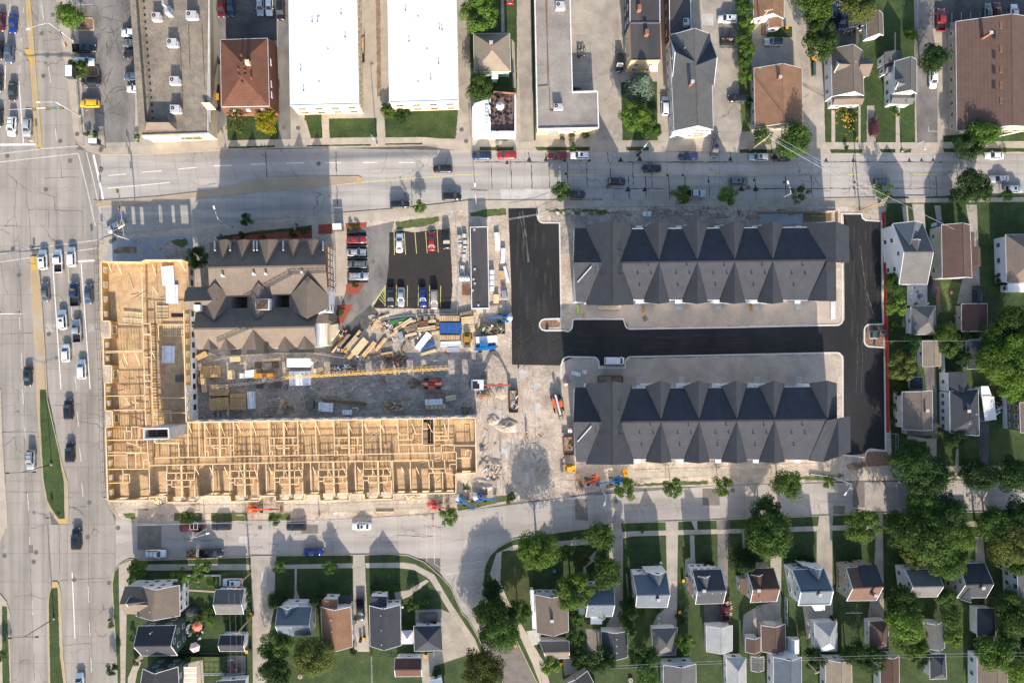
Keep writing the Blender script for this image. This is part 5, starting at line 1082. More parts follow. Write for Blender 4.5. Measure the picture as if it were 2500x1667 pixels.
for (ya,yb,n) in ((600,712,7),(722,756,3)):
 for z in (1.6,4.4,7.2):
  a=P(795,yb,9.3);b=P(793,ya,9.3);winrow(r,(a.x+.4 if ya<700 else a.x+.1,a.y),(b.x+.4 if ya<700 else b.x+.1,b.y),z,n,.9,1.3)
for z in (1.6,4.4,7.2):
 a=P(487,849,9.3);b=P(770,846,9.3);winrow(r,a,b,z,12,1,1.3)
 b=P(516,595,9.3);a=P(790,591,9.3);winrow(r,a,b,z,12,1,1.3)
for x in (525,562,620,628,692,789):
 obj('flue',MB().bar(P(x,590,10.2),P(x,612,11.6),.3,.5),M['galv'],r)
for x,y in ((546,674),(622,670),(651,670),(739,666)):p=P(x,y,12.2);vent(r,p.x,p.y,11.8,13.2,'w_white',.2)
for a,b in (((508,654),(795,648)),((472,803),(767,798))):obj('ridge_cap',MB().bar(P(*a,zt+.05),P(*b,zt+.05),.4,.1),M['sh_taupe'],r)
obj('rear_stair_wall',MB().prism([P(768,790,6),P(798,782,6),P(798,843,6),P(773,846,6)],BZ,5.5),M['w_cream'],r)
for i in range(7):obj('stair_slat',MB().bar(P(771+i*3.6,790,6.3),P(773+i*3.6,842,6.3),.25,.1),M['w_white'],r)
annex(r,[(800,795),(826,790),(826,806),(800,842)],3,'w_cream','trim_tan',0)
obj('hip_cap',MB().prism([P(775,768,9),P(803,767,9),P(803,789,9),P(769,789,9)],8.6,9.3),M['sh_taupe'],r)

# ------------------------------------------------------------ timber framed building
DZ=3.7;WT=6.6
tf=thing('timber_frame_building','huge L shaped apartment building under construction, bare golden timber walls and decking','building',P(600,1050,BZ))
o0=ROOT[tf.name]
def T(x,y,z=WT):return P(x,y,z)
deckpts=[(248,640),(346,640),(354,636),(446,635),(455,1031),(1163,1019),(1163,1155),(1113,1157),(1113,1203),(262,1222),(256,1050)]
q=[P(x,y,WT) for x,y in deckpts]
obj('lower_storey',MB().prism([Vector((v.x,v.y,0)) for v in inset(q,.03)],BZ,DZ-.02),M['wrap'],tf)
obj('deck',MB().prism([Vector((v.x,v.y,0)) for v in q],DZ-.3,DZ),M['osb'],tf)
def inside(x,y,poly):
 c=False;n=len(poly)
 for i in range(n):
  a,b=poly[i],poly[i-1]
  if (a[1]>y) !=(b[1]>y) and x<(b[0]-a[0])*(y-a[1])/(b[1]-a[1])+a[0]:c=not c
 return c
wp=[(v.x,v.y) for v in q]
sheet_me=MB().box((0,0,0),(2.36,1.18,.02)).mesh('osb_sheet');sheet_me.materials.append(M['osb'])
cells=[]
x=min(p[0] for p in wp)+1.3
row=0
ys=max(p[1] for p in wp)-.7
while ys>min(p[1] for p in wp):
 xx=min(p[0] for p in wp)+1.3+(1.2 if row%2 else 0)
 while xx<max(p[0] for p in wp):
  if all(inside(xx+a,ys+b,wp) for a in (-1.18,1.18) for b in (-.59,.59)):cells.append((xx,ys))
  xx+=2.4
 ys-=1.2;row+=1
random.Random(3).shuffle(cells)
for xx,yy in cells[:290]:inst('deck_sheet',sheet_me,tf,(xx-o0.x,yy-o0.y,DZ+.011-o0.z),0)
k=MB()
for xx,yy in cells[290:]:k.box((xx,yy,DZ+.011),(2.36,1.18,.02))
obj('deck_sheets',k,M['osb'],tf,kind='stuff')
def extwall(a,b,ops=(),m='osb_wall',z0=DZ,z1=WT,th=.16,parent=None,plate=True):
 """a,b pixel points at wall-top height; ops = (t0,t1,sill,head) fractions along / metres above deck"""
 A=T(*a);B=T(*b);A.z=B.z=0;d=B-A;L=d.length;u=d/L;rz=math.atan2(d.y,d.x);mb=MB()
 def seg(t0,t1,s0,s1):
  if (t1-t0)*L<.02 or s1-s0<.02:return
  c=A+u*L*(t0+t1)/2;mb.box((c.x,c.y,z0+(s0+s1)/2),((t1-t0)*L,th,s1-s0),rz)
 h=z1-z0;last=0
 for t0,t1,s,hd in sorted(ops):
  seg(last,t0,0,h);seg(t0,t1,0,s);seg(t0,t1,hd,h);last=t1
 seg(last,1,0,h)
 w_=obj('exterior_wall',mb,M[m],tf)
 if plate:obj('top_plate',MB().box(((A.x+B.x)/2,(A.y+B.y)/2,z1+.04),(L+.1,th+.06,.08),rz),M['plate'],w_)
 for t0,t1,s,hd in ops:
  k=MB()
  for t in (t0,t1):c=A+u*L*t;k.box((c.x,c.y,z0+(s+hd)/2),(.08,th+.14,hd-s),rz)
  c=A+u*L*(t0+t1)/2
  for zz in (s,hd):k.box((c.x,c.y,z0+zz),((t1-t0)*L,th+.14,.08),rz)
  obj('window_opening',k,M['plate'],w_)
def wo(L,n,w=1.4,s=.7,hd=2.3):
 return [((i+.5)/n-w/2/L,(i+.5)/n+w/2/L,s,hd) for i in range(n)]
extwall((247,639),(345,640),[(.16,.34,0.3,2.4),(.48,.58,.4,2.4),(.7,.8,.4,2.4)]);extwall((354,635),(446,635),[(.1,.2,.4,2.4),(.45,.55,.4,2.4),(.7,.92,.3,2.4)]);extwall((345,640),(354,635))
wb=[(247,639),(250,784),(269,784),(270,825),(252,825),(254,892),(273,893),(273,934),(256,934),(257,1002),(274,1003),(276,1041),(258,1042),(264,1222)]
opsL={0:wo(14.5,4),2:wo(4,1,2,.4,2.4),4:wo(7,2),6:wo(4,1,2,.4,2.4),8:wo(7,2),10:wo(4,1,2,.4,2.4),12:wo(18,5)}
for i in range(len(wb)-1):extwall(wb[i],wb[i+1],opsL.get(i,()))
sb=[(264,1222),(364,1221),(365,1213),(407,1211),(408,1226),(479,1226),(500,1210),(562,1210),(563,1224),(631,1223),(637,1211),(672,1210),(673,1223),(740,1221),(745,1209),(780,1208),(781,1222),(851,1221),(857,1207),(889,1206),(890,1219),(960,1218),(962,1206),(1113,1203)]
for i in range(len(sb)-1):
 L=math.hypot(sb[i+1][0]-sb[i][0],sb[i+1][1]-sb[i][1])/10
 extwall(sb[i],sb[i+1],wo(L,2 if L>5 else 1,2.2 if L>3.2 else 1.2,.15,2.4) if L>3 and L<11 else (wo(L,5,1.8,.2,2.4) if L>=11 else ()))
extwall((1113,1203),(1113,1156));extwall((1113,1156),(1163,1154),wo(5,1,2.2,.3,2.4));extwall((1163,1154),(1160,1020),wo(13,3),'wrap')
extwall((1160,1020),(455,1031),wo(67,20,1.6,.6,2.3),'wrap')
extwall((449,757),(452,940),wo(17,6,1.3),'osb_wall');extwall((452,942),(455,1031),wo(9,4,1.2),'wrap')
for i in range(14):
 y=660+i*26;z=1.9;p=P(471+i*.9,y,0); 
 b_=T(446+(y-640)*.0235,y,WT);obj('window_opening',MB().box((b_.x+.0,b_.y,2.0),(.12,1.3,1.4)),M['black'],tf)
for i in range(22):
 b_=T(480+i*31,1031-i*.5,WT);obj('window_opening',MB().box((b_.x,b_.y+.02,2.0),(1.5,.12,1.4)),M['black'],tf)
def studwall(a,b,h=2.55,brace=False):
 A=T(*a);B=T(*b);A.z=B.z=DZ;d=B-A;L=d.length
 if L<.3:return
 u=d/L;rz=math.atan2(d.y,d.x);k=MB();c=(A+B)/2;w_=.14
 w=obj('stud_wall',MB().box((c.x,c.y,DZ+.04),(L,w_,.06),rz),M['stud'],tf)
 n=max(1,int(L/.6))
 for i in range(n+1):
  p=A+u*L*i/n;k.box((p.x,p.y,DZ+h/2),(.045,.1,h-.1),rz)
 w.data.materials.clear()
 bpy.data.meshes.remove(w.data) if False else None
 w2=k;w2.box((c.x,c.y,DZ+.04),(L,w_,.06),rz)
 w.data=w2.mesh('stud_wall',o0);w.data.materials.append(M['stud'])
 obj('top_plate',MB().box((c.x,c.y,DZ+h),(L+.08,.17,.09),rz),M['plate'],w)
SW=[]
SW+=[((365,1137),(700,1129)),((700,1129),(1045,1124)),((375,1118),(1080,1106)),((376,1082),(376,1118)),((362,1135),(364,1222))]
for x0,yb in ((440,1137),(594,1132),(704,1131),(812,1129),(921,1127)):
 SW+=[((x0,yb),(x0+2,yb+88)),((x0+2,yb),(x0+4,yb+88)),((x0-34,yb),(x0-34,yb+18)),((x0-35,yb+18),(x0+34,yb+17)),((x0-35,yb+18),(x0-35,yb+36)),((x0-35,yb+36),(x0+32,yb+35)),((x0-22,yb+36),(x0-22,yb+52)),((x0-22,yb+52),(x0+24,yb+51)),((x0+34,yb-2),(x0+34,yb+17)),((x0+33,yb+17),(x0+33,yb+35)),((x0+24,yb+35),(x0+24,yb+51)),((x0-35,yb+46),(x0-34,yb+88)),((x0-35,yb+46),(x0-22,yb+46)),((x0+34,yb+46),(x0+35,yb+84)),((x0-12,yb+18),(x0-12,yb+35)),((x0+14,yb+17),(x0+14,yb+35))]
SW+=[((518,1134),(520,1211)),((648,1131),(650,1210)),((757,1129),(759,1209)),((866,1127),(868,1206)),((1001,1125),(1003,1204)),((958,1126),(960,1206)),((1047,1155),(1048,1203)),((1080,1155),(1081,1203)),((1047,1155),(1082,1154)),((1046,1124),(1048,1145)),((1048,1145),(1087,1144)),((1056,1123),(1057,1144)),((1085,1122),(1087,1155)),((1087,1155),(1113,1160)),((1098,1134),(1098,1145))]
for x0 in (533,690,849):
 SW+=[((x0,1031),(x0+2,1114)),((x0+2,1031),(x0+4,1114)),((x0-35,1031),(x0-33,1114)),((x0+35,1029),(x0+37,1112)),((x0-34,1069),(x0+36,1068)),((x0-33,1088),(x0+36,1087)),((x0-22,1069),(x0-22,1088)),((x0+24,1069),(x0+24,1088)),((x0-16,1094),(x0+16,1094)),((x0-33,1101),(x0-26,1101)),((x0-26,1101),(x0-26,1114)),((x0+28,1099),(x0+36,1099)),((x0+29,1099),(x0+29,1112)),((x0-16,1088),(x0-16,1094))]
SW+=[((611,1030),(613,1112)),((769,1028),(771,1110)),((928,1026),(930,1107)),((971,1025),(972,1074)),((972,1074),(1008,1073)),((972,1061),(996,1061)),((995,1025),(996,1073)),((1008,1059),(1030,1059)),((1008,1059),(1008,1073)),((973,1086),(1031,1085)),((973,1086),(974,1106)),((1008,1086),(1008,1106)),((1031,1022),(1031,1087)),((1059,1022),(1061,1087)),((1031,1087),(1061,1087)),((1031,1047),(1044,1047)),((1061,1056),(1081,1056)),((1061,1065),(1095,1065)),((1061,1075),(1095,1074)),((1095,1020),(1095,1075)),((1073,1065),(1073,1075)),((1048,1087),(1049,1106)),((1060,1087),(1061,1105)),((1078,1087),(1109,1086)),((1077,1087),(1078,1105)),((1077,1105),(1114,1104)),((1109,1086),(1109,1104)),((1109,1088),(1162,1088)),((1114,1104),(1114,1156)),((1137,1100),(1150,1100)),((1150,1100),(1149,1120)),((1116,1119),(1149,1119)),((1137,1100),(1137,1112)),((1079,1105),(1080,1122)),((1094,1125),(1114,1124)),((1098,1134),(1114,1133)),((457,1032),(458,1116)),((484,1031),(485,1116))]
SW+=[((258,1075),(358,1073)),((357,1073),(362,1135)),((307,1042),(307,1052)),((303,1052),(303,1073)),((303,1053),(319,1053)),((319,1042),(319,1073)),((319,1042),(337,1042)),((338,1042),(338,1073)),((338,1045),(352,1045)),((262,1105),(360,1105)),((308,1107),(309,1145)),((307,1080),(332,1088)),((332,1075),(333,1091)),((342,1091),(342,1105)),((333,1091),(342,1091)),((308,1107),(357,1106)),((329,1108),(330,1145)),((262,1146),(362,1145)),((262,1112),(308,1112)),((298,1147),(298,1180)),((314,1158),(315,1178)),((298,1158),(314,1158)),((263,1180),(315,1178)),((348,1122),(360,1122)),((349,1122),(349,1145)),((376,1082),(436,1082)),((434,1082),(436,1117)),((376,1074),(376,1118))]
SW+=[((345,665),(346,760)),((346,760),(349,860)),((349,860),(352,965)),((352,965),(355,1040)),((366,792),(368,860)),((368,860),(370,960)),((370,960),(373,1030)),((253,858),(349,855)),((255,861),(349,858)),((256,967),(353,965)),((258,1002),(354,1000)),((366,792),(383,792)),((366,792),(460,792)),((373,972),(453,971)),((373,1008),(455,1008)),((328,967),(329,1000)),((303,987),(316,987)),((322,984),(338,984)),((349,818),(364,818)),((350,790),(366,790)),((350,815),(366,815)),((349,872),(368,872)),((352,915),(370,915)),((353,930),(370,930)),((354,945),(370,945)),((374,1002),(391,1002)),((391,1002),(391,1012)),((374,1012),(391,1012)),((415,1003),(416,1030)),((395,1003),(415,1003)),((373,1028),(383,1028)),((383,1028),(383,1040)),((272,893),(273,934)),((269,785),(270,825)),((384,792),(386,830)),((384,840),(385,930))]
for a,b in SW[:285]:studwall(a,b)
rr=random.Random(11)
for i in range(120):
 if i<80:x,y=rr.uniform(300,1100),rr.uniform(1040,1200)
 else:x,y=rr.uniform(262,455),rr.uniform(650,1030)
 a=T(x,y,DZ+.12);ang=rr.uniform(0,3.14) if rr.random()<.5 else rr.choice((.2,1.5,1.9));L=rr.uniform(1.2,4)
 inst('loose_board',cube(M['lumber_pale']),tf,(a.x-o0.x,a.y-o0.y,DZ+.08+.02*(i%4)-o0.z),ang,(L,.12,.05))
for x,y in [(440+i*36,1140) for i in range(18)]+[(460+i*39,1034) for i in range(17)]+[(262,640),(285,642),(345,650),(372,645),(440,640),(300,862),(330,862),(306,970),(372,860),(372,700)]:
 s=rr.choice((-1,1));obj('brace',MB().bar(T(x,y,WT-.1),T(x+8+rr.uniform(0,6),y+22+rr.uniform(-4,10),DZ+.1),.1,.06),M['plate'],tf)
def joists(x0,x1,y0,y1,n):
 for i in range(n):
  x=lerp(x0,x1,(i+.5)/n);obj('floor_joist',MB().bar(P(x,y0,DZ+.07),P(x,y1,DZ+.07),.07,.1),M['lumber'],tf)
joists(376,436,1086,1114,9);joists(1048,1080,1024,1084,5);joists(262,300,1076,1102,5);joists(270,345,1008,1040,10);joists(458,496,1036,1112,6)
for x0_,x1_ in ((500,530),(537,566),(658,688),(694,722),(816,846),(853,882)):joists(x0_,x1_,1036,1066,5)
joists(300,345,800,852,8);joists(300,350,895,960,9);joists(575,608,1035,1105,7);joists(618,650,1035,1108,6);joists(733,766,1035,1105,6);joists(776,808,1035,1105,6);joists(892,925,1034,1104,6);joists(935,966,1034,1102,6);joists(1100,1156,1022,1080,9)
k=MB()
for i in range(100):
 x=463+i*6.2
 if not 1026<x<1064:k.bar(P(x,1036,DZ+.06),P(x+random.uniform(-.5,.5),1110-random.choice((0,0,6,30)),DZ+.06),.09,.1)
for y_ in range(800,1000,7):k.bar(P(372,y_,DZ+.06),P(random.choice((386,392)),y_,DZ+.06),.09,.1)
for i in range(14):k.bar(P(286+i*5,1010,DZ+.06),P(286+i*5,1100,DZ+.06),.08,.1)
obj('floor_blocking',k,M['stud'],tf,kind='stuff')
obj('stair_well',MB().prism([T(1033,1024,DZ),T(1057,1024,DZ),T(1058,1085,DZ),T(1034,1085,DZ)],DZ+.03,DZ+.05),M['black'],tf)
obj('stair_well',MB().prism([P(418,765,DZ),P(452,765,DZ),P(452,774,DZ),P(418,774,DZ)],DZ+.03,DZ+.05),M['black'],tf)
obj('stair_flight',MB().prism([T(1034,1030,DZ),T(1044,1030,DZ),T(1045,1080,DZ),T(1035,1080,DZ)],DZ+.05,DZ+1.2),M['osb_dark'],tf)
sh=MB();zt_=13.4
out=[P(x,y,zt_) for x,y in ((351,1046),(412,1045),(413,1071),(351,1072))]
inn=[P(x,y,zt_) for x,y in ((354,1049),(409,1048),(410,1068),(354,1069))]
for i in range(4):
 a,b,c_,d_=out[i],out[(i+1)%4],inn[(i+1)%4],inn[i];sh.prism([a,b,c_,d_],DZ,zt_)
obj('lift_shaft',sh,M['concrete_block'],tf)
for yy in (1054,1060):obj('shaft_beam',MB().bar(P(354,yy,zt_-1.6),P(410,yy,zt_-1.6),.2,.2),M['rust'],tf)
obj('shaft_beam',MB().bar(P(383,1049,zt_-1.2),P(383,1069,zt_-1.2),.2,.2),M['rust'],tf)
obj('shaft_coping',MB().bar(out[0]+Vector((0,0,.03)),out[1]+Vector((0,0,.03)),.16,.06).bar(out[1]+Vector((0,0,.03)),out[2]+Vector((0,0,.03)),.16,.06).bar(out[2]+Vector((0,0,.03)),out[3]+Vector((0,0,.03)),.16,.06).bar(out[3]+Vector((0,0,.03)),out[0]+Vector((0,0,.03)),.16,.06),M['w_white'],tf)
def pack(lab,x,y,w,h,hh,m,rz=0,z=DZ,n=6,cat='stack',name='lumber_stack',group=None,mm=None,along=True):
 g_=.62 if name in ('truss_stack','wall_panel') else .86
 p=P(x,y,z);t=thing(name,lab,cat,(p.x,p.y,z),rz,group)
 for i in range(n):
  if along:obj('board',MB().box((0,-h/2+h*(i+.5)/n,hh/2),(w*random.uniform(.93,1),h/n*g_,hh*random.uniform(.85,1.05))),M[m],t,True)
  else:obj('board',MB().box((-w/2+w*(i+.5)/n,0,hh/2),(w/n*g_,h*random.uniform(.93,1),hh*random.uniform(.85,1.05))),M[m],t,True)
 if mm:obj('bearer',MB().box((-w*.35,0,.03),(.1,h*1.02,.06)).box((w*.35,0,.03),(.1,h*1.02,.06)),M[mm],t,True)
 return t
def wrapped(lab,x,y,w,h,hh,rz=0,z=DZ,logo='lift_red',n=1):
 p=P(x,y,z);t=thing('wrapped_bundle',lab,'bundle',(p.x,p.y,z),rz)
 obj('wrapping',MB().box((0,0,hh/2),(w,h,hh)),M['pale_sheet'],t,True)
 for i in (-.3,.3):obj('strap',MB().box((w*i,0,hh+.006),(.06,h*1.01,.012)),M['steel_dark'],t,True)
 obj('skid',MB().box((-w*.3,0,-.02),(.12,h*1.04,.04)).box((w*.3,0,-.02),(.12,h*1.04,.04)),M['lumber'],t,True)
 if logo:
  for i,(u,v) in enumerate(((-.35,.3),(.3,.3),(-.1,.1),(.4,-.1),(-.4,-.35),(.1,-.35),(.36,-.38))[:n]):obj('printed_mark',MB().box((w*u,h*v,hh+.004),(.18,.2,.008)),M[logo],t,True)
 return t
wrapped('white wrapped bundle nearest the top of the golden deck',412,673,2.8,4.4,.5,.08,logo='line_worn',n=3);wrapped('white wrapped bundle second from the top on the golden deck',422,718,2.8,4.3,.5,.02,logo='line_worn',n=3);wrapped('white wrapped bundle on the shaded part of the timber deck',413,865,2.9,4.1,.5,-.01,logo='line_worn',n=3)
for lab,x,y,w,h,n in (('slatted panel stack left of the stair opening on the deck',398,763,2.7,3.1,8),('flat rack of joists lying beside the corridor wall on the deck',325,777,4.6,2.9,4),('framed wall panel lying flat on the shaded deck',429,806,5.8,2.7,3)):
 t=pack(lab,x,y,w,h,.25,'lumber_pale',-.08 if x<330 else 0,n=14 if w>3 else 9,along=w<3,name='wall_panel')
 obj('rail',MB().box((0,h/2,.3),(w,.12,.1)).box((0,-h/2,.3),(w,.12,.1)).box((0,0,.3),(w,.1,.1)),M['plate'],t,True)
t=pack('dark pallet of scrap on the shaded deck',440,924,2.0,1.5,.4,'steel_dark',0,name='scrap_pallet',n=5)
def person(lab,x,y,z,shirt,hat,rz=0.0,pose='stand'):
 p=P(x,y,z);t=thing('person',lab,'person',(p.x,p.y,z),rz)
 me=bpy.data.meshes.new('body')
 V=[(0,0,.95),(0,0,1.2),(0,0,1.42),(0,.02,1.52),(0,.03,1.66),(.19,0,1.4),(.27,.05,1.12),(.25,.25,.98),(-.19,0,1.4),(-.27,.05,1.12),(-.25,.25,.98),(.1,0,.9),(.12,.12,.5),(.12,.0,.08),(.12,.16,.04),(-.1,0,.9),(-.12,-.1,.5),(-.12,-.22,.1),(-.12,-.08,.04)]
 E=[(0,1),(1,2),(2,3),(3,4),(2,5),(5,6),(6,7),(2,8),(8,9),(9,10),(0,11),(11,12),(12,13),(13,14),(0,15),(15,16),(16,17),(17,18)]
 R=[.15,.14,.16,.07,.11,.075,.055,.04,.075,.055,.04,.1,.07,.05,.05,.1,.07,.05,.05]
 me.from_pydata(V,E,[]);o=bpy.data.objects.new('body',me);COL.objects.link(o);me.materials.append(M[shirt])
 o.parent=t;md=o.modifiers.new('skin','SKIN');sv=me.skin_vertices if me.skin_vertices else None
 if not me.skin_vertices:me.attributes  # created by the modifier below
 bpy.context.view_layer.objects.active=o
 try:
  for i,rad in enumerate(R):me.skin_vertices[0].data[i].radius=(rad,rad*.85)
  me.skin_vertices[0].data[0].use_root=True
 except Exception:pass
 o.modifiers.new('sub','SUBSURF').levels=1
 obj('head',MB().dome((0,.03,1.68),.1,.12,.13,10,6,True),M['skin'],t,True);obj('hard_hat',MB().dome((0,.03,1.72),.14,.17,.13,10,4).box((0,.15,1.73),(.22,.16,.02)),M[hat],t,True)
 obj('trousers',MB().tube((.11,.05,.5),(.1,0,.92),.09,.13).tube((-.11,-.06,.5),(-.1,0,.92),.09,.13),M['cloth_dark'],t,True)
 return t
person('worker in dark clothes and white hard hat on the pale dirt between the blocks',1286,1052,BZ,'cloth_dark','w_white');person('worker in dark shirt with yellow hard hat just below the other on the dirt',1285,1060,BZ,'cloth_dark','yellow_bin',1.5)
person('worker in green vest in the timber corridor',444,1119,DZ,'hivis','yellow_bin',.5);person('worker in red shirt inside the timber frame rooms',943,1082,DZ,'lift_red','w_white',2)
person('pedestrian in purple crossing the shaded pavement by the flower beds',727,550,BZ,'tarp_blue','black',1);person('pedestrian in white shirt beside the purple clothed one',722,560,BZ,'w_white','wood_dark',4)
person('worker in green vest below the white van',1491,907,BZ,'hivis','hivis',1)
# ------------------------------------------------------------ vehicles
PAINT={}
def paint(n,c,metal=.3):
 if n not in PAINT:PAINT[n]=mat('paint_'+n,c,tuple(v*.96 for v in c),fine=0,rough=.32,metal=metal,spec=.5,coat=.6)
 return PAINT[n]
PC=dict(white=(.72,.74,.76),silver=(.42,.45,.48),grey=(.16,.17,.18),dark=(.035,.04,.045),black=(.012,.013,.016),blue=(.015,.04,.22),navy=(.03,.05,.12),red=(.26,.02,.025),maroon=(.12,.015,.025),yellow=(.75,.38,.01),tan=(.4,.36,.3),steelblue=(.1,.14,.2),orange=(.6,.2,.03))
TY={ # stations: x, halfwidth, z_sill, z_shoulder, z_top ; greenhouse: base f/r, roof f/r, base z, roof z, base halfw, roof halfw
'sedan':dict(st=[(2.36,.55,.38,.5,.55),(2.28,.74,.28,.6,.67),(2.0,.86,.24,.7,.79),(1.1,.91,.22,.82,.93),(0,.92,.22,.88,.94),(-1.2,.92,.22,.9,.97),(-1.8,.9,.24,.9,1.02),(-2.2,.83,.28,.86,.98),(-2.36,.66,.38,.7,.76)],gh=(1.12,-1.82,.3,-1.05,.92,1.45,.80,.60)),
'suv':dict(st=[(2.36,.62,.42,.62,.7),(2.28,.82,.32,.76,.88),(2.0,.91,.3,.88,1.0),(1.15,.94,.28,.98,1.08),(0,.95,.28,1.0,1.06),(-1.4,.95,.28,1.02,1.08),(-2.1,.92,.3,1.02,1.08),(-2.34,.84,.34,.96,1.02),(-2.4,.7,.45,.8,.85)],gh=(1.22,-2.28,.45,-1.95,1.05,1.72,.84,.68)),
'van':dict(st=[(2.55,.7,.42,.7,.8),(2.45,.88,.34,.9,1.0),(2.2,.96,.3,1.0,1.15),(1.6,1.0,.28,1.15,1.25),(0,1.0,.28,1.2,1.25),(-2.4,1.0,.28,1.2,1.25),(-2.75,.98,.34,1.15,1.2),(-2.8,.92,.4,1.0,1.1)],gh=(2.0,-2.72,1.2,-2.62,1.22,2.15,.92,.84)),
'pickup':dict(st=[(2.8,.68,.5,.75,.82),(2.72,.9,.4,.92,1.02),(2.3,.98,.36,1.02,1.12),(1.4,1.0,.34,1.08,1.18),(0,1.0,.34,1.08,1.12),(-.75,1.0,.34,1.08,1.1),(-.8,1.0,.34,.7,.72),(-2.72,1.0,.36,.7,.72),(-2.8,.95,.42,.66,.7)],gh=(1.45,-.78,.75,-.6,1.1,1.82,.88,.74)),
}
TY['hatch']=dict(st=[(x*.92,w*.97,a,b,c) for x,w,a,b,c in TY['suv']['st']],gh=(1.15,-2.05,.3,-1.6,1.0,1.55,.82,.64))
_car={}
def carparts(ty):
 if ty in _car:return _car[ty]
 t=TY[ty];st=t['st'];k=MB();rows=[]
 for x,w_,a,b,c in st:
  rows.append([(x,-w_*.82,a),(x,-w_*.98,a+.14),(x,-w_,(a+b)/2),(x,-w_*.94,b),(x,-w_*.6,c),(x,0,c+.02),(x,w_*.6,c),(x,w_*.94,b),(x,w_,(a+b)/2),(x,w_*.98,a+.14),(x,w_*.82,a)])
 vs=[p for r_ in rows for p in r_];n=11;fs=[]
 for i in range(len(rows)-1):
  for j in range(n-1):fs.append((i*n+j,i*n+j+1,(i+1)*n+j+1,(i+1)*n+j))
 fs.append(tuple(range(n))[::-1]);m=len(rows)-1;fs.append(tuple(range(m*n,m*n+n)))
 k.add(vs,fs,True)
 body=k
 f,rb,rf,rr_,zb,zr,wb,wr=t['gh']
 lo=[(f,-wb,zb),(f,wb,zb),(rb,wb,zb),(rb,-wb,zb)];hi=[(rf,-wr,zr-.04),(rf,wr,zr-.04),(rr_,wr,zr-.04),(rr_,-wr,zr-.04)]
 body.add([(x,y,z-.1) for x,y,z in lo]+hi,[(0,1,5,4),(1,2,6,5),(2,3,7,6),(3,0,4,7),(4,5,6,7)])
 P_={'body':body}
 rp=MB();x0,x1=rr_,rf;c=.18
 ring=[(x1-c,-wr),(x1,-wr+c),(x1,wr-c),(x1-c,wr),(x0+c,wr),(x0,wr-c),(x0,-wr+c),(x0+c,-wr)]
 vs=[(x,y,zr-.05) for x,y in ring]+[(lerp(x,(x0+x1)/2,.12),y*.85,zr+.005) for x,y in ring]
 rp.add(vs,[(i,(i+1)%8,(i+1)%8+8,i+8) for i in range(8)]+[tuple(range(8,16))],True);P_['roof']=rp
 def pane(a,b,c_,d,u0=.08,u1=.92,v0=.08,v1=.9,off=.015):
  a,b,c_,d=map(Vector,(a,b,c_,d));nrm=(b-a).cross(d-a).normalized()
  g_=lambda u,v:a.lerp(b,u).lerp(d.lerp(c_,u),v)+nrm*off
  return [g_(u0,v0),g_(u1,v0),g_(u1,v1),g_(u0,v1)]
 P_['windshield']=MB().poly(pane(lo[0],lo[1],hi[1],hi[0]))
 if ty=='van':pass
 P_['rear_window']=MB().poly(pane(lo[2],lo[3],hi[3],hi[2],.1,.9,.12,.85))
 sw=[]
 for s,(a,b,c_,d) in ((0,(lo[1],lo[2],hi[2],hi[1])),(1,(lo[3],lo[0],hi[0],hi[3]))):
  q_=MB()
  if ty=='van':q_.poly(pane(a,b,c_,d,.04,.26,.1,.85) if s==0 else pane(a,b,c_,d,.74,.96,.1,.85))
  else:
   q_.poly(pane(a,b,c_,d,.06,.48,.1,.85));q_.poly(pane(a,b,c_,d,.52,.93,.1,.85))
  P_['side_window%d'%s]=q_
 xf=st[0][0];xr=st[-1][0];zf=st[1][3];w1=st[1][1]
 for s in (-1,1):
  P_['headlight%d'%(s+1)]=MB().box((xf-.1,s*w1*.78,zf-.03),(.22,.3,.12));P_['tail_light%d'%(s+1)]=MB().box((xr+.06,s*st[-2][1]*.84,st[-2][3]-.12),(.14,.24,.2))
  P_['wing_mirror%d'%(s+1)]=MB().box((f-.35,s*(st[3][1]+.1),zb+.05),(.14,.22,.14))
 if ty=='pickup':
  b=MB();zt=1.1
  b.box((-1.78,-.95,(zt+.7)/2),(1.98,.1,zt-.7)).box((-1.78,.95,(zt+.7)/2),(1.98,.1,zt-.7)).box((-2.74,0,(zt+.7)/2),(.1,1.8,zt-.7));P_['bed']=b
  P_['bed_liner']=MB().box((-1.76,0,.74),(1.9,1.78,.04))
 out={}
 for n_,b in P_.items():out[n_]=b.mesh(n_.rstrip('012'))
 for n_ in out:out[n_].materials.append(M['black'])
 wy=st[3][1]-.11;rw=.34 if ty in ('sedan','hatch') else .39;wx=(1.42,-1.42) if ty not in ('pickup','van') else ((1.75,-1.75) if ty=='pickup' else (1.7,-1.7))
 ty_=MB().tube((0,-.12,0),(0,.12,0),rw,n=14).mesh('tyre');ty_.materials.append(M['rubber']);ri=MB().tube((0,-.13,0),(0,.13,0),rw*.6,n=10).mesh('rim');ri.materials.append(M['steel'])
 _car[ty]=(out,ty_,ri,wx,wy,rw);return _car[ty]
MATS={'windshield':'glass','rear_window':'glass','side_window':'glass','headlight':'trim','tail_light':'lift_red','bed_liner':'rubber'}
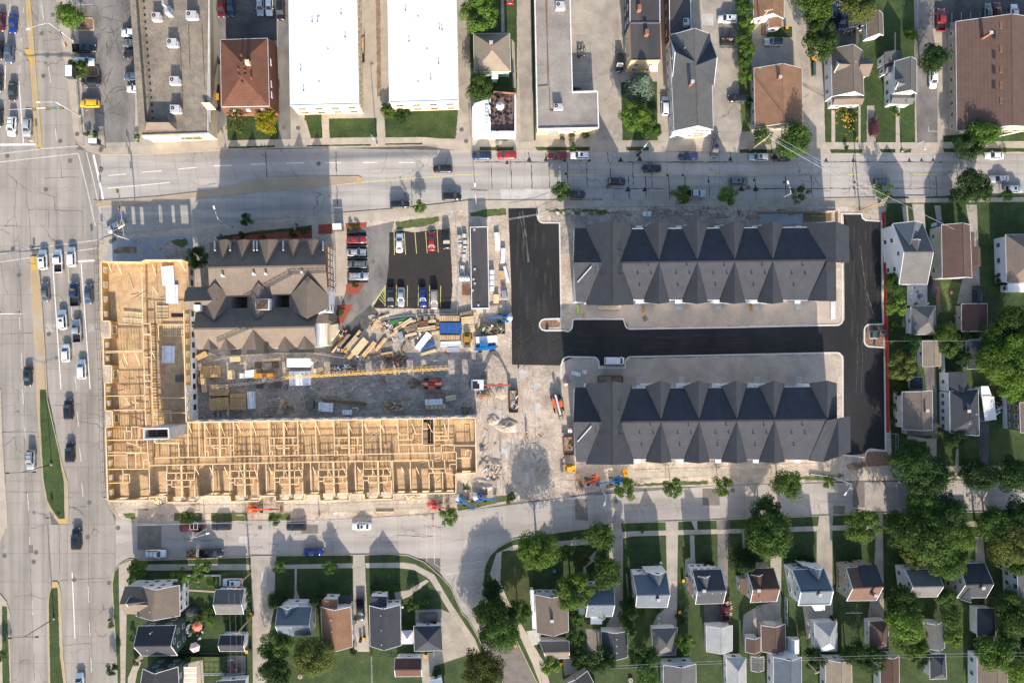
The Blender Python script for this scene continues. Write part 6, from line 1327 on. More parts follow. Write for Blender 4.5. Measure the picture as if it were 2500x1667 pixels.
def car(lab,x,y,ang,ty='sedan',col='grey',z=0.0,cat=None,group=None,sc=1.0,roof=None,rack=False,sun=False):
 p=P(x,y,z+.75);parts,tyre,rim,wx,wy,rw=carparts(ty)
 nm={'sedan':'sedan_car','suv':'suv_car','hatch':'hatchback_car','van':'van','pickup':'pickup_truck'}[ty]
 t=thing(nm,lab,cat or {'van':'van','pickup':'pickup truck'}.get(ty,'car'),(p.x,p.y,z),math.radians(ang),group);t.scale=(sc,sc,sc)
 pm=paint(col,PC[col],0 if col in ('white','yellow','black','red') else .35)
 for n_,me in parts.items():
  base=n_.rstrip('012');o=inst(base,me,t)
  mm=M[MATS[base]] if base in MATS else pm
  if base=='roof' and roof:mm=M[roof]
  if base=='wing_mirror':mm=pm
  o.material_slots[0].link='OBJECT';o.material_slots[0].material=mm
 for u in wx:
  for s in (-1,1):
   w_=inst('wheel',tyre,t,(u,s*wy,rw));inst('rim',rim,w_)
 g_=TY[ty]['gh']
 if rack:
  for s in (-1,1):inst('roof_rail',cube(M['black']),t,((g_[2]+g_[3])/2,s*g_[7]*.85,g_[5]+.03),0,(abs(g_[2]-g_[3])*.8,.05,.05))
  for u in (.3,.7):inst('crossbar',cube(M['black']),t,(lerp(g_[2],g_[3],u),0,g_[5]+.05),0,(.06,g_[7]*1.6,.04))
 if sun:inst('sunroof',cube(M['glass']),t,(lerp(g_[2],g_[3],.3),0,g_[5]+.005),0,(.6,.8,.02))
 return t
B_=BZ+.03
GA='cars driving on the avenue';GP='cars parked in the shop lot'
for a in [
('dark red car cut by the left photo edge near the top',1,52,-93,'sedan','maroon'),('bright blue sedan, topmost on the avenue',31,57,-93,'sedan','blue'),('black car cut by the left edge beside the grey suv',-3,121,-92,'sedan','black'),
('grey suv with roof rails between the blue sedan and the dark sedan',23,131,-94,'suv','steelblue',1),('dark car cut by the left edge left of the dark sedan',-5,200,-92,'sedan','dark'),('dark grey sedan in the third row waiting at the upper stop line',30,222,-93,'sedan','dark'),
('dark car cut by the left edge beside the white suv',-5,286,-92,'sedan','dark'),('large white suv waiting behind the upper stop line',29,309,-94,'suv','white',1),('silver hatchback right of the large white suv',66,311,-93,'hatch','silver'),
('white suv with black sunroof, left of three white ones at the lower crosswalk',105,634,93,'suv','white',2),('white suv right of the white pickup at the lower crosswalk',175,627,92,'suv','white'),('dark grey sedan second in the left lane behind the white sunroof suv',110,713,93,'sedan','grey'),
('slate blue grey sedan second in the right lane',216,719,92,'sedan','steelblue'),('white suv third in the middle lane with small sunroof',153,780,94,'suv','white',2),('white hatchback between two white suvs lower in the queue',161,861,91,'hatch','white'),
('white suv last before the gap in the right middle lane',200,901,92,'suv','white'),('black suv driving up alone below the queue',167,1000,93,'suv','black'),('black hatchback beside the wide green median',171,1104,91,'suv','black'),
('black sedan driving down alone left of the yellow median',67,919,-91,'sedan','black'),('silver suv with roof rails driving down beside the green median',75,1122,-92,'suv','silver',1),('white car entering at the bottom edge of the avenue',195,1666,92,'suv','white')]:
 car(a[0],a[1],a[2],a[3],a[4],a[5],0,group=GA,rack=len(a)>6 and a[6]==1,sun=len(a)>6 and a[6]==2)
car('white pickup with black bed cover between two white suvs',142,637,93,'pickup','white',0,group=GA);car('black pickup second in the middle lane',182,719,93,'pickup','navy',0,group=GA)
car('silver blue pickup with glassy bed cover behind the black pickup',188,808,92,'pickup','silver',0,group=GA);car('black pickup driving up past the residential street corner',187,1315,91,'suv','black',0,group=GA,sc=1.08)
car('silver sedan turning right under the signal mast arm',282,552,208,'sedan','silver')
for a in [
('black suv leaving the median, nearest the big building shadow',976,499,3,'suv','black'),('black suv driving left with a tall shadow above it',1081,412,180,'suv','black'),('long black suv driving right with a bright roof',1103,480,1,'suv','black',1),
('dark car driving right in the shaded middle of the main street',1506,443,0,'hatch','dark'),('black sedan driving left above the dark car',1591,411,180,'sedan','black'),('dark grey suv driving right above the second young street tree',1803,443,0,'suv','grey',2),
('dark suv driving right half under the leaning tree by the power pole',2151,444,0,'suv','grey',1),('silver sedan driving left beside the big dark tree',2440,437,180,'sedan','silver')]:
 car(a[0],a[1],a[2],a[3],a[4],a[5],0,group='cars driving on the main street',rack=len(a)>6 and a[6]==1,sun=len(a)>6 and a[6]==2)
for a in [
('blue suv with silver rails parked at the kerb before the roof deck building',1176,380,180,'suv','navy',1),('bright red suv parked right of the blue suv',1237,379,180,'suv','red'),('dark wine red suv parked before the white suv',1361,381,180,'suv','maroon',2),('white suv with black sunroof parked right of the wine red suv',1416,380,180,'suv','white',2),
('dark blue minivan parked before the long gabled building',1680,381,180,'suv','navy'),('silver blue suv with sunroof parked below the utility pole',1852,384,180,'suv','silver',2),('black car parked mostly under the big round tree',1908,385,180,'sedan','black'),('silver white sedan parked right of the tree by the brown hall',2428,380,180,'sedan','white'),
('black car parked behind the round kerb tree opposite the asphalt entrance',1406,474,0,'sedan','dark'),('silver suv parked at the lower kerb at the right edge',2475,462,0,'suv','silver',2)]:
 car(a[0],a[1],a[2],a[3],a[4],a[5],0,group='cars parked along the main street',rack=len(a)>6 and a[6]==1,sun=len(a)>6 and a[6]==2)
car('white pickup with black bed parked between two young street trees',1695,473,0,'pickup','silver',0,group='cars parked along the main street');car('grey brown suv pulling out across the pavement at an angle',1746,362,-97,'suv','grey',.05,sun=True)
for a in [('black pickup parked below the upper lot tree',206,119,0,'pickup','black'),('white suv parked under the lower lot tree',206,151,0,'suv','white'),('black suv parked below the small kerbed tree bed',221,199,180,'suv','black'),('orange yellow off road car with grey roof',219,253,180,'suv','yellow'),
('white van top of the row half hidden under the roof overhang',320,81,180,'suv','white'),('grey suv with roof bars second under the roof overhang',324,106,180,'suv','grey',1),('black hatchback third under the roof overhang',325,133,180,'suv','black'),('blue suv fourth under the roof overhang',327,187,180,'suv','steelblue'),('pale silver sedan lowest under the roof overhang',332,217,180,'sedan','white')]:
 car(a[0],a[1],a[2],a[3],a[4],a[5],B_,group=GP,rack=len(a)>6,sc=.97)
 
for a in [('wine red sedan at the left end of the rear lot',540,18,-90,'sedan','maroon'),('dark blue sedan beside the wine red sedan in the rear lot',563,17,-90,'sedan','navy'),('pale silver sedan left of the pair in the rear lot',635,15,-90,'sedan','silver'),('white sedan right of the pair in the rear lot',657,15,-90,'sedan','white'),('black suv at the drive beside the white roof',685,26,-89,'suv','black')]:
 car(a[0],a[1],a[2],a[3],a[4],a[5],B_,group='cars in the rear lot above the red roof')
car('dark red car at the top edge above the driveway',1245,-12,90,'sedan','red',B_);car('black van parked beside the pale brick corner shop',1513,154,-91,'suv','black',B_,cat='van');car('white suv parked upright beside the long gabled building',1624,259,90,'suv','white',B_)
car('white suv with sunroof parked on the dark pad',1776,47,180,'suv','white',B_,sun=True);car('silver suv with dark glass roof on the concrete pad',1889,103,180,'suv','silver',B_,sun=True,roof='glass');car('black suv parked beside the vine covered fence',1801,241,180,'suv','black',B_)
car('dark pickup behind the bushy trees at the top',2032,36,90,'pickup','navy',B_);car('black blue sedan beside the dark pickup at the top',2056,50,-92,'sedan','navy',B_);car('wine red car parked on the lawn driveway between two houses',2133,310,90,'suv','maroon',B_)
car('red pickup parked beside the tan stump pile',2297,50,90,'pickup','red',B_);car('white van parked on the asphalt lot below the leafy tree',2278,193,-90,'suv','white',B_,cat='van');car('grey green car parked above the big brown roof',2413,31,90,'sedan','grey',B_);car('dark red car right of the grey green car above the brown roof',2436,29,90,'sedan','maroon',B_);car('white car parked above the right end of the brown roof',2477,33,90,'sedan','white',B_)
for a in [('red car parked topmost beside the apartment house',870,585,0,'sedan','red'),('silver sedan second in the column beside the apartment house',869,616,0,'sedan','silver'),('dark grey suv third in the column beside the apartment house',872,645,180,'suv','grey',1),('silver suv with roof bars lowest in the column',876,674,0,'suv','silver',1)]:
 car(a[0],a[1],a[2],a[3],a[4],a[5],B_,group='cars parked beside the apartment house',rack=len(a)>6)
for a in [('white pickup like car parked topmost left in the yellow lined lot',975,593,90,'sedan','white'),('red sedan in the upper row of the yellow lined lot',1054,589,90,'sedan','red'),('black suv in the upper right corner of the yellow lined lot',1090,584,-88,'suv','black'),('black sedan lower left in the yellow lined lot',954,725,-90,'sedan','black'),('silver white sedan second in the lower row of the yellow lined lot',979,725,-90,'sedan','silver'),('blue sedan in the lower row of the yellow lined lot',1032,725,-86,'sedan','blue'),('cream minivan at the right end of the lower row',1060,731,-89,'suv','tan')]:
 car(a[0],a[1],a[2],a[3],a[4],a[5],B_,group='cars in the yellow lined lot')
car('white cargo van parked in the bay of the new black asphalt',1501,881,0,'van','white',B_,sc=.92)
for a in [('black suv parked below the timber frame, second from the left',540,1284,180,'suv','dark'),('black suv parked near the dark road patch',723,1285,180,'suv','black'),('white sedan with black sunroof parked by the pale boards',883,1284,180,'sedan','white',2),('white suv with roof rails parked on the lower kerb near the corner',381,1351,0,'suv','white',1),('bright blue sedan parked on the lower kerb',765,1347,0,'sedan','blue',2)]:
 car(a[0],a[1],a[2],a[3],a[4],a[5],0,group='cars parked on the residential street',rack=len(a)>6 and a[6]==1,sun=len(a)>6 and a[6]==2)
car('dark red pickup with white ladder rack below the small tree',467,1287,180,'pickup','maroon',0,group='cars parked on the residential street');car('black pickup parked ahead of the small trailer',516,1350,0,'pickup','black',0,group='cars parked on the residential street')
car('white suv parked in the yard beside the speckled garage',568,1421,180,'suv','white',B_,sun=True);car('dark pickup parked in the drive beside the rust orange house',880,1486,-90,'pickup','dark',B_);car('black suv parked above the dark brown garage',2386,719,90,'suv','black',B_)
car('red pickup with its bed heaped with junk behind the second house',1772,1486,88,'pickup','red',B_)
rr=random.Random(5)
def heap(t,x,y,w,h,hh,n,mats,nm='debris'):
 for i in range(n):
  inst(nm,cube(M[rr.choice(mats)]),t,(x+rr.uniform(-w,w)*.42,y+rr.uniform(-h,h)*.42,hh+rr.uniform(-.1,.25)),(rr.uniform(-.5,.5),rr.uniform(-.5,.5),rr.uniform(0,3.1)),(rr.uniform(.2,min(w,h)*.6),rr.uniform(.06,.35),rr.uniform(.04,.2)))
t=thing('junk_load','heap of boards and boxes loaded on the red pickup','junk',P(1776,1483,.95));heap(t,0,0,1.8,4,.4,45,['lumber_pale','w_white','lumber','amber','trim','rust','cyan'])
t=thing('ladder_rack','white ladder rack over the dark red pickup bed','rack',P(476,1282,1.2))
for u in (-.9,0,.9):obj('crossbar',MB().box((u,0,.7),(.07,1.7,.06)),M['trim'],t,True)
for s in (-.8,.8):obj('side_rail',MB().box((0,s,.7),(2.1,.07,.06)),M['trim'],t,True)
t=thing('small_trailer','small open trailer behind the black pickup','trailer',P(469,1350,0));obj('bed',MB().box((0,0,.5),(2.2,1.4,.1)).box((0,.7,.7),(2.2,.06,.4)).box((0,-.7,.7),(2.2,.06,.4)),M['wood_dark'],t,True);obj('drawbar',MB().box((1.5,0,.45),(1,.08,.08)),M['steel'],t,True)
for s in (-.75,.75):obj('wheel',MB().tube((0,s-.08,.3),(0,s+.08,.3),.3),M['rubber'],t,True)
heap(t,0,0,2,1.3,.65,10,['rust','steel_dark','lumber'])
def covered(lab,x,y,ang,m,L=4.6,W=1.9):
 p=P(x,y,B_);t=thing('covered_car',lab,'covered car',p,math.radians(ang));k=MB();nx,ny=12,7;vs=[];r2=random.Random(int(x))
 for i in range(nx+1):
  for j in range(ny+1):
   u,v=i/nx*2-1,j/ny*2-1;z=0.05 if max(abs(u),abs(v))>.97 else (.75+.65*max(0,1-abs(u+.1)*1.5)**.6)*(1-.25*abs(v)**3)+r2.uniform(-.04,.04)
   vs.append((u*L/2*(1-.06*v*v),v*W/2*(1-.12*u*u*u*u),z))
 k.add(vs,[(i*(ny+1)+j,(i+1)*(ny+1)+j,(i+1)*(ny+1)+j+1,i*(ny+1)+j+1) for i in range(nx) for j in range(ny)],True);obj('cover',k,M[m],t,True)
 for s in (-.6,.6):obj('strap',MB().box((s,0,.95),(.05,W*.9,.05)),M['black'],t,True)
covered('car under a dark green cover behind the charcoal house',1046,1503,0,'steel_dark');covered('car under a dark green tarpaulin beside the white house',2276,700,85,'trim_dark',5.6,2.1);covered('grill table set under a dark blue tarp in the corner house yard',470,1492,20,'trim_dark',3.2,2)
def bike(lab,x,y,ang,m,z=0.0):
 t=thing('motorcycle',lab,'motorcycle',P(x,y,z),math.radians(ang),None)
 for u in (-.75,.75):w_=obj('wheel',MB().tube((u,-.07,.32),(u,.07,.32),.32,n=14),M['rubber'],t,True);obj('rim',MB().tube((u,-.08,.32),(u,.08,.32),.18),M['steel'],w_,True)
 obj('tank',MB().dome((.15,0,.75),.35,.2,.2,8,4,True),M[m],t,True);obj('seat',MB().box((-.35,0,.78),(.7,.3,.12)),M['black'],t,True);obj('engine',MB().box((0,0,.45),(.5,.35,.4)),M['steel'],t,True)
 obj('handlebar',MB().box((.5,0,1.0),(.06,.75,.05)),M['steel'],t,True);obj('fork',MB().bar((.5,0,1),(.75,0,.32),.08),M['steel'],t,True);obj('headlight',MB().dome((.68,0,.9),.1,.1,.1,8,4,True),M['trim'],t,True)
 for s in (-1,1):obj('saddlebag',MB().box((-.75,s*.25,.65),(.5,.2,.35)),M[m],t,True)
bike('black touring motorcycle parked at an angle on the main street',1561,376,48,'black');bike('motorcycle with white trim in the shade of the L shaped roof',1419,141,5,'black',B_);bike('motorcycle parked above the white trimmed one',1419,124,0,'steel_dark',B_);bike('motorcycle in the lower shaded parking bay against the white coping',1408,219,10,'black',B_)
# ------------------------------------------------------------ trees
def crown_mesh(name,n,R,seed,shape='round',leaf=.34,lobes=26,flat=.62):
 r2=random.Random(seed);vs=[];fs=[];L=[]
 for i in range(lobes):
  if shape=='round':
   a=r2.uniform(0,6.283);e=math.asin(r2.uniform(-.35,1));d=r2.uniform(.38,.8)
   L.append((math.cos(a)*math.cos(e)*d,math.sin(a)*math.cos(e)*d,math.sin(e)*d*flat,r2.uniform(.2,.38)))
  elif shape=='cone':
   h=(i+.5)/lobes;a=i*2.4;d=(1-h)*.62;L.append((math.cos(a)*d,math.sin(a)*d,h*2.0-.5,.2+.22*(1-h)))
  elif shape=='column':
   h=(i+.5)/lobes;a=i*2.4;d=.42*(1-h*.5);L.append((math.cos(a)*d,math.sin(a)*d,h*3.4-1.0,.42*(1-h*.45)))
  else:
   a=r2.uniform(0,6.283);d=r2.uniform(.1,.85);L.append((math.cos(a)*d,math.sin(a)*d,r2.uniform(-.3,.5),r2.uniform(.12,.26)))
 for i in range(n):
  c=L[r2.randrange(lobes)];v=Vector((r2.gauss(0,1),r2.gauss(0,1),r2.gauss(0,1)+.35)).normalized()
  rad=c[3]*(r2.uniform(.75,1.08) if r2.random()<.8 else r2.uniform(.2,1))
  p=Vector(c[:3])*R+v*rad*R
  nrm=(v+Vector((r2.uniform(-.7,.7),r2.uniform(-.7,.7),r2.uniform(-.4,.8)))).normalized()
  t1=nrm.orthogonal().normalized();t1=Quaternion(nrm,r2.uniform(0,6.283)) @ t1;t2=nrm.cross(t1);s=leaf*r2.uniform(.6,1.25)
  k=len(vs);vs+=[p-t1*s*.6,p+t2*s*.42,p+t1*s*.75,p-t2*s*.42];fs.append((k,k+1,k+2,k+3))
 me=bpy.data.meshes.new(name);me.from_pydata([tuple(v) for v in vs],[],fs);me.update();me.materials.append(M['leaf_mid']);return me
CR={}
for i in range(2):
 CR['xs',i]=crown_mesh('crown',420,1.2,10+i,leaf=.2,lobes=10);CR['s',i]=crown_mesh('crown',1700,2.1,20+i,leaf=.25,lobes=18)
 CR['m',i]=crown_mesh('crown',6000,3.8,30+i,leaf=.28,lobes=34);CR['l',i]=crown_mesh('crown',13000,5.5,40+i,leaf=.32,lobes=52);CR['sp',i]=crown_mesh('crown',1300,2.3,50+i,'sparse',.22,24)
CR['l',2]=crown_mesh('crown',13000,5.5,77,leaf=.32,lobes=40);CR['m',2]=crown_mesh('crown',6000,3.8,78,leaf=.28,lobes=24)
for i in range(2):CR['cone',i]=crown_mesh('crown',6000,3.4,60+i,'cone',.3,40);CR['col',i]=crown_mesh('crown',3000,2.2,70+i,'column',.26,16)
UN={'xs':1.2,'s':2.1,'m':3.8,'l':5.5,'sp':2.3,'cone':3.4,'col':2.2}
TRK={}
def trunk_mesh(key,h,r0):
 k=MB();r2=random.Random(hash(key)%1000 if False else int(h*10));k.tube((0,0,0),(0,0,h*.55),r0,r0*.7,9)
 for i in range(7):
  a=i*2.1+r2.uniform(-.3,.3);l=h*r2.uniform(.35,.5);z=h*r2.uniform(.4,.55)
  e=Vector((math.cos(a)*l*.7,math.sin(a)*l*.7,z+l*.6));k.tube((0,0,z),e,r0*.42,r0*.16,6)
  for s in (-.6,.5):k.tube(Vector((0,0,z)).lerp(e,.6),e+Vector((math.cos(a+s)*l*.4,math.sin(a+s)*l*.4,l*.15)),r0*.2,r0*.06,5)
 m=k.mesh('trunk');m.materials.append(M['bark']);return m
for s,h,r0 in (('xs',1.2,.05),('s',3.2,.09),('m',5.5,.18),('l',8.5,.3),('sp',3.5,.09),('cone',7,.2),('col',5,.14)):TRK[s]=trunk_mesh(s,h,r0)
_tc=[0]
def tree(lab,x,y,rpx,leaf='mid',size=None,hz=None,z=BZ,name='tree',cat='tree',group=None,sx=1.0,sy=1.0):
 R=rpx/10.0;size=size or ('xs' if R<1.35 else 's' if R<2.7 else 'm' if R<4.6 else 'l')
 hz=hz if hz is not None else {'xs':.8,'s':3.0,'m':5.2,'l':8.0,'sp':3.4,'cone':3.0,'col':3.5}[size]*min(1.15,max(.7,R/UN[size]))
 p=P(x,y,z+hz);_tc[0]+=1;i=_tc[0]
 t=thing(name,lab,cat,(p.x,p.y,z),(i*1.7)%6.28,group)
 keys=[k for k in CR if k[0]==size];me=CR[keys[i%len(keys)]];s=R/UN[size]*1.12
 o=inst('crown' if cat !='shrub' else 'foliage',me,t,(0,0,hz if cat !='shrub' else hz),0,(s*sx,s*sy,s*(.95 if size !='col' else 1)))
 o.material_slots[0].link='OBJECT';o.material_slots[0].material=M['leaf_'+leaf]
 th={'xs':1.2,'s':3.2,'m':5.5,'l':8.5,'sp':3.5,'cone':7,'col':5}[size];k=(hz+.3)/th if size not in ('cone','col') else .8
 inst('trunk' if cat !='shrub' else 'stem',TRK[size],t,(0,0,0),0,(s,s,k));return t
def shrub(lab,x,y,rpx,leaf='mid',**k):return tree(lab,x,y,rpx,leaf,size='xs' if rpx<16 else 's',hz=rpx/16,name='shrub',cat='shrub',**k)
T_=[
('bright green lot tree near the top left beside the empty kerb bed',173,42,33,'bright'),('bright green lot tree beside the white suv and small sign',194,166,23,'bright'),('bare branched birch on the lawn below the red roof',578,298,26,'olive','sp'),('yellow leaved tree on the lawn below the red roof',650,298,29,'yellow'),
('large bright tree between the right white roof and the tan hip roof',1172,33,44,'bright','m'),('dense round tree above the white roof deck building',1171,214,34,'mid'),('blue grey spruce below the pale brick shop',1563,214,38,'blue','cone'),('bright green tree below the blue spruce',1550,286,35,'bright'),('mid green tree right of the bright one near the pavement',1588,312,26,'mid'),
('wide leafy tree at the top edge left of the dark pickup',1990,14,47,'bright','m'),('green tree with a dead bare top below the wide leafy one',2002,100,42,'mid','m'),('yellow green tree at the top edge right of the parked dark cars',2097,18,42,'olive','m'),('big dense round tree at the corner of the orange brown house',1938,345,44,'mid','m'),('lower round tree below the orange brown house, left of the big one',1858,333,24,'mid'),
('dark green tree on the asphalt lot above the white van',2278,146,37,'dark','m'),('big tree over the pavement before the brown hall, upper crown',2400,325,38,'mid','m'),('big tree over the pavement before the brown hall, lower crown',2366,355,34,'dark','m'),
('round kerbside tree at the left end of the asphalt entrance',1368,468,24,'mid'),('tiny kerb tree in the square red bed',602,536,15,'mid'),('young tree by the pavement right of the black suv',1026,505,16,'bright'),
('young maple at the kerb hiding the tail of the white pickup',1663,476,23,'bright'),('young maple at the kerb right of the white pickup',1775,479,24,'bright'),('thin yellowish kerb tree under the street lamp',1950,476,24,'olive','sp'),('leaning kerb tree beside the power pole crossarms',2155,474,27,'bright','sp'),
('big dark tree over the lower kerb, upper crown',2368,438,30,'dark','m'),('big dark tree over the lower kerb, right crown',2392,462,32,'dark','m'),('big dark tree over the lower kerb, left crown',2345,478,28,'dark','m'),('small dark kerb tree at the right edge of the main street',2459,476,15,'dark'),
('leaning dark evergreen beside the corner plaza',480,629,26,'dark','m'),('bushy tree beside the red fence above the garage patio',2183,692,28,'mid'),('light green tree left of the grey hip roofed garage',2188,745,26,'bright'),('small light tree near the bottom of the garage yard',2183,795,13,'bright'),
('leafy tree between the two garages behind the brown house',2308,814,28,'bright'),('leafy tree right of the tan garage',2318,850,26,'mid'),('small tree below the dark brown garage',2357,818,17,'mid'),('tree beside the pale garage wall',2346,872,23,'dark'),('dark tree left of the tan garage',2219,845,30,'dark'),('greyish round tree left of the garden pavilion',2205,893,36,'olive','m'),('low dark tree above the three windowed house',2197,948,18,'mid'),
('top of the huge bright crown at the right edge',2474,784,46,'mid','m'),('upper left lobe of the huge bright crown at the right edge',2447,830,46,'bright','m'),('left lobe of the huge bright crown at the right edge',2432,885,48,'bright','l'),('right side of the huge bright crown at the right edge',2492,858,50,'bright','l'),('lower middle of the huge bright crown',2468,922,46,'bright','l'),('bottom of the huge bright crown above the olive house',2484,962,30,'bright','m'),
('round shrubby tree in front of the blue grey bungalow',2331,1070,28,'dark'),('dark round tree at the kerb right of the new brown bed, upper',2222,1125,50,'dark','l'),('dark round tree at the kerb right of the new brown bed, lower',2262,1165,52,'dark','l'),('shaggy dark tree at the kerb near the black drive',2386,1160,44,'dark','m'),('dark tree at the kerb by the right edge',2474,1156,44,'dark','l'),
('topmost crown of the dense tree mass below the street',2255,1235,44,'mid','l'),('dark upper right crown of the dense tree mass',2312,1255,50,'dark','l'),('left crown of the dense tree mass over the driveway',2212,1290,48,'mid','l'),('middle crown of the dense tree mass',2270,1310,56,'mid','l'),('right crown of the dense tree mass',2332,1310,46,'bright','l'),('lower crown of the dense tree mass above the white walled house',2240,1355,36,'olive','m'),('lowest right crown of the dense tree mass',2312,1368,46,'mid','l'),
('upper left crown of the tree group at the right edge',2425,1285,44,'mid','l'),('topmost crown at the right edge below the street',2490,1262,46,'dark','l'),('middle crown of the tree group at the right edge',2460,1325,50,'olive','l'),('lower crown of the tree group at the right edge',2492,1368,38,'mid','m'),
('round bright street tree at the left of the dense mass',2104,1282,40,'bright','m'),('first round street tree along the construction kerb',1529,1193,26,'bright'),('second round street tree along the construction kerb',1645,1190,25,'mid'),('third yellow green street tree along the construction kerb',1763,1186,24,'bright'),('larger ragged street tree along the construction kerb',1919,1182,38,'mid','m'),('tiny round street tree right of the ragged one',2023,1177,15,'bright'),
('dark top of the tall tree beside the third house',1873,1250,38,'dark','m'),('spreading middle of the tall tree beside the third house',1880,1305,52,'mid','l'),('left edge crown of the tall tree beside the third house',1845,1290,36,'mid','m'),('dark evergreen below the tall tree next to the second house',1815,1370,33,'dark','cone'),
('large round bright tree at the street corner lawn',1315,1341,47,'bright','l'),('round tree right of the corner tree near the driveway',1464,1308,38,'mid','m'),('small dark garden tree right of the large corner tree',1380,1352,21,'mid'),('greyish garden tree beside the curved path',1424,1358,20,'olive'),('dense tree at the driveway above the slate blue roof',1482,1396,40,'mid','m'),('bright tree between the taupe and the slate blue roofs',1400,1443,44,'bright','m'),
('topmost crown over the curved side street',1203,1442,28,'dark','m'),('middle left crown over the curved side street',1200,1495,40,'mid','m'),('right crown beside the curved side street',1265,1492,29,'mid','m'),('lower crown over the curved side street',1218,1543,46,'mid','l'),('big tree at the bottom between two driveways',1178,1630,50,'olive','l'),('low bushy tree beside the brown garage drive',1342,1622,23,'bright'),
('tall columnar evergreen right of the grey gabled garage, upper',1534,1480,24,'dark','col'),('tall columnar evergreen right of the grey gabled garage, lower',1530,1517,24,'mid','col'),('small round tree beside the slate house back door',1411,1505,18,'mid'),('upper tree of the row between taupe and grey garages',1409,1556,21,'mid'),('lower tree of the row between taupe and grey garages',1408,1602,24,'dark'),('dark tree below the grey gabled garage',1468,1612,34,'dark','m'),('dark tree near the bottom left of the light grey house',1571,1600,38,'dark','m'),('lighter tree at the bottom edge left of the light grey house',1579,1650,33,'mid','m'),
('shrubby tree right of the grey hip roofed garage',1669,1570,25,'bright'),('dark hedge like tree below the pale blue garage',1990,1606,26,'dark'),('leaning dark evergreen below the fifth house garage, left',2085,1592,32,'dark','m'),('leaning dark evergreen below the fifth house garage, right',2125,1608,34,'dark','m'),
('bright crown between the white walled house and its garage, top',2200,1470,40,'mid','m'),('bright crown between the white walled house and its garage, middle',2206,1520,44,'bright','m'),('bright crown right of the dark brown garage',2225,1560,40,'bright','m'),('round dark crown below the charcoal tan house',2306,1460,28,'mid'),('narrow crown right of the faded grey garage',2322,1505,28,'mid'),('lower narrow crown right of the faded grey garage',2326,1552,24,'bright'),
('crown right of the far right garage, top',2462,1470,36,'mid','m'),('crown right of the far right garage, middle',2478,1516,42,'mid','m'),('crown at the right edge above the taupe roof',2490,1575,42,'dark','m'),('shaggy dark willow above the wide taupe roof',2425,1590,44,'willow','m'),('bright crown at the bottom right corner',2488,1640,36,'bright','m'),('thin dark tree left of the grey hip garage at the bottom',2248,1605,24,'dark'),
('rounded verge tree at the corner of the avenue',341,1388,23,'bright'),('rounded verge tree behind the parked black pickup',490,1384,20,'bright'),('pale feathery tree above the corner house',442,1414,25,'bright','sp'),('feathery garden tree right of the pale one',476,1412,20,'bright','sp'),('tiny young tree overhanging the avenue kerb, upper',270,1522,11,'mid'),('tiny young tree overhanging the avenue kerb, lower',272,1633,14,'dark'),('tree cut by the left photo edge near the bottom',0,1601,14,'mid'),
('light verge tree beside the alley mouth',682,1384,15,'bright'),('compact verge tree left of the rust house drive',807,1382,18,'mid'),('dark evergreen left of the slate cottage',676,1465,24,'dark','cone'),('dark evergreen between the slate cottage and the rust house',775,1460,22,'dark','cone'),('light green tree left at the bottom of the alley',673,1578,36,'mid','m'),('olive crowned tree below the slate cottage',767,1600,46,'olive','l'),('dark tree at the bottom left of the olive crown',673,1638,38,'dark','m'),
('small tree partly covering the dark red pickup',455,1266,18,'mid'),('small kerb tree left of the black suv',671,1266,15,'mid'),('bright kerb tree beside the red lift',1096,1258,23,'bright'),('small conifer leaning in the corner house garden',1008,1477,15,'mid')]
for a in T_:tree(*a)
for i,(x,y,rp) in enumerate(((1816,20,21),(1824,58,20),(1812,95,20),(1824,122,20),(1818,155,18),(1818,185,17),(1830,250,12),(1812,-8,20))):
 tree(['topmost clump','second clump','third clump','fourth clump','fifth clump','sixth clump','small low clump by the black suv','clump at the top edge'][i]+' of the overgrown hedge beside the long drive',x,y,rp,'bright' if i%2 else 'mid',group='overgrown hedge clumps')
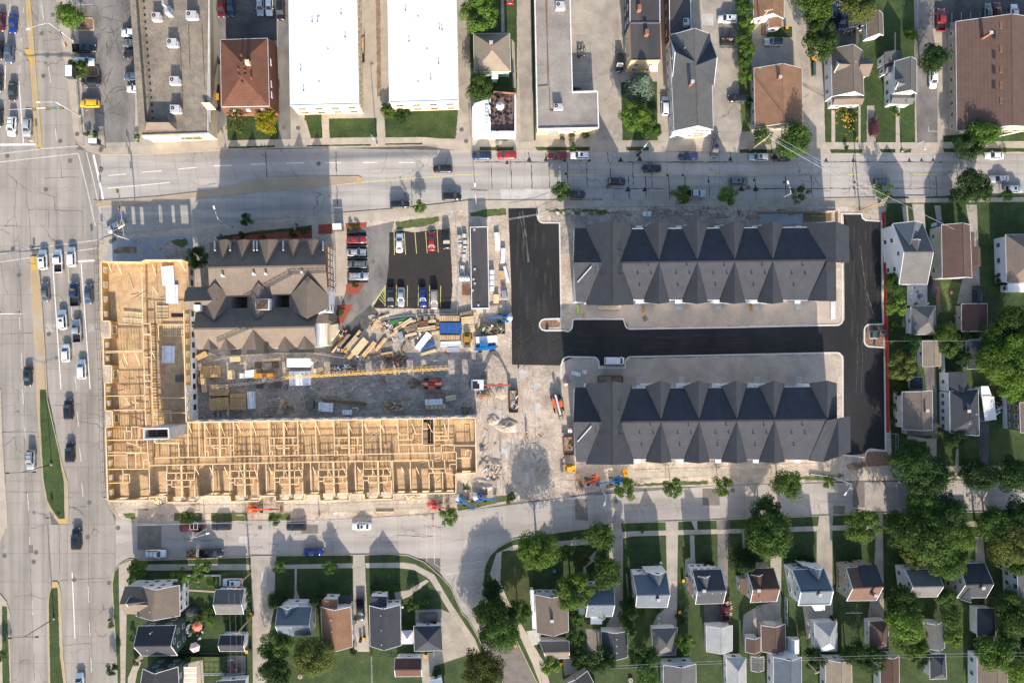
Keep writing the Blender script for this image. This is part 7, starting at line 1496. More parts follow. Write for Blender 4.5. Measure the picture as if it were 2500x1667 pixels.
S_=[('bright shrub at the corner of the right white block',951,271,20,'bright'),('dark clipped shrub beside the bright one',981,281,20,'dark'),('flowering shrub left in the yellow garden',2060,276,14,'bright'),('flowering shrub right in the yellow garden',2084,288,14,'bright'),('flowering shrub low in the yellow garden',2080,310,10,'bright'),('orange bush near the pavement',2090,338,6,'yellow'),('dark shrub in front of the slate porch',2185,272,15,'mid'),('shrubs against the asphalt lot',2226,85,16,'bright'),('low shrub on the right verge',2452,366,8,'mid'),('dark shrub on the verge before the taupe house',2065,364,9,'dark'),
('pale shrub at the shady flower bed left end',546,583,14,'blue'),('dark shrub in the red bed, left',592,574,13,'dark'),('dark shrub in the red bed, middle',640,577,8,'mid'),('dark shrub in the red bed, right',714,572,14,'dark'),('shrub at the red bed right end',746,562,13,'mid'),('round shrub left in the red triangle bed',856,554,8,'bright'),('round shrub right in the red triangle bed',870,553,8,'bright'),('spiky shrub in the upper red bed',867,698,11,'olive'),('spiky shrub in the lower red bed',832,762,12,'mid'),
('shrub left of the gravel building entrance',1373,337,8,'dark'),('round shrub right of the gravel building entrance',1395,334,10,'mid'),('brownish shrubs before the yellow brick wall',1430,334,12,'olive'),('twiggy young tree on the verge before the wine red car',1399,357,9,'mid'),('tiny verge plant by the blue suv',1214,359,6,'mid'),('small green hedge plant beside the tiny drive sign',335,336,10,'bright'),('clipped hedge left of the lot sign',215,328,10,'mid'),('clipped hedge right of the first',232,328,10,'mid'),
('weedy shrub at the roadside kerb',1242,1222,12,'mid'),('weedy shrub below the lifts',1250,1210,10,'dark'),('blue green shrub behind the second house',1674,1497,11,'blue'),('dark shrub below the blue green one',1662,1512,14,'dark'),('low shrub behind the first house',1568,1492,13,'mid'),('low shrub right behind the first house',1605,1488,10,'mid'),('small star shaped plant on the first verge',1569,1294,8,'bright'),('dark hedge before the fourth house',1975,1370,17,'dark'),('dark hedge end before the fourth house',1950,1370,15,'dark'),('low dark shrub before the fifth house',2080,1372,12,'dark'),('dark shrub before the second house',1738,1374,12,'dark'),('dark shrub nearer the second house door',1722,1376,10,'dark'),
('garden bush in the walled yard',512,1423,14,'bright'),('low garden plants near the coral parasol',492,1508,12,'bright'),('garden plants right of the coral parasol',515,1515,12,'bright'),('ivy on the garage side',600,1440,13,'mid'),('vine bush near the yellow bin',605,1502,12,'mid'),('green flower tuft left of the charcoal porch',937,1440,6,'bright'),('green flower tuft right of the charcoal porch',951,1439,6,'bright'),('bush beside the curved driveway at the bottom',1065,1640,12,'dark'),('shrub before the blue grey bungalow wall',2300,1050,14,'dark'),('shrub left of the bungalow',2308,1030,12,'mid'),('hedge along the beige wall',2180,990,12,'bright'),('lower hedge along the beige wall',2180,1030,12,'mid'),('shrub beside the porch with vents',2210,1060,12,'mid'),('bush right of the taupe house edge',2448,680,18,'dark'),('bush line beside the wide lawn',2440,640,15,'dark'),('leafy bush on the corner house front lawn',322,1418,13,'mid'),('small bush under the pale feathery tree',455,1424,12,'mid'),('bush beside the walled garden path',530,1432,11,'dark'),('vine bush on the lane fence by the garage',605,1460,12,'mid'),('dense bush below the speckled garage',560,1512,15,'mid'),('second dense bush below the speckled garage',590,1518,14,'dark'),('leafy bush left of the speckled garage',512,1490,11,'mid'),('bush in front of the green house',322,1560,12,'bright'),('bush between the green houses',335,1616,11,'dark'),('bush right of the green houses by the black fence',460,1605,12,'mid'),('bush at the slate cottage right corner',752,1478,11,'mid'),('bush right below the rust house',862,1590,12,'dark'),('garden bush in the curved front lawn',915,1432,12,'dark'),('bush beside the curved front path',965,1432,13,'mid'),('bush behind the hip roofed garage',1040,1470,13,'dark')]
for a in S_:shrub(*a)
k=MB();r2=random.Random(9)
for i in range(70):p=P(2070+r2.gauss(0,12),290+r2.gauss(0,12),BZ+r2.uniform(.6,1.5));k.box(tuple(p),(.22,.22,.1),r2.uniform(0,3))
obj('flower_blooms',k,M['flower_y'],label='scattered yellow orange blooms in the front garden',category='flowers',kind='stuff')
# ------------------------------------------------------------ street furniture
def streetlamp(lab,bx,by,hx,hy,h=9.0,ax=None,m='galv',dbl=False):
 b=P(bx,by,BZ);t=thing('street_lamp',lab,'street lamp',b);top=P(ax[0],ax[1],h) if ax else Vector((b.x,b.y,h));hd=P(hx,hy,h+.3)
 o=ROOT[t.name]
 obj('base',MB().tube(b,b+Vector((0,0,.4)),.28),M['concrete_block'],t);obj('pole',MB().tube(b,(b.x,b.y,h),.12,.07),M[m],t)
 tp=Vector((b.x,b.y,h));obj('arm',MB().tube(tp,tp.lerp(hd,.55)+Vector((0,0,.25)),.06).tube(tp.lerp(hd,.55)+Vector((0,0,.25)),hd,.05),M[m],t)
 d=(hd-tp).normalized();l=obj('lamp_head',MB().bar(hd,hd+d*.8,.34,.16),M['w_white' if m !='black' else 'black'],t);obj('lens',MB().bar(hd+Vector((0,0,-.1)),hd+d*.6+Vector((0,0,-.1)),.26,.04),M['pale_sheet'],l)
 if dbl:
  h2=tp-(hd-tp);obj('arm',MB().tube(tp,h2,.05),M[m],t);obj('lamp_head',MB().bar(h2,h2-d*.8,.34,.16),M[m],t)
streetlamp('white street lamp reaching over the avenue near the top left',177,99,73,70,9);streetlamp('white street lamp above the black motorcycle',1566,368,1578,353,8.5)
streetlamp('street lamp in the shade of the apartment house gable shadow',567,553,524,511,8.5);streetlamp('white street lamp opposite the roof deck building',1163,498,1160,456,9);streetlamp('street lamp beside the thin yellowish tree',1893,492,1925,450,9)
streetlamp('white street lamp on the pavement between two white blocks',920,354,908,333,8.5);streetlamp('street lamp on the verge before the asphalt lot',2202,370,2258,358,9);streetlamp('street lamp over the kerb above the dark red pickup',502,1290,503,1303,8.5)
streetlamp('thin street lamp at the kerb before the apartment asphalt shadows',780,1258,815,1254,8.5);streetlamp('street lamp right of the blue orange lifts',1466,1192,1477,1226,8.5);streetlamp('street lamp at the right end of the blue pipe',2035,1165,2066,1202,8.5)
for lab,bx,by,tx,ty in (('black twin armed lamp rising from the wide green median',126,1133,68,1151),('black twin armed lamp rising from the bottom green median',132,1509,70,1550)):
 b=P(bx,by,BZ);t=thing('street_lamp',lab,'street lamp',b);top=Vector((b.x,b.y,10.5));d=Vector((1,.03,0))
 obj('pole',MB().tube(b,top,.11,.07),M['black'],t)
 for s in (-1,1):a_=obj('arm',MB().tube(top,top+d*s*2.6+Vector((0,0,.3)),.05),M['black'],t);obj('lamp_head',MB().bar(top+d*s*2.6+Vector((0,0,.3)),top+d*s*3.3+Vector((0,0,.3)),.32,.15),M['black'],a_)
 obj('base',MB().tube(b,b+Vector((0,0,.5)),.25),M['concrete_block'],t)
def sighead(t,p,rz=0,face='brass'):
 a=obj('signal_head',MB().box(p,(.95,.36,.34),rz),M['black'],t)
 for i,c in ((-1,'amber'),(0,'amber'),(1,'amber')):obj('visor',MB().box((p[0]+math.cos(rz)*i*.3,p[1]+math.sin(rz)*i*.3,p[2]+.18),(.26,.3,.04),rz),M[c if i else 'brass'],a)
def mast(lab,bx,by,ex,ey,heads,h=6.3,m='galv',lum=None):
 b=P(bx,by,BZ);t=thing('traffic_signal',lab,'traffic signal',b);e=P(ex,ey,h+.3)
 obj('pole',MB().tube(b,(b.x,b.y,9.5 if lum else h+.3),.17,.1),M[m],t);obj('mast_arm',MB().tube((b.x,b.y,h),e,.15,.08),M[m],t);obj('base',MB().tube(b,b+Vector((0,0,.5)),.35),M['concrete_block'],t)
 d=(e-Vector((b.x,b.y,h)));rz=math.atan2(d.y,d.x)
 for f_ in heads:sighead(t,tuple(Vector((b.x,b.y,h)).lerp(e,f_)+Vector((-.35*math.sin(rz),.35*math.cos(rz),.1))),rz)
 if lum:q=P(*lum,9.8);obj('lamp_arm',MB().tube((b.x,b.y,9.4),q,.05),M[m],t);obj('lamp_head',MB().box(tuple(q),(.8,.3,.15),rz),M['w_white'],t)
 return t
mast('signal mast reaching up over the turning silver sedan',337,591,289,462,(.3,.62,.97),lum=(272,566));mast('signal mast reaching left over the waiting avenue cars with a green street sign',196,283,22,268,(.05,.3,.55),lum=(94,250))
p=P(131,267,6.7);t2=bpy.data.objects['traffic_signal.001'];obj('street_sign',MB().box(tuple(p),(1.9,.06,.35)).box((p.x,p.y,p.z+.18),(1.9,.2,.03)),M['green_sheet'],t2)
mast('signal mast arm entering from the left edge over the avenue',-60,770,60,765,(.62,.9));mast('short signal post with black head at the upper crosswalk corner',178,99,158,114,(.9,),5)
def post(lab,x,y,h,m='galv',sign=None,cat='sign',nm='road_sign'):
 b=P(x,y,BZ);t=thing(nm,lab,cat,b);obj('post',MB().tube(b,(b.x,b.y,h),.05),M[m],t)
 if sign:obj('sign_plate',MB().box((b.x,b.y+.04,h-.3),(.6,.04,.7)).box((b.x,b.y+.04,h+.06),(.6,.12,.03)),M[sign],t)
 return t
post('sign post at the left end of the main street median',247,493,2.6,'steel_dark','black');post('small sign with orange base in the crosswalk median',1058,1281,1.2,'lift_orange','lift_orange');post('pole sign at the start of the yellow median',86,645,2.6,'steel_dark','steel_dark');post('sign post near the nose of the bottom right median tip',130,1259,2.4,'steel_dark','black');post('sign at the north median end near the stop line',92,352,2.6,'brass','w_cream');post('signal control post on the plaza corner',252,596,3.0,'steel_dark','brass');post('pedestrian signal post on the lower corner',228,620,3.0,'steel_dark','brass');post('pedestrian signal post on the upper corner',205,355,3,'steel_dark','brass');post('round mirror post beside the curved kerb',1191,1412,4,'galv','hvac');post('round mirror post on the small bottom triangle verge',1322,1660,4,'galv','hvac')
for lab,x0,y0,x1,y1,z in (('double panel pylon sign beside the lower lot tree',158,158,176,188,6.5),('white box sign on the corner hedge',214,337,237,351,4)):
 q=[P(x,y,z) for x,y in ((x0,y0),(x1,y0),(x1,y1),(x0,y1))];c=sum(q,Vector())/4;t=thing('pylon_sign',lab,'sign',(c.x,c.y,BZ))
 obj('cabinet',MB().prism(q,z-1.6,z),M['trim_dark'],t);obj('sign_face',MB().prism([v.lerp(c,.1) for v in q],z,z+.03),M['pale_sheet'],t)
 for s in (0,2):v=q[s].lerp(c,.2);obj('post',MB().bar((v.x,v.y,BZ),(v.x,v.y,z-1.6),.2),M['steel_dark'],t)
q=[P(x,y,2.7) for x,y in ((811,546),(833,545),(834,560),(812,561))];c=sum(q,Vector())/4;t=thing('bus_shelter','white roofed bus shelter beside the red brick strip','bus shelter',(c.x,c.y,BZ));obj('roof',MB().prism(q,2.5,2.7),M['w_white'],t);obj('wall',MB().bar(q[2]-Vector((0,0,1.4)),q[3]-Vector((0,0,1.4)),.08,2.2).bar(q[1]-Vector((0,0,1.4)),q[2]-Vector((0,0,1.4)),.08,2.2),M['glass'],t);obj('bench',MB().box((c.x,c.y,.6),(1.6,.4,.08)),M['steel_dark'],t)
for v in q:obj('post',MB().bar((v.x,v.y,BZ),v,.08),M['trim_dark'],t)
for i,(x,y) in enumerate(((129,37),(102,83),(106,186),(147,345),(188,328),(249,360),(246,367),(246,416),(171,393),(112,463),(18,381),(46,672),(119,816),(693,312),(728,313),(1127,317),(1138,345),(778,400),(1484,456),(1827,458),(218,1227),(214,1311),(288,1288),(366,1303),(88,1348),(82,1371),(11,1356),(181,1415),(266,1422),(635,1287),(1505,1223),(911,639),(1789,1196),(279,584),(271,590),(1418,389))):
 p=P(x,y,.02 if not (x in (188,249,246,693,728,1127,1138,911,279,271)) else BZ+.035);t=thing('manhole_cover','round iron manhole cover in the pavement','manhole',p,0,'round iron manhole covers');obj('cover',MB().tube((0,0,-.01),(0,0,.012),.42,n=16),M['steel_dark'],t,True);obj('frame',MB().tube((0,0,-.012),(0,0,.006),.55,n=16),M['patch'],t,True)
def upole(lab,bx,by,tx,ty,h=11.5,arms=((0,2.2),),rz=.9):
 b=P(bx,by,BZ);t=thing('utility_pole',lab,'utility pole',b);top=P(tx,ty,h)
 top=Vector((b.x,b.y,h));obj('pole',MB().tube(b,top,.18,.12),M['pole_wood'],t)
 for dz,L in arms:
  a=obj('crossarm',MB().box((top.x,top.y,h-.4-dz),(L,.14,.14),rz),M['pole_wood'],t)
  for s in (-.45,-.2,.2,.45):obj('insulator',MB().tube((top.x+math.cos(rz)*L*s,top.y+math.sin(rz)*L*s,h-.3-dz),(top.x+math.cos(rz)*L*s,top.y+math.sin(rz)*L*s,h-.05-dz),.06),M['w_white'],a)
 return top
p1=upole('wooden utility pole at the upper kerb before the orange brown house',1829,369,1873,337);p2=upole('wooden utility pole with many crossarms at the lower kerb',2099,514,2157,497,11.5,((0,2.6),(1.0,2.4),(2.0,2)),1.0)
p3=upole('wooden utility pole at the lane by the speckled garage',612,1398,568,1441,11,((0,3.0),),-.1);p4=upole('wooden utility pole at the lane by the charcoal tan garage',619,1500,573,1553,11,((0,1.6),),.1);p5=upole('wooden pole at the top edge before the orange cottage',1838,72,1865,40,10,((0,2),),.2);p6=upole('pole with white transformer beside the white rounded shed',1955,1600,1985,1625,9,((0,1.2),),.4)
def wire(lab,a,b,sag=.8,r=.03,m='galv'):
 a=Vector(a);b=Vector(b);k=MB();n=14;pts=[a.lerp(b,i/n)-Vector((0,0,sag*4*(i/n)*(1-i/n))) for i in range(n+1)]
 for i in range(n):k.bar(pts[i],pts[i+1],r)
 obj('overhead_wire',k,M[m],label=lab,category='wire')
wire('thick cable running down right from the upper kerb pole',p1,p2+Vector((0,0,-.5)),.6,.07);wire('upper thin wire from the upper kerb pole to the right',p1+Vector((.8,1,-.4)),P(2330,560,10),.9,.045);wire('middle thin wire from the upper kerb pole to the right',p1+Vector((.4,.4,-.4)),p2+Vector((.9,.8,0)),.9,.04)
wire('dark wire crossing the long gabled building drive',p1+Vector((0,0,-1)),P(1640,90,7),.5,.03,'black'); 
for i in range(4):wire('vertical wire %s over the left garages'%['furthest left','second from the left','third from the left','rightmost'][i],P(558+i*14,1448,10.5),P(560+i*14,1760,10.5),1,.02,'steel')
wire('upper horizontal wire over the bottom roofs',P(1500,1625,8),P(2560,1592,8),1.2,.03);wire('lower horizontal wire over the bottom roofs',P(1490,1632,7.5),P(2560,1600,7.5),1.4,.03)
wire('twin cable along the residential street kerb',P(340,1282,7),P(1110,1262,7),.5,.04);wire('second cable along the residential street kerb',P(700,1272,7.5),P(1085,1258,7.5),.4,.03);wire('cable across the garages at the right',P(2145,833,6),P(2440,832,6),.5,.035)
def bin_(lab,x,y,c1,c2=None,z=BZ,rz=0):
 t=thing('wheelie_bin',lab,'bin',P(x,y,z),rz);obj('body',MB().box((0,0,.5),(.6,.65,1.0)),M[c1],t,True);obj('lid',MB().box((0,0,1.04),(.66,.75,.08)),M[c2 or c1],t,True);obj('handle',MB().box((0,.42,.95),(.5,.06,.06)),M['black'],t,True)
 for s in (-.25,.25):obj('wheel',MB().tube((s-.03,.35,.12),(s+.03,.35,.12),.12),M['rubber'],t,True)
for i,(lab,x,y) in enumerate((('yellow lidded bin beside the shop wall, upper of two',535,236),('yellow lidded bin beside the shop wall, lower of two',535,244),('yellow lidded bin beside the orange cottage porch',1917,72),('yellow lidded bin by the taupe house drive, left',1981,147),('yellow lidded bin by the taupe house drive, right',1986,150),('yellow lidded bin beside the vine at the lane',616,1495),('yellow lidded bin below the charcoal tan garage',606,1586),('yellow lidded bin in the rust house drive',890,1555),('yellow lidded bin beside the covered car',1056,1520),('yellow lidded bin on the curved drive',1040,1597),('yellow lidded bin below the curved tree',1257,1571),('yellow lidded bin at the brown garage drive',1369,1616),('yellow lidded bin left of the second house',1666,1414),('yellow lidded bin behind the first house',1657,1490),('yellow lidded bin at the pale blue garage corner',2035,1510),('yellow lidded bin at the tan garage drive',2288,896),('yellow lidded bin in the lower right corner drive',2375,1660))):bin_(lab,x,y,'black','yellow_bin')
for lab,x,y in (('black bin next to the red hip roofed building',536,270),('black bin stack beside the charcoal tan garage',612,1581),('black bin in the rust house drive',881,1560),('green bin beside the covered car',1063,1519),('black bin near the pale blue garage',2029,1505)):bin_(lab,x,y,'black')
for i in range(4):bin_('green bin number %s in the row beside the long drive'%['one from the top','two from the top','three from the top','four from the top'][i],1984,160+i*8,'w_dkgreen')
for i,(x,y) in enumerate(((829,854),(838,856),(846,858))):bin_('%s of the three bins with yellow lids behind the apartment house'%['left','middle','right'][i],x,y,'black','yellow_bin' if i else 'hvac')
def skip(lab,x,y,w,h,m,load,rz=0,n=30,hh=1.2):
 t=thing('skip_container',lab,'skip',P(x,y,BZ),rz)
 for c_,d in (((0,h/2,hh/2),(w,.12,hh)),((0,-h/2,hh/2),(w,.12,hh)),((w/2,0,hh/2),(.12,h-.12,hh)),((-w/2,0,hh/2),(.12,h-.12,hh))):obj('side_panel',MB().box(c_,d),M[m],t,True)
 obj('floor',MB().box((0,0,.1),(w,h,.1)),M[m],t,True)
 for i in range(5):obj('rib',MB().box((-w/2+w*(i+.5)/5,-h/2-.09,hh/2),(.1,.08,hh)).box((-w/2+w*(i+.5)/5,h/2+.09,hh/2),(.1,.08,hh)),M[m],t,True)
 if load:
  k=MB();k.box((0,0,hh*.35),(w-.3,h-.3,hh*.6));obj('rubble',k,M['mud'],t,True);heap(t,0,0,w*1.05,h*1.0,hh*.85,n,load)
 return t
skip('dark skip full of pale scrap and a blue tarp below the white trailer',841,900,6.2,2.2,'steel_dark',['lumber_pale','w_white','lumber','tarp_blue','weathered','pale_sheet'],n=70);skip('dark skip full of timber scrap below the upper blue lift',1203,804,5.9,2.2,'steel_dark',['lumber_pale','mud','weathered','green_sheet','w_white','rust'],n=70)
skip('open black skip with dusty liner beside the excavator boom',1253,978,2.1,5.4,'black',['hvac','pale_sheet','concrete_block'],n=14);skip('rust brown skip standing beside the lower townhouse block',1387,1087,2.4,4.4,'rust',['rust'],.05,6);skip('long dark lidded container beside the lower townhouse block',1489,925,6.0,1.5,'wood_dark',['wood_dark'],0,3)
skip('dumpster by the dark pad at the hedge',1773,103,3.2,1.5,'black',['black','hvac'],0,5); 
# ------------------------------------------------------------ machines
def wheel4(t,L,W,r_=.45,hub='w_white'):
 for u in (-L/2,L/2):
  for s in (-1,1):w_=obj('wheel',MB().tube((u,s*W/2-.16,r_),(u,s*W/2+.16,r_),r_,n=12),M['rubber'],t,True);obj('hub',MB().tube((u,s*(W/2+.17)-.01,r_),(u,s*(W/2+.17)+.01,r_),r_*.5),M[hub],w_,True)
def boomlift(lab,x,y,ang,m='lift_blue',L=7,cw='lift_white',bend=None):
 t=thing('boom_lift',lab,'boom lift',P(x,y,BZ),math.radians(ang));t.scale=(.85,.85,.85);wheel4(t,2.4,2.2)
 obj('chassis',MB().box((0,0,.6),(2.8,1.6,.35)),M['steel_dark'],t,True);tt=obj('turntable',MB().tube((0,0,.8),(0,0,1.0),.8,n=14),M['steel_dark'],t,True)
 c=obj('counterweight',MB().dome((-1.6,0,.95),1.1,1.15,.9,14,5),M[cw],t,True);obj('hood',MB().box((-.7,-.85,1.3),(1.8,.5,.7)).box((-.7,.85,1.3),(1.8,.5,.7)),M[m],t,True)
 e=Vector((L,0,1.7));obj('boom',MB().bar((-1.2,0,1.9),(L*.75,0,1.75),.42,.4),M[m],t,True);obj('boom_extension',MB().bar((L*.7,0,1.75),e,.3,.28),M[m],t,True)
 b=obj('platform',MB().box((L+.6,0,.9),(.9,1.9,.08)),M['steel_dark'],t,True)
 k=MB()
 for zz in (1.3,1.9):
  for c_,d in (((L+.15,0,zz),(.05,1.9,.05)),((L+1.05,0,zz),(.05,1.9,.05)),((L+.6,.95,zz),(.9,.05,.05)),((L+.6,-.95,zz),(.9,.05,.05))):k.box(c_,d)
 for u,v in ((L+.15,.95),(L+.15,-.95),(L+1.05,.95),(L+1.05,-.95)):k.box((u,v,1.4),(.05,.05,1))
 obj('guard_rail',k,M[m],b,True)
boomlift('blue boom lift with white rounded counterweight above the timber skip',1229,776,180,L=4.6);boomlift('blue boom lift left of the pair at the street corner',1130,1220,-30,L=3);boomlift('blue boom lift right of the pair at the street corner',1176,1212,-8,L=3.4)
boomlift('blue boom lift with orange neighbour at the townhouse kerb',1500,1172,186,L=4.5,cw='tarp_blue');boomlift('orange boom lift lying low at the townhouse kerb, left',1442,1170,200,'lift_orange',2.6,'lift_orange');boomlift('orange boom lift below the timber frame near the first kerb tree',629,1239,0,'lift_orange',6.5,'lift_orange');boomlift('red boom lift at the right foot of the timber frame',1066,1232,-12,'lift_red',2.6,'lift_red')
def telehandler(lab,x,y,ang,m,mh='lift_red'):
 t=thing('telehandler',lab,'telehandler',P(x,y,BZ),math.radians(ang));wheel4(t,3.0,2.2,.6,m);obj('chassis',MB().box((-.2,0,.9),(4.2,1.3,.5)),M['steel_dark'],t,True)
 obj('engine_cover',MB().box((-.4,-.8,1.4),(2.2,.7,.7)),M[m],t,True);c=obj('cab',MB().box((.1,.75,1.7),(1.5,.85,1.5)),M[m],t,True);obj('cab_window',MB().box((.1,.75,1.8),(1.2,.88,.9)).box((.1,.75,1.8),(1.54,.6,.9)),M['glass'],c,True)
 obj('boom',MB().bar((-2.4,0,2.1),(2.6,0,1.5),.45,.5),M[mh],t,True);f=obj('fork_carriage',MB().box((3.0,0,.8),(.15,1.3,1.2)),M['steel_dark'],t,True)
 for s in (-.4,.4):obj('fork',MB().box((3.6,s,.25),(1.2,.12,.08)),M['steel_dark'],f,True)
telehandler('coral red telehandler alone on the dark dirt yard',1056,936,180,'lift_red');telehandler('orange telehandler with grey boom by the lower townhouse block',1360,985,-75,'lift_orange','hvac')
t=thing('blue_forklift','blue telehandler below the silver bundle and the timber skip','telehandler',P(1186,847,BZ),.1);wheel4(t,3,2.1,.55);obj('chassis',MB().box((0,0,.9),(5,1.5,.5)),M['lift_blue'],t,True);obj('boom',MB().bar((-2.8,-.3,1.7),(3,-.1,1.4),.5,.5),M['lift_blue'],t,True);c=obj('cab',MB().box((-.4,.6,1.6),(2.0,.9,1.3)),M['lift_blue'],t,True);obj('cab_window',MB().box((-.4,.6,1.9),(1.6,.93,.5)),M['glass'],c,True)
t=thing('excavator','white and grey excavator with long red arm beside the black skip','excavator',P(1172,938,BZ),0)
for s in (-1,1):tr_=obj('track',MB().box((0,s*1.05,.4),(3.6,.5,.75)),M['black'],t,True);[obj('track_pad',MB().box((-1.6+i*.36,s*1.05,.79),(.28,.54,.05)),M['steel_dark'],tr_,True) for i in range(10)]
obj('upper_body',MB().box((-.6,0,1.5),(3.0,2.5,1.1)),M['lift_white'],t,True);obj('counterweight',MB().dome((-2.0,0,1.0),.7,1.25,1.0,12,4),M['steel_dark'],t,True);c=obj('cab',MB().box((.2,.8,2.1),(1.5,.9,1.4)),M['lift_white'],t,True);obj('cab_window',MB().box((.25,.8,2.2),(1.55,.75,.9)),M['glass'],c,True);obj('engine_grille',MB().box((-.9,-.1,2.08),(1.6,1.8,.06)),M['black'],t,True)
obj('boom',MB().bar((.9,-.1,1.6),(3.6,-.1,3.6),.4,.6).bar((3.5,-.1,3.6),(5.2,-.1,3.0),.36,.5),M['lift_red'],t,True);obj('stick',MB().bar((5.1,-.1,3.1),(7.0,-.1,1.2),.3,.35),M['lift_red'],t,True);obj('bucket',MB().box((7.1,-.1,.8),(.7,.9,.7)),M['steel_dark'],t,True);obj('hydraulic_ram',MB().bar((1.3,.25,1.7),(3.4,.25,3.4),.14),M['steel'],t,True)
for lab,x,y,a,m in (('brown skid steer loader beside the blue tarped stacks',1141,826,-90,'brass'),('yellow skid steer loader below the rust brown skip',1391,1142,180,'yellow_bin')):
 t=thing('skid_steer',lab,'loader',P(x,y,BZ),math.radians(a));wheel4(t,1.3,1.7,.4);obj('body',MB().box((-.2,0,.9),(2.2,1.2,.8)),M[m],t,True);c=obj('cab',MB().box((.2,0,1.6),(1.2,1.1,.9)),M['black'],t,True);obj('cab_roof',MB().box((.2,0,2.07),(1.25,1.15,.06)),M[m],c,True)
 for s in (-.75,.75):obj('lift_arm',MB().bar((-1.2,s,1.5),(1.6,s,.7),.16,.2),M[m],t,True)
 obj('bucket',MB().box((1.9,0,.4),(.6,1.8,.5)),M['steel_dark'],t,True)
cr=thing('crane','self erecting crane with long yellow lattice jib over the dirt yard','crane',P(640,917,BZ))
def lattice(a,b,w,h,m,n,nm):
 a=Vector(a);b=Vector(b);d=(b-a).normalized();s=Vector((-d.y,d.x,0)).normalized()*w/2;u=Vector((0,0,h));k=MB()
 ch=obj(nm,MB().bar(a+s,b+s,.13).bar(a-s,b-s,.13).bar(a+u,b+u,.13),M[m],cr)
 for i in range(n):
  p0=a.lerp(b,i/n);p1=a.lerp(b,(i+1)/n);pm=(p0+p1)/2+u
  obj('lattice_bay',MB().bar(p0+s,pm,.05).bar(p0-s,pm,.08).bar(p1+s,pm,.08).bar(p1-s,pm,.08).bar(p0+s,p1-s,.07),M[m],ch)
lattice(P(690,920,22),P(1095,897,22),.85,.8,'crane_yellow',34,'jib')
lattice(P(520,942,15),P(700,922,22),1.0,.9,'steel_dark',16,'mast_section');obj('mast',MB().bar(P(645,926,BZ),P(645,926,14),.9),M['galv'],cr)
for i in range(12):obj('ballast_block',MB().box((P(622+i*3.9,919-i*.25,2.5).x,P(622,918,2.5).y,1.6),(.3,1.3,2.2),.1),M['amber'],cr)
obj('base_frame',MB().prism([P(600,905,1),P(668,902,1),P(670,935,1),(P(602,938,1))],.6,.9),M['steel_dark'],cr)
for x,y in ((630,890),(672,890),(634,941),(678,938)):obj('outrigger',MB().bar(P(x,y,.7),P(650,915,.8),.25),M['steel_dark'],cr);obj('outrigger_pad',MB().prism([P(x-8,y-7,.4),P(x+8,y-7,.4),P(x+8,y+7,.4),P(x-8,y+7,.4)],BZ,.4),M['wood_dark'],cr)
obj('control_box',MB().prism([P(600,905,2),P(622,902,2),P(624,922,2),P(598,924,2)],.9,2.4),M['w_white'],cr)
t=thing('box_trailer','white box trailer with pointed nose below the apartment house','trailer',P(738,885,BZ));obj('box',MB().prism([(-3,-1.05,0),(2.2,-1.05,0),(3.0,0,0),(2.2,1.05,0),(-3,1.05,0)],.6,2.5),M['w_white'],t,True);obj('drawbar',MB().bar((2.9,0,.6),(4,0,.5),.12),M['black'],t,True)
obj('ramp',MB().box((-3.5,0,.2),(1.0,2.0,.08)),M['rust'],t,True)
for s in (-1.1,1.1):obj('wheel',MB().tube((0,s-.1,.35),(0,s+.1,.35),.35),M['rubber'],t,True)
# ------------------------------------------------------------ building materials in the yard
def stk(lab,x,y,wpx,hpx,hh,m,deg=0,n=7,along=True,name='lumber_stack',mm='wood_dark'):
 return pack(lab,x,y,wpx/10,hpx/10,hh,m,math.radians(deg),BZ,n,'stack',name,None,mm,along)
stk('slatted truss stack by the shop wall, topmost of four',517,907,46,28,1.2,'lumber',2,14,False,'truss_stack');stk('slatted truss stack second from the top',539,951,46,26,1.2,'lumber',0,7,True,'truss_stack');stk('slatted truss stack lowest left, nearest the timber frame',539,985,46,30,1.2,'lumber',5,14,False,'truss_stack');stk('taller truss stack right of the lowest one',586,980,40,38,1.4,'lumber',0,12,True,'truss_stack')
stk('pale plywood pile beside the trusses',567,914,17,26,.8,'lumber_pale',0,1);stk('brown board bundle left of the trusses, upper',495,868,28,12,.8,'lumber',28,5);stk('long narrow boards standing left of the trusses',500,940,12,36,.7,'lumber_pale',6,3,False);stk('dark brown boards beside the long narrow boards',490,932,10,28,.6,'rust',0,2,False);stk('small lumber bundle below the apartment house',577,877,27,12,.8,'lumber_pale',5,3);stk('short lumber bundle at the yard fence',665,878,45,6,.5,'lumber_pale',2,3);stk('plywood offcut beside the white box trailer',779,903,24,12,.6,'lumber_pale',18,1)
stk('fan of long beams, left dark beam',840,833,46,6,.9,'weathered',50,2);stk('fan of long beams, greenish second bundle',858,838,46,11,.9,'lumber_pale',50,3);stk('fan of long beams, wide pale third bundle',880,846,48,17,1.0,'lumber_pale',50,4);stk('fan of long beams, orange right bundle',902,852,46,9,.9,'lumber',50,2);stk('green topped plank bundle',862,864,34,9,.7,'lumber',48,3);stk('long slanting beam above the beam fan',985,793,54,9,.8,'lumber_pale',33,3);stk('dark green covered bundle above the slanting beam',975,783,52,7,.6,'green_sheet',13,2)
stk('pale horizontal planks in the middle heap',1042,802,46,10,.9,'lumber_pale',8,4);stk('brown plywood heap above the pale planks',1035,790,24,12,.9,'rust',0,2);stk('short pale plank bundle right of the heap',1053,785,24,7,.6,'lumber_pale',4,2);stk('pinkish short planks left of the wrapped door',1003,802,26,14,.7,'weathered',12,4)
for i,(x,y) in enumerate(((1024,779),(1040,777),(1056,776))):stk('small upright board pack, %s of three above the heap'%['left','middle','right'][i],x,y,10,11,.8,'weathered',0,2,False)
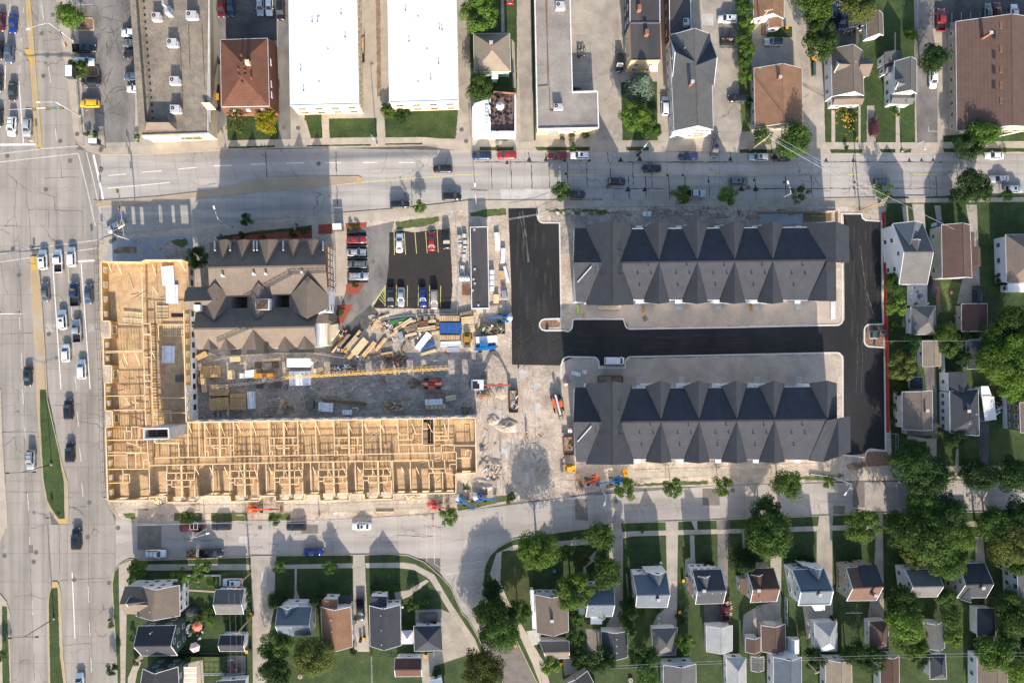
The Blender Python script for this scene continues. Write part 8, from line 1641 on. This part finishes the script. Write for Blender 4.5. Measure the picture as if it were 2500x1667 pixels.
stk('striped stack under plastic, top of the stack column',1098,778,49,13,1.6,'osb',0,9,False);stk('striped stack under plastic, below the blue tarps',1099,824,50,12,1.4,'osb',0,9,False);stk('white siding boards in flat bundle',1101,839,52,12,.8,'pale_sheet',2,4);stk('galvanised tubes below the siding bundle',1107,853,32,12,.5,'galv',3,4)
stk('pale crooked timbers right of the blue tarps',1143,792,32,38,.8,'lumber_pale',6,9);stk('orange board pack right of the white tanks',1225,672,12,24,.8,'osb',2,1);stk('tan crate beside the small trailer',1211,730,13,25,.9,'lumber_pale',0,1);stk('rust brown plate left of the site trailer',1138,709,20,27,.5,'rust',0,1)
stk('board pack with ladder slats in the shaded yard, top',1062,966,46,12,1.0,'weathered',1,9,False);stk('board pack in the shaded yard, bottom',1065,992,48,12,.9,'lumber_pale',1,5,False);stk('yellowish board pack right of the wrapped one',1101,971,26,13,.8,'lumber_pale',12,2);stk('long brown beam lying in the dirt yard',841,981,106,7,.5,'rust',-6,1)
stk('frame of yellow scaffold planks below the upper townhouses',1487,751,58,10,.5,'lumber_pale',0,3);stk('yellow board ramp at the lower townhouse kerb',1526,1155,12,22,.5,'yellow_bin',0,2);stk('wooden ladder frame at the lower townhouse kerb',1414,1176,9,42,.4,'lumber',10,8);stk('pale boards on the pavement below the timber frame',940,1250,44,5,.4,'lumber_pale',0,2)
stk('stacked trim frames at the right end of the upper townhouses',2032,758,12,44,.4,'trim',0,10,True);stk('pallet lying in the forecourt of the upper townhouses',1575,777,10,12,.3,'weathered',35,5,True,'pallet')
for lab,x,y in (('brown board leaning before the first upper townhouse bay',1570,755),('brown board leaning before the fourth upper townhouse bay',1834,751)):stk(lab,x,y,6,14,.4,'amber',5,2,False)
def wb_(lab,x,y,w,h,hh,deg=0,m=None,n=5,logo='lift_red'):
 t=wrapped(lab,x,y,w/10,h/10,hh,math.radians(deg),BZ,logo,n)
 if m:[c_ for c_ in t.children if c_.name.startswith('wrapping')][0].data.materials[0]=M[m]
wb_('large white wrapped stack with red logos under the crane jib',735,923,50,34,1.2,1,n=7);wb_('white wrapped stack with red logos beside the dark green shed',797,993,34,21,1.0,-4,n=5);wb_('small white box stack on the yard near the timber frame',849,1006,22,11,.9,0,logo=None);wb_('tall white wrapped bundle right of the trusses',616,976,16,41,1.1,3,logo='line_worn',n=4);wb_('white bundle in front of the crane ballast',592,917,11,12,.9,0,logo='line_worn',n=3)
wb_('pale blue wrapped pack between two board packs',1060,980,42,14,1.1,2,logo=None);wb_('silver wrapped bundle above the blue telehandler',1188,829,52,17,1.4,5,logo=None);wb_('wrapped door bundle lying diagonally in the heap',1034,833,48,15,.9,52,logo=None);wb_('blue tarped stack, upper',1101,796,50,16,1.5,0,'tarp_blue',logo=None);wb_('blue tarped stack, lower',1101,809,52,11,1.3,-2,'tarp_blue',logo=None);wb_('blue tarp bundle below the wrapped door',1040,845,42,9,.6,20,'tarp_blue',logo=None)
wb_('white plastic wrapped window pack right of the site trailer, upper',1214,590,12,42,.8,4,logo=None);wb_('long white plastic bundle right of the site trailer',1228,625,10,36,.8,-3,logo=None);wb_('thin white plastic bundle beside the asphalt edge',1236,670,7,40,.6,14,logo=None)
for i,y in enumerate((666,679,692,705)):wb_('white cube tank, %s of four beside the site trailer'%['first','second','third','fourth'][i],1201,y,11,11,1.1,0,'w_white',logo=None)
for i,(x,y) in enumerate(((1122,580),(1134,577),(1124,592),(1136,592),(1124,598),(1136,606),(1134,612),(1133,626),(1133,635),(1129,654),(1129,663))):
 wb_('grey block pallet, %s from the top left of the site trailer'%['first','second','third','fourth','fifth','sixth','seventh','eighth','ninth','tenth','eleventh'][i],x,y,10,9,.9,random.uniform(-8,8),'porta' if i%2 else 'concrete_block',logo=None)
for lab,x in (('round silver tank left of the pair beside the site trailer',1128),('round silver tank right of the pair beside the site trailer',1141)):
 t=thing('water_tank',lab,'tank',P(x,681,BZ));obj('tank_body',MB().tube((0,0,0),(0,0,1.6),.62,n=18).dome((0,0,1.6),.62,.62,.25,18,3),M['pale_sheet'],t,True);obj('tank_lid',MB().tube((0,0,1.82),(0,0,1.9),.2),M['steel'],t,True)
for lab,x,y,a in (('black wheeled compressor trailer beside the tan crate',1231,722,100),('grey compressor trailer beside the beam fan',981,822,110)):
 t=thing('compressor',lab,'compressor',P(x,y,BZ),math.radians(a));obj('housing',MB().box((0,0,.9),(2.2,1.1,.9)),M['galv'],t,True);obj('drawbar',MB().bar((-1.1,0,.5),(-2.2,0,.45),.1),M['black'],t,True);obj('lid',MB().box((0,0,1.38),(1.6,.9,.06)),M['steel'],t,True)
 for s in (-.65,.65):obj('wheel',MB().tube((0,s-.1,.35),(0,s+.1,.35),.35),M['rubber'],t,True);obj('mudguard',MB().box((0,s,.75),(.8,.25,.06)),M['black'],t,True)
t=thing('dark_shed','dark green tool shed by the wrapped stack in the yard','shed',P(761,987,BZ));obj('wall',MB().box((0,0,1),(1.6,1.9,2)),M['w_dkgreen'],t,True);obj('roof',MB().box((0,0,2.05),(1.8,2.1,.12)),M['steel_dark'],t,True);obj('door',MB().box((0,-.97,.95),(.8,.05,1.8)),M['black'],t,True)
t=thing('portable_toilet','small white and red generator box below the excavator spoil','box',P(1391,1049,BZ));obj('body',MB().box((0,0,.6),(1.1,1.1,1.2)),M['w_white'],t,True);obj('top',MB().box((0,.4,1.22),(1.1,.3,.04)),M['lift_red'],t,True)
def debris(lab,x,y,w,h,n,mats,z=BZ):
 t=thing('scrap_pile',lab,'scrap pile',P(x,y,z));heap(t,0,0,w/10*1.1,h/10*1.1,.2 if w*h<4000 else 0,n,mats,'scrap_piece')
 if w*h>2200:
  for c in t.children:c.scale=(rr.uniform(.2,1.3),rr.uniform(.06,.25),.06);c.location.z=.1 if w*h>6000 else rr.uniform(.1,.5);c.rotation_euler=(0,0,rr.uniform(0,3))
debris('coloured scrap pile left of the beam fan',836-0,820,22,26,40,['rust','w_white','lumber_pale','lift_red','weathered']);debris('pale scrap pile below the coloured one',882-4,873,18,12,20,['hvac','pale_sheet','steel_dark','w_white']);debris('brown scrap heap above the slanting beam',945,793,30,22,45,['rust','weathered','lumber','green_sheet','w_white'])
debris('dark brown timber rubbish heap under the beam fan',963,878,60,34,70,['weathered','mud','wood_dark','rust']);debris('timber offcut heap against the north wall of the timber frame',960,992,50,26,60,['lumber','weathered','lumber_pale']);debris('timber offcut heap near the right corner of the timber frame',1142,1002,30,16,30,['weathered','wood_dark']);debris('pale cardboard rubbish on the heap middle',1015,815,34,20,26,['lumber_pale','w_white','pale_sheet'])
debris('pale offcuts outside the lower right of the timber frame',1005,1216,44,12,40,['lumber_pale','plate']);debris('pale offcuts below the lower left of the timber frame',383,1222,26,12,24,['lumber_pale','plate']);debris('loose boards near the centre of the dirt yard',702,993,22,18,14,['weathered','lumber']);debris('twisted wire scrap near the north wall',532,1012,24,12,16,['steel_dark','hvac']);debris('black plastic scrap near the north wall',652,1015,24,6,12,['black','pale_sheet'])
debris('broken concrete rubble on the pale dirt',1200,1150,40,50,40,['hvac','dirt','weathered','mud']);debris('timber scrap beside the excavated mound',1190,962,40,18,12,['weathered','lumber_pale']);debris('junk heap between the black cars at the top',2050,10,20,16,30,['tarp_blue','orange' if 'orange' in M else 'amber','w_white','steel_dark']);debris('bicycles and junk behind the white garage',2075,72,30,30,45,['steel_dark','w_white','black','hvac','rust']);debris('white bags heap beside the white garage wall',2104,75,14,16,24,['w_white','black','steel_dark'])
debris('clutter beside the carport',2440,990,22,40,30,['steel_dark','hvac','w_white','black']);debris('patio junk in the lower left yard',572,1622,30,30,30,['hvac','steel_dark','rust','lift_red']);debris('patio chairs and pots left of the parasols',455,1535,18,22,22,['hvac','weathered','w_white']);debris('red bricks stacked beside the lane drive',2335,765,16,20,16,['w_brick','hvac']);debris('scrap boards by the street lamp at the right kerb',2050,1160,18,8,14,['rust','wood_dark','steel_dark'])
debris('pale rubble strip along the left of the timber wall sheets',1410,520,110,8,30,['hvac','pale_sheet','weathered']);debris('muddy rubble strip above the upper townhouses',1700,515,280,20,60,['weathered','mud','hvac','wood_dark'])
for lab,x,y,w,h in (('left of two white pallets above the upper townhouses',1573,523,9,12),('right of two white pallets above the upper townhouses',1584,523,9,12),('long white trestle beside the lower townhouse yard',1406,912,22,9),('small white crate beside the trestle',1427,908,10,10),('white box beside the pale dirt path',1375,1060,6,8)):wb_(lab,x,y,w,h,.6,-15 if w>20 else 0,'w_white',logo=None)
parasol('coral parasol in the yard behind the corner houses',481,1529,BZ,1.25,['fabric_coral']);parasol('pink and white striped parasol below the coral one',475,1580,BZ,1.3,['fabric_pink','fabric_white'],n=6)
t=thing('green_tarp_roll','bright green roll lying before the upper townhouses','roll',P(1411,756,BZ));obj('roll',MB().tube((0,-1,.3),(0,1,.3),.32),M['hivis'],t,True);obj('roll_end',MB().tube((0,1,.3),(0,1.1,.3),.2),M['green_sheet'],t,True)
for lab,x,y in (('red and white barrel beside the green roll',1424,770),):t=thing('traffic_barrel',lab,'barrel',P(x,y,BZ));obj('body',MB().tube((0,0,0),(0,0,1),.32,.26),M['lift_orange'],t,True);[obj('band',MB().tube((0,0,.25+i*.3),(0,0,.37+i*.3),.325-.02*i),M['w_white'],t,True) for i in range(2)]
for lab,x,y,s in (('grey green transformer cabinet in the small mulch peninsula',2132,817,1.8),('small green box right of the transformer cabinet',2156,811,.9)):t=thing('transformer_cabinet',lab,'cabinet',P(x,y,BZ));obj('plinth',MB().box((0,0,.08),(s+.3,s+.3,.16)),M['concrete_block'],t,True);obj('cabinet',MB().box((0,0,.75),(s,s*.85,1.2)),M['w_dkgreen'],t,True);obj('door',MB().box((0,-s*.43,.7),(s*.8,.04,1)),M['w_green'],t,True)
t=thing('pipe_rack','long dark blue pipe with white stripe at the kerb of the lower townhouses','pipe',P(2003,1160,BZ),-.13);obj('pipe',MB().tube((-2.9,0,.3),(2.9,0,.3),.22),M['w_dkgreen'],t,True);obj('stripe',MB().box((0,.05,.53),(5.6,.1,.03)),M['pale_sheet'],t,True)
def mound(lab,x,y,w,h,hh,m,seed):
 r2=random.Random(seed);k=MB();vs=[];n=14;nr=6;p=P(x,y,BZ)
 for j in range(nr+1):
  for i in range(n):
   a=6.283*i/n;u=1-j/nr;vs.append((math.cos(a)*w/20*u*r2.uniform(.7,1.25),math.sin(a)*h/20*u*r2.uniform(.7,1.25),hh*(1-u*u)*r2.uniform(.6,1.3)-.03))
 k.add(vs,[(j*n+i,j*n+(i+1)%n,(j+1)*n+(i+1)%n,(j+1)*n+i) for j in range(nr) for i in range(n)],True)
 o=obj('spoil_heap',k,M[m],label=lab,category='spoil heap',recenter=False);o.location=p
mound('pale spoil heap in the middle of the dirt crossing',1238,1040,66,36,.7,'dirt',1);mound('dark spoil heap left of the pale one',1205,1025,36,30,.5,'dirt',2);mound('brown spoil heap below the excavator',1180,965,40,22,.5,'mud',3);mound('tan spoil heap left of the black skip',1222,955,34,44,.5,'dirt',4);mound('low rubbly heap right of the timber frame',1195,1140,60,66,.4,'dirt',5);mound('second rubbly heap nearer the street',1175,1180,70,40,.35,'dirt',6);mound('dark brush heap at the corner of the new asphalt',2090,1138,54,18,.8,'mud',7);mound('gravel heap at the lower townhouse corner',1383,932,22,22,.8,'gravel',8);mound('dark soil smear left of the telehandler',1012,935,34,30,.5,'mud',9)
def fence(lab,pts,h=1.8,m='galv',kind='rail',step=22,z=BZ,nm='fence'):
 t=thing(nm,lab,'fence',P(*pts[0],z))
 for i in range(len(pts)-1):
  a=P(*pts[i],z);b=P(*pts[i+1],z);L=(b-a).length;n=max(1,int(L*10/step))
  for j in range(n):
   c=a.lerp(b,j/n);d=a.lerp(b,(j+1)/n)
   obj('post',MB().bar(c,c+Vector((0,0,h)),.07),M[m],t)
   if kind=='rail':obj('fence_panel',MB().bar(c+Vector((0,0,h-.03)),d+Vector((0,0,h-.03)),.05).bar(c+Vector((0,0,.15)),d+Vector((0,0,.15)),.04).bar(c+Vector((0,0,h*.5)),d+Vector((0,0,h*.5)),.03),M[m],t)
   else:obj('fence_panel',MB().bar(c+Vector((0,0,h/2)),d+Vector((0,0,h/2)),.06,h*.95),M[m],t)
 return t
fence('red fabric construction fence along the right side of the new asphalt',[(2157,518),(2159,700),(2163,800),(2166,950),(2168,1050)],.9,'fence_red','solid',26)
sheet('red_strip',[(2153,520),(2162,520),(2168,800),(2172,1055),(2164,1055),(2160,830),(2154,790)],'fence_red',9)
fence('wire construction fence around the site above the apartment yard',[(905,789),(960,776),(1045,767),(1117,768),(1120,700),(1113,560),(1110,520)],1.8,'galv');fence('wire construction fence winding behind the apartment house',[(530,880),(570,870),(675,862),(775,863),(842,874),(880,825),(895,802)],1.8,'galv');fence('wire fence along the lower kerb of the timber frame',[(340,1276),(500,1273),(780,1272),(972,1262),(1074,1254),(1190,1235)],1.8,'galv')
fence('wire fence at the gravel corner right of the asphalt entrance',[(1244,537),(1310,526),(1360,508),(1600,503),(1900,506),(2030,510)],1.8,'galv');fence('wire fence along the lower townhouses kerb',[(1370,1210),(1400,1214),(1510,1188),(1720,1182),(1850,1174),(2020,1170)],1.8,'galv');fence('white timber site fence above the upper townhouses right part',[(1840,519),(2040,517),(2040,545)],1.2,'w_tan','solid',24)
fence('wire fence down the left side of the timber frame',[(240,600),(243,780),(250,900),(254,1100),(258,1200),(290,1262)],1.8,'steel_dark');fence('white vinyl fence between the long lots on the right',[(2294,830),(2297,900),(2299,1010)],1.6,'w_white','solid',22);fence('white vinyl fence left of the olive house',[(2446,950),(2448,1045)],1.6,'w_white','solid',22);fence('low timber fence across the top of the right lots',[(2168,832),(2230,829),(2300,832)],1.4,'w_tan','solid',20)
fence('black mesh fence between the corner yards',[(440,1506),(600,1506)],1.4,'black');fence('dark fence between the lower left yards',[(440,1595),(560,1596)],1.6,'black','solid');fence('white low wall around the small garden',[(455,1402),(540,1402),(540,1440)],1.0,'w_white','solid');fence('white picket fence at the lower left yard',[(498,1642),(598,1641)],1.2,'w_white','rail',12);fence('long fence below the charcoal house lot',[(905,1593),(1032,1596)],1.5,'black');fence('fence below the lots dividing the back lawn',[(908,1597),(910,1667)],1.3,'galv')
fence('silver gate fence left of the first house',[(1528,1400),(1532,1455)],1.6,'galv','rail');fence('white lattice fence right of the third house drive',[(1915,1455),(1916,1520)],1.7,'w_white','rail',14);fence('dark fence right of the fourth house',[(2038,1380),(2046,1500)],1.3,'black');fence('wire fence between the asphalt drive and the brown building',[(2232,0),(2232,80)],1.5,'galv');fence('wire fence left of the shop lot',[(165,-30),(180,90),(195,230),(203,330)],1.2,'steel_dark');fence('dark picket fence before the fifth house drive',[(2162,1058),(2186,1058),(2184,1120)],1.4,'galv')
fence('thin steel rail on the left of the garage apron',[(1060,1570),(1060,1600)],1.2,'galv')
for q in ([(205,45),(225,45),(229,52),(229,72),(222,75),(185,75)],[(207,163),(236,163),(240,168),(241,183),(234,187),(198,187)]):
 sheet('mulch_bed',q,'mulch',3);kerbline(q,.3,'kerb',True,'kerb',.1)
lines('bay_line',[[(184,12),(228,12)],[(205,215),(243,215)],[(205,242),(243,240)],[(208,270),(215,270)]],1.2,'line_worn',2,z0=BZ);lines('bay_line',[[(962,565),(963,622)],[(987,569),(990,621)],[(1013,568),(1017,619)],[(1039,566),(1043,618)],[(1067,562),(1070,616)],[(968,696),(967,747)],[(995,697),(994,748)],[(1022,697),(1021,748)],[(1049,697),(1048,749)],[(1076,698),(1075,750)],[(941,696),(940,748)],[(941,696),(909,751)]]+[[(941-i*3.2-3,700+i*7),(940,716+i*7)] for i in range(5)],1.4,'line_yellow',7,z0=BZ)
lines('bay_line',[[(848,601),(898,601)],[(848,630),(899,630)],[(848,660),(899,660)]],1.2,'line_worn',6,z0=BZ);lines('bay_line',[[(1398,178),(1444,178)],[(1398,206),(1445,206)],[(1391,28),(1430,28)],[(1392,55),(1430,55)],[(1393,82),(1430,82)]],1,'line_worn',5,z0=BZ);lines('bay_line',[[(2267,310),(2267,321),(2289,321)],[(2324,32),(2324,62)],[(2347,30),(2347,50)],[(2370,30),(2370,48)],[(2393,30),(2393,46)],[(2458,30),(2458,42)]],1.2,'line_worn',6,z0=BZ)

# ------------------------------------------------------------ back yard things
for lab,x,y,m in (('white round patio table behind the slate and tan house',2230,703,'w_white'),('dark patio table on the concrete patio',2245,723,'tarp_blue'),('round fire pit on the small bright lawn',2321,715,'rust'),('round stone ring on the lawn below the olive tree',734,1649,'hvac'),('blue barrel beside the lawn below the corner tree',1353,1392,'tarp_blue'),('round tub in the walled garden',485,1419,'lift_blue'),('garden pot beside the corner house east wall, upper',455,1451,'rust'),('garden pot beside the corner house east wall, lower',455,1463,'hvac'),('spare tyre beside the rust house wall',866,1515,'rubber'),('blue rain barrel on the dirt right of the timber frame',1176,1095,'tarp_blue'),('round pool cover in the bottom middle yard',1539,1658,'hvac'),('purple bucket near the crane base',699,946,'navy' if 'navy' in M else 'tarp_blue'),('red bucket on the dark yard dirt',936,935,'lift_red')):
 t=thing('garden_tub' if m !='rubber' else 'spare_tyre',lab,'tub' if m !='rubber' else 'tyre',P(x,y,BZ));obj('rim',MB().tube((0,0,0),(0,0,.45),.5,.55,14),M[m],t,True);obj('fill',MB().tube((0,0,.4),(0,0,.46),.38,n=12),M['mud'],t,True)
for i,(x,y) in enumerate(((2222,718),(2238,713),(2221,727),(2246,727),(2232,742),(2240,737),(2263,741),(2318,785),(2320,792),(497,1540),(484,1548),(490,1556),(466,1546),(1600,1376),(1612,1372),(983,1480),(952,1405),(1607,1506),(1608,1520),(1785,1560))):
 t=thing('garden_chair',['white','dark','blue grey'][i%3]+' garden chair '+['at the patio top left','near the patio centre','at the patio left edge','at the patio right','at the patio bottom','beside the bottom patio table','at the patio bottom right corner','on the grass between the two garages','below the one between the two garages','nearest the coral parasol','above the pink parasol','right of the pink parasol','left of the pink parasol','on the first lawn left of its porch','by the first house porch','under the small conifer','on the front lawn of the charcoal house','behind the first house upper','behind the first house lower','between the light grey and brown garages'][i],'chair',P(x,y,BZ),i*1.3,'garden chairs in the back yards')
 m=['w_white','steel_dark','w_blue'][i%3];obj('seat',MB().box((0,0,.42),(.5,.5,.05)),M[m],t,True);obj('backrest',MB().box((0,.24,.7),(.5,.05,.5)),M[m],t,True)
 for u,v in ((-.2,-.2),(.2,-.2),(.2,.2),(-.2,.2)):obj('leg',MB().box((u,v,.2),(.04,.04,.4)),M[m],t,True)
for lab,x,y in (('white washing line frame on the lawn behind the fifth house, upper',2075,1488),('white washing line frame behind the fifth house, lower',2080,1566)):
 t=thing('washing_line',lab,'washing line',P(x,y,BZ));obj('post',MB().tube((0,0,0),(0,0,2.0),.05),M['galv'],t,True);obj('crossbar',MB().box((0,0,2.0),(4.2,.07,.07)),M['w_white'],t,True)

for i,(x,y,L,a) in enumerate(((930,775,46,20),(948,800,40,35),(915,792,30,60),(1000,818,38,14),(1010,826,30,25),(1058,800,44,6),(1062,812,36,12),(1018,792,40,28),(972,806,46,34),(995,786,44,8),(1070,790,30,-4),(930,840,40,52),(823,846,38,52),(890,860,34,48),(868,822,40,50),(1046,860,40,18),(985,850,26,70),(945,862,30,10),(1150,840,26,84),(1135,765,34,12),(1150,772,30,40),(1170,790,26,80),(705,1000,24,20),(690,985,24,62),(560,1000,28,80))):
 stk('loose %s planks lying at the %s of the material heap'%(('pale','weathered','golden')[i%3],('upper left','left','left edge','centre','lower centre','right','right side below','upper centre','left centre','top','upper right','beam fan top','beam fan left foot','beam fan bottom','beam fan middle','lower blue tarp','small compressor foot','brown rubbish top','loader side','crooked timber top','crooked timber side','blue lift foot','yard middle','yard middle left','lowest truss stack foot')[i]),x,y,L,4+i%4,.35+.1*(i%5),('lumber_pale','weathered','lumber')[i%3],a,2+i%3)
debris('fine pale splinters strewn across the material heap',1000,812,110,50,90,['lumber_pale','pale_sheet','weathered','w_white','rust']);debris('splinters strewn below the beam fan',905,880,80,30,40,['lumber_pale','weathered','hvac']);debris('small litter over the shaded yard',800,970,520,70,70,['lumber_pale','hvac','weathered','pale_sheet']);debris('small litter over the pale dirt crossing',1250,1100,160,180,60,['lumber_pale','hvac','weathered'])
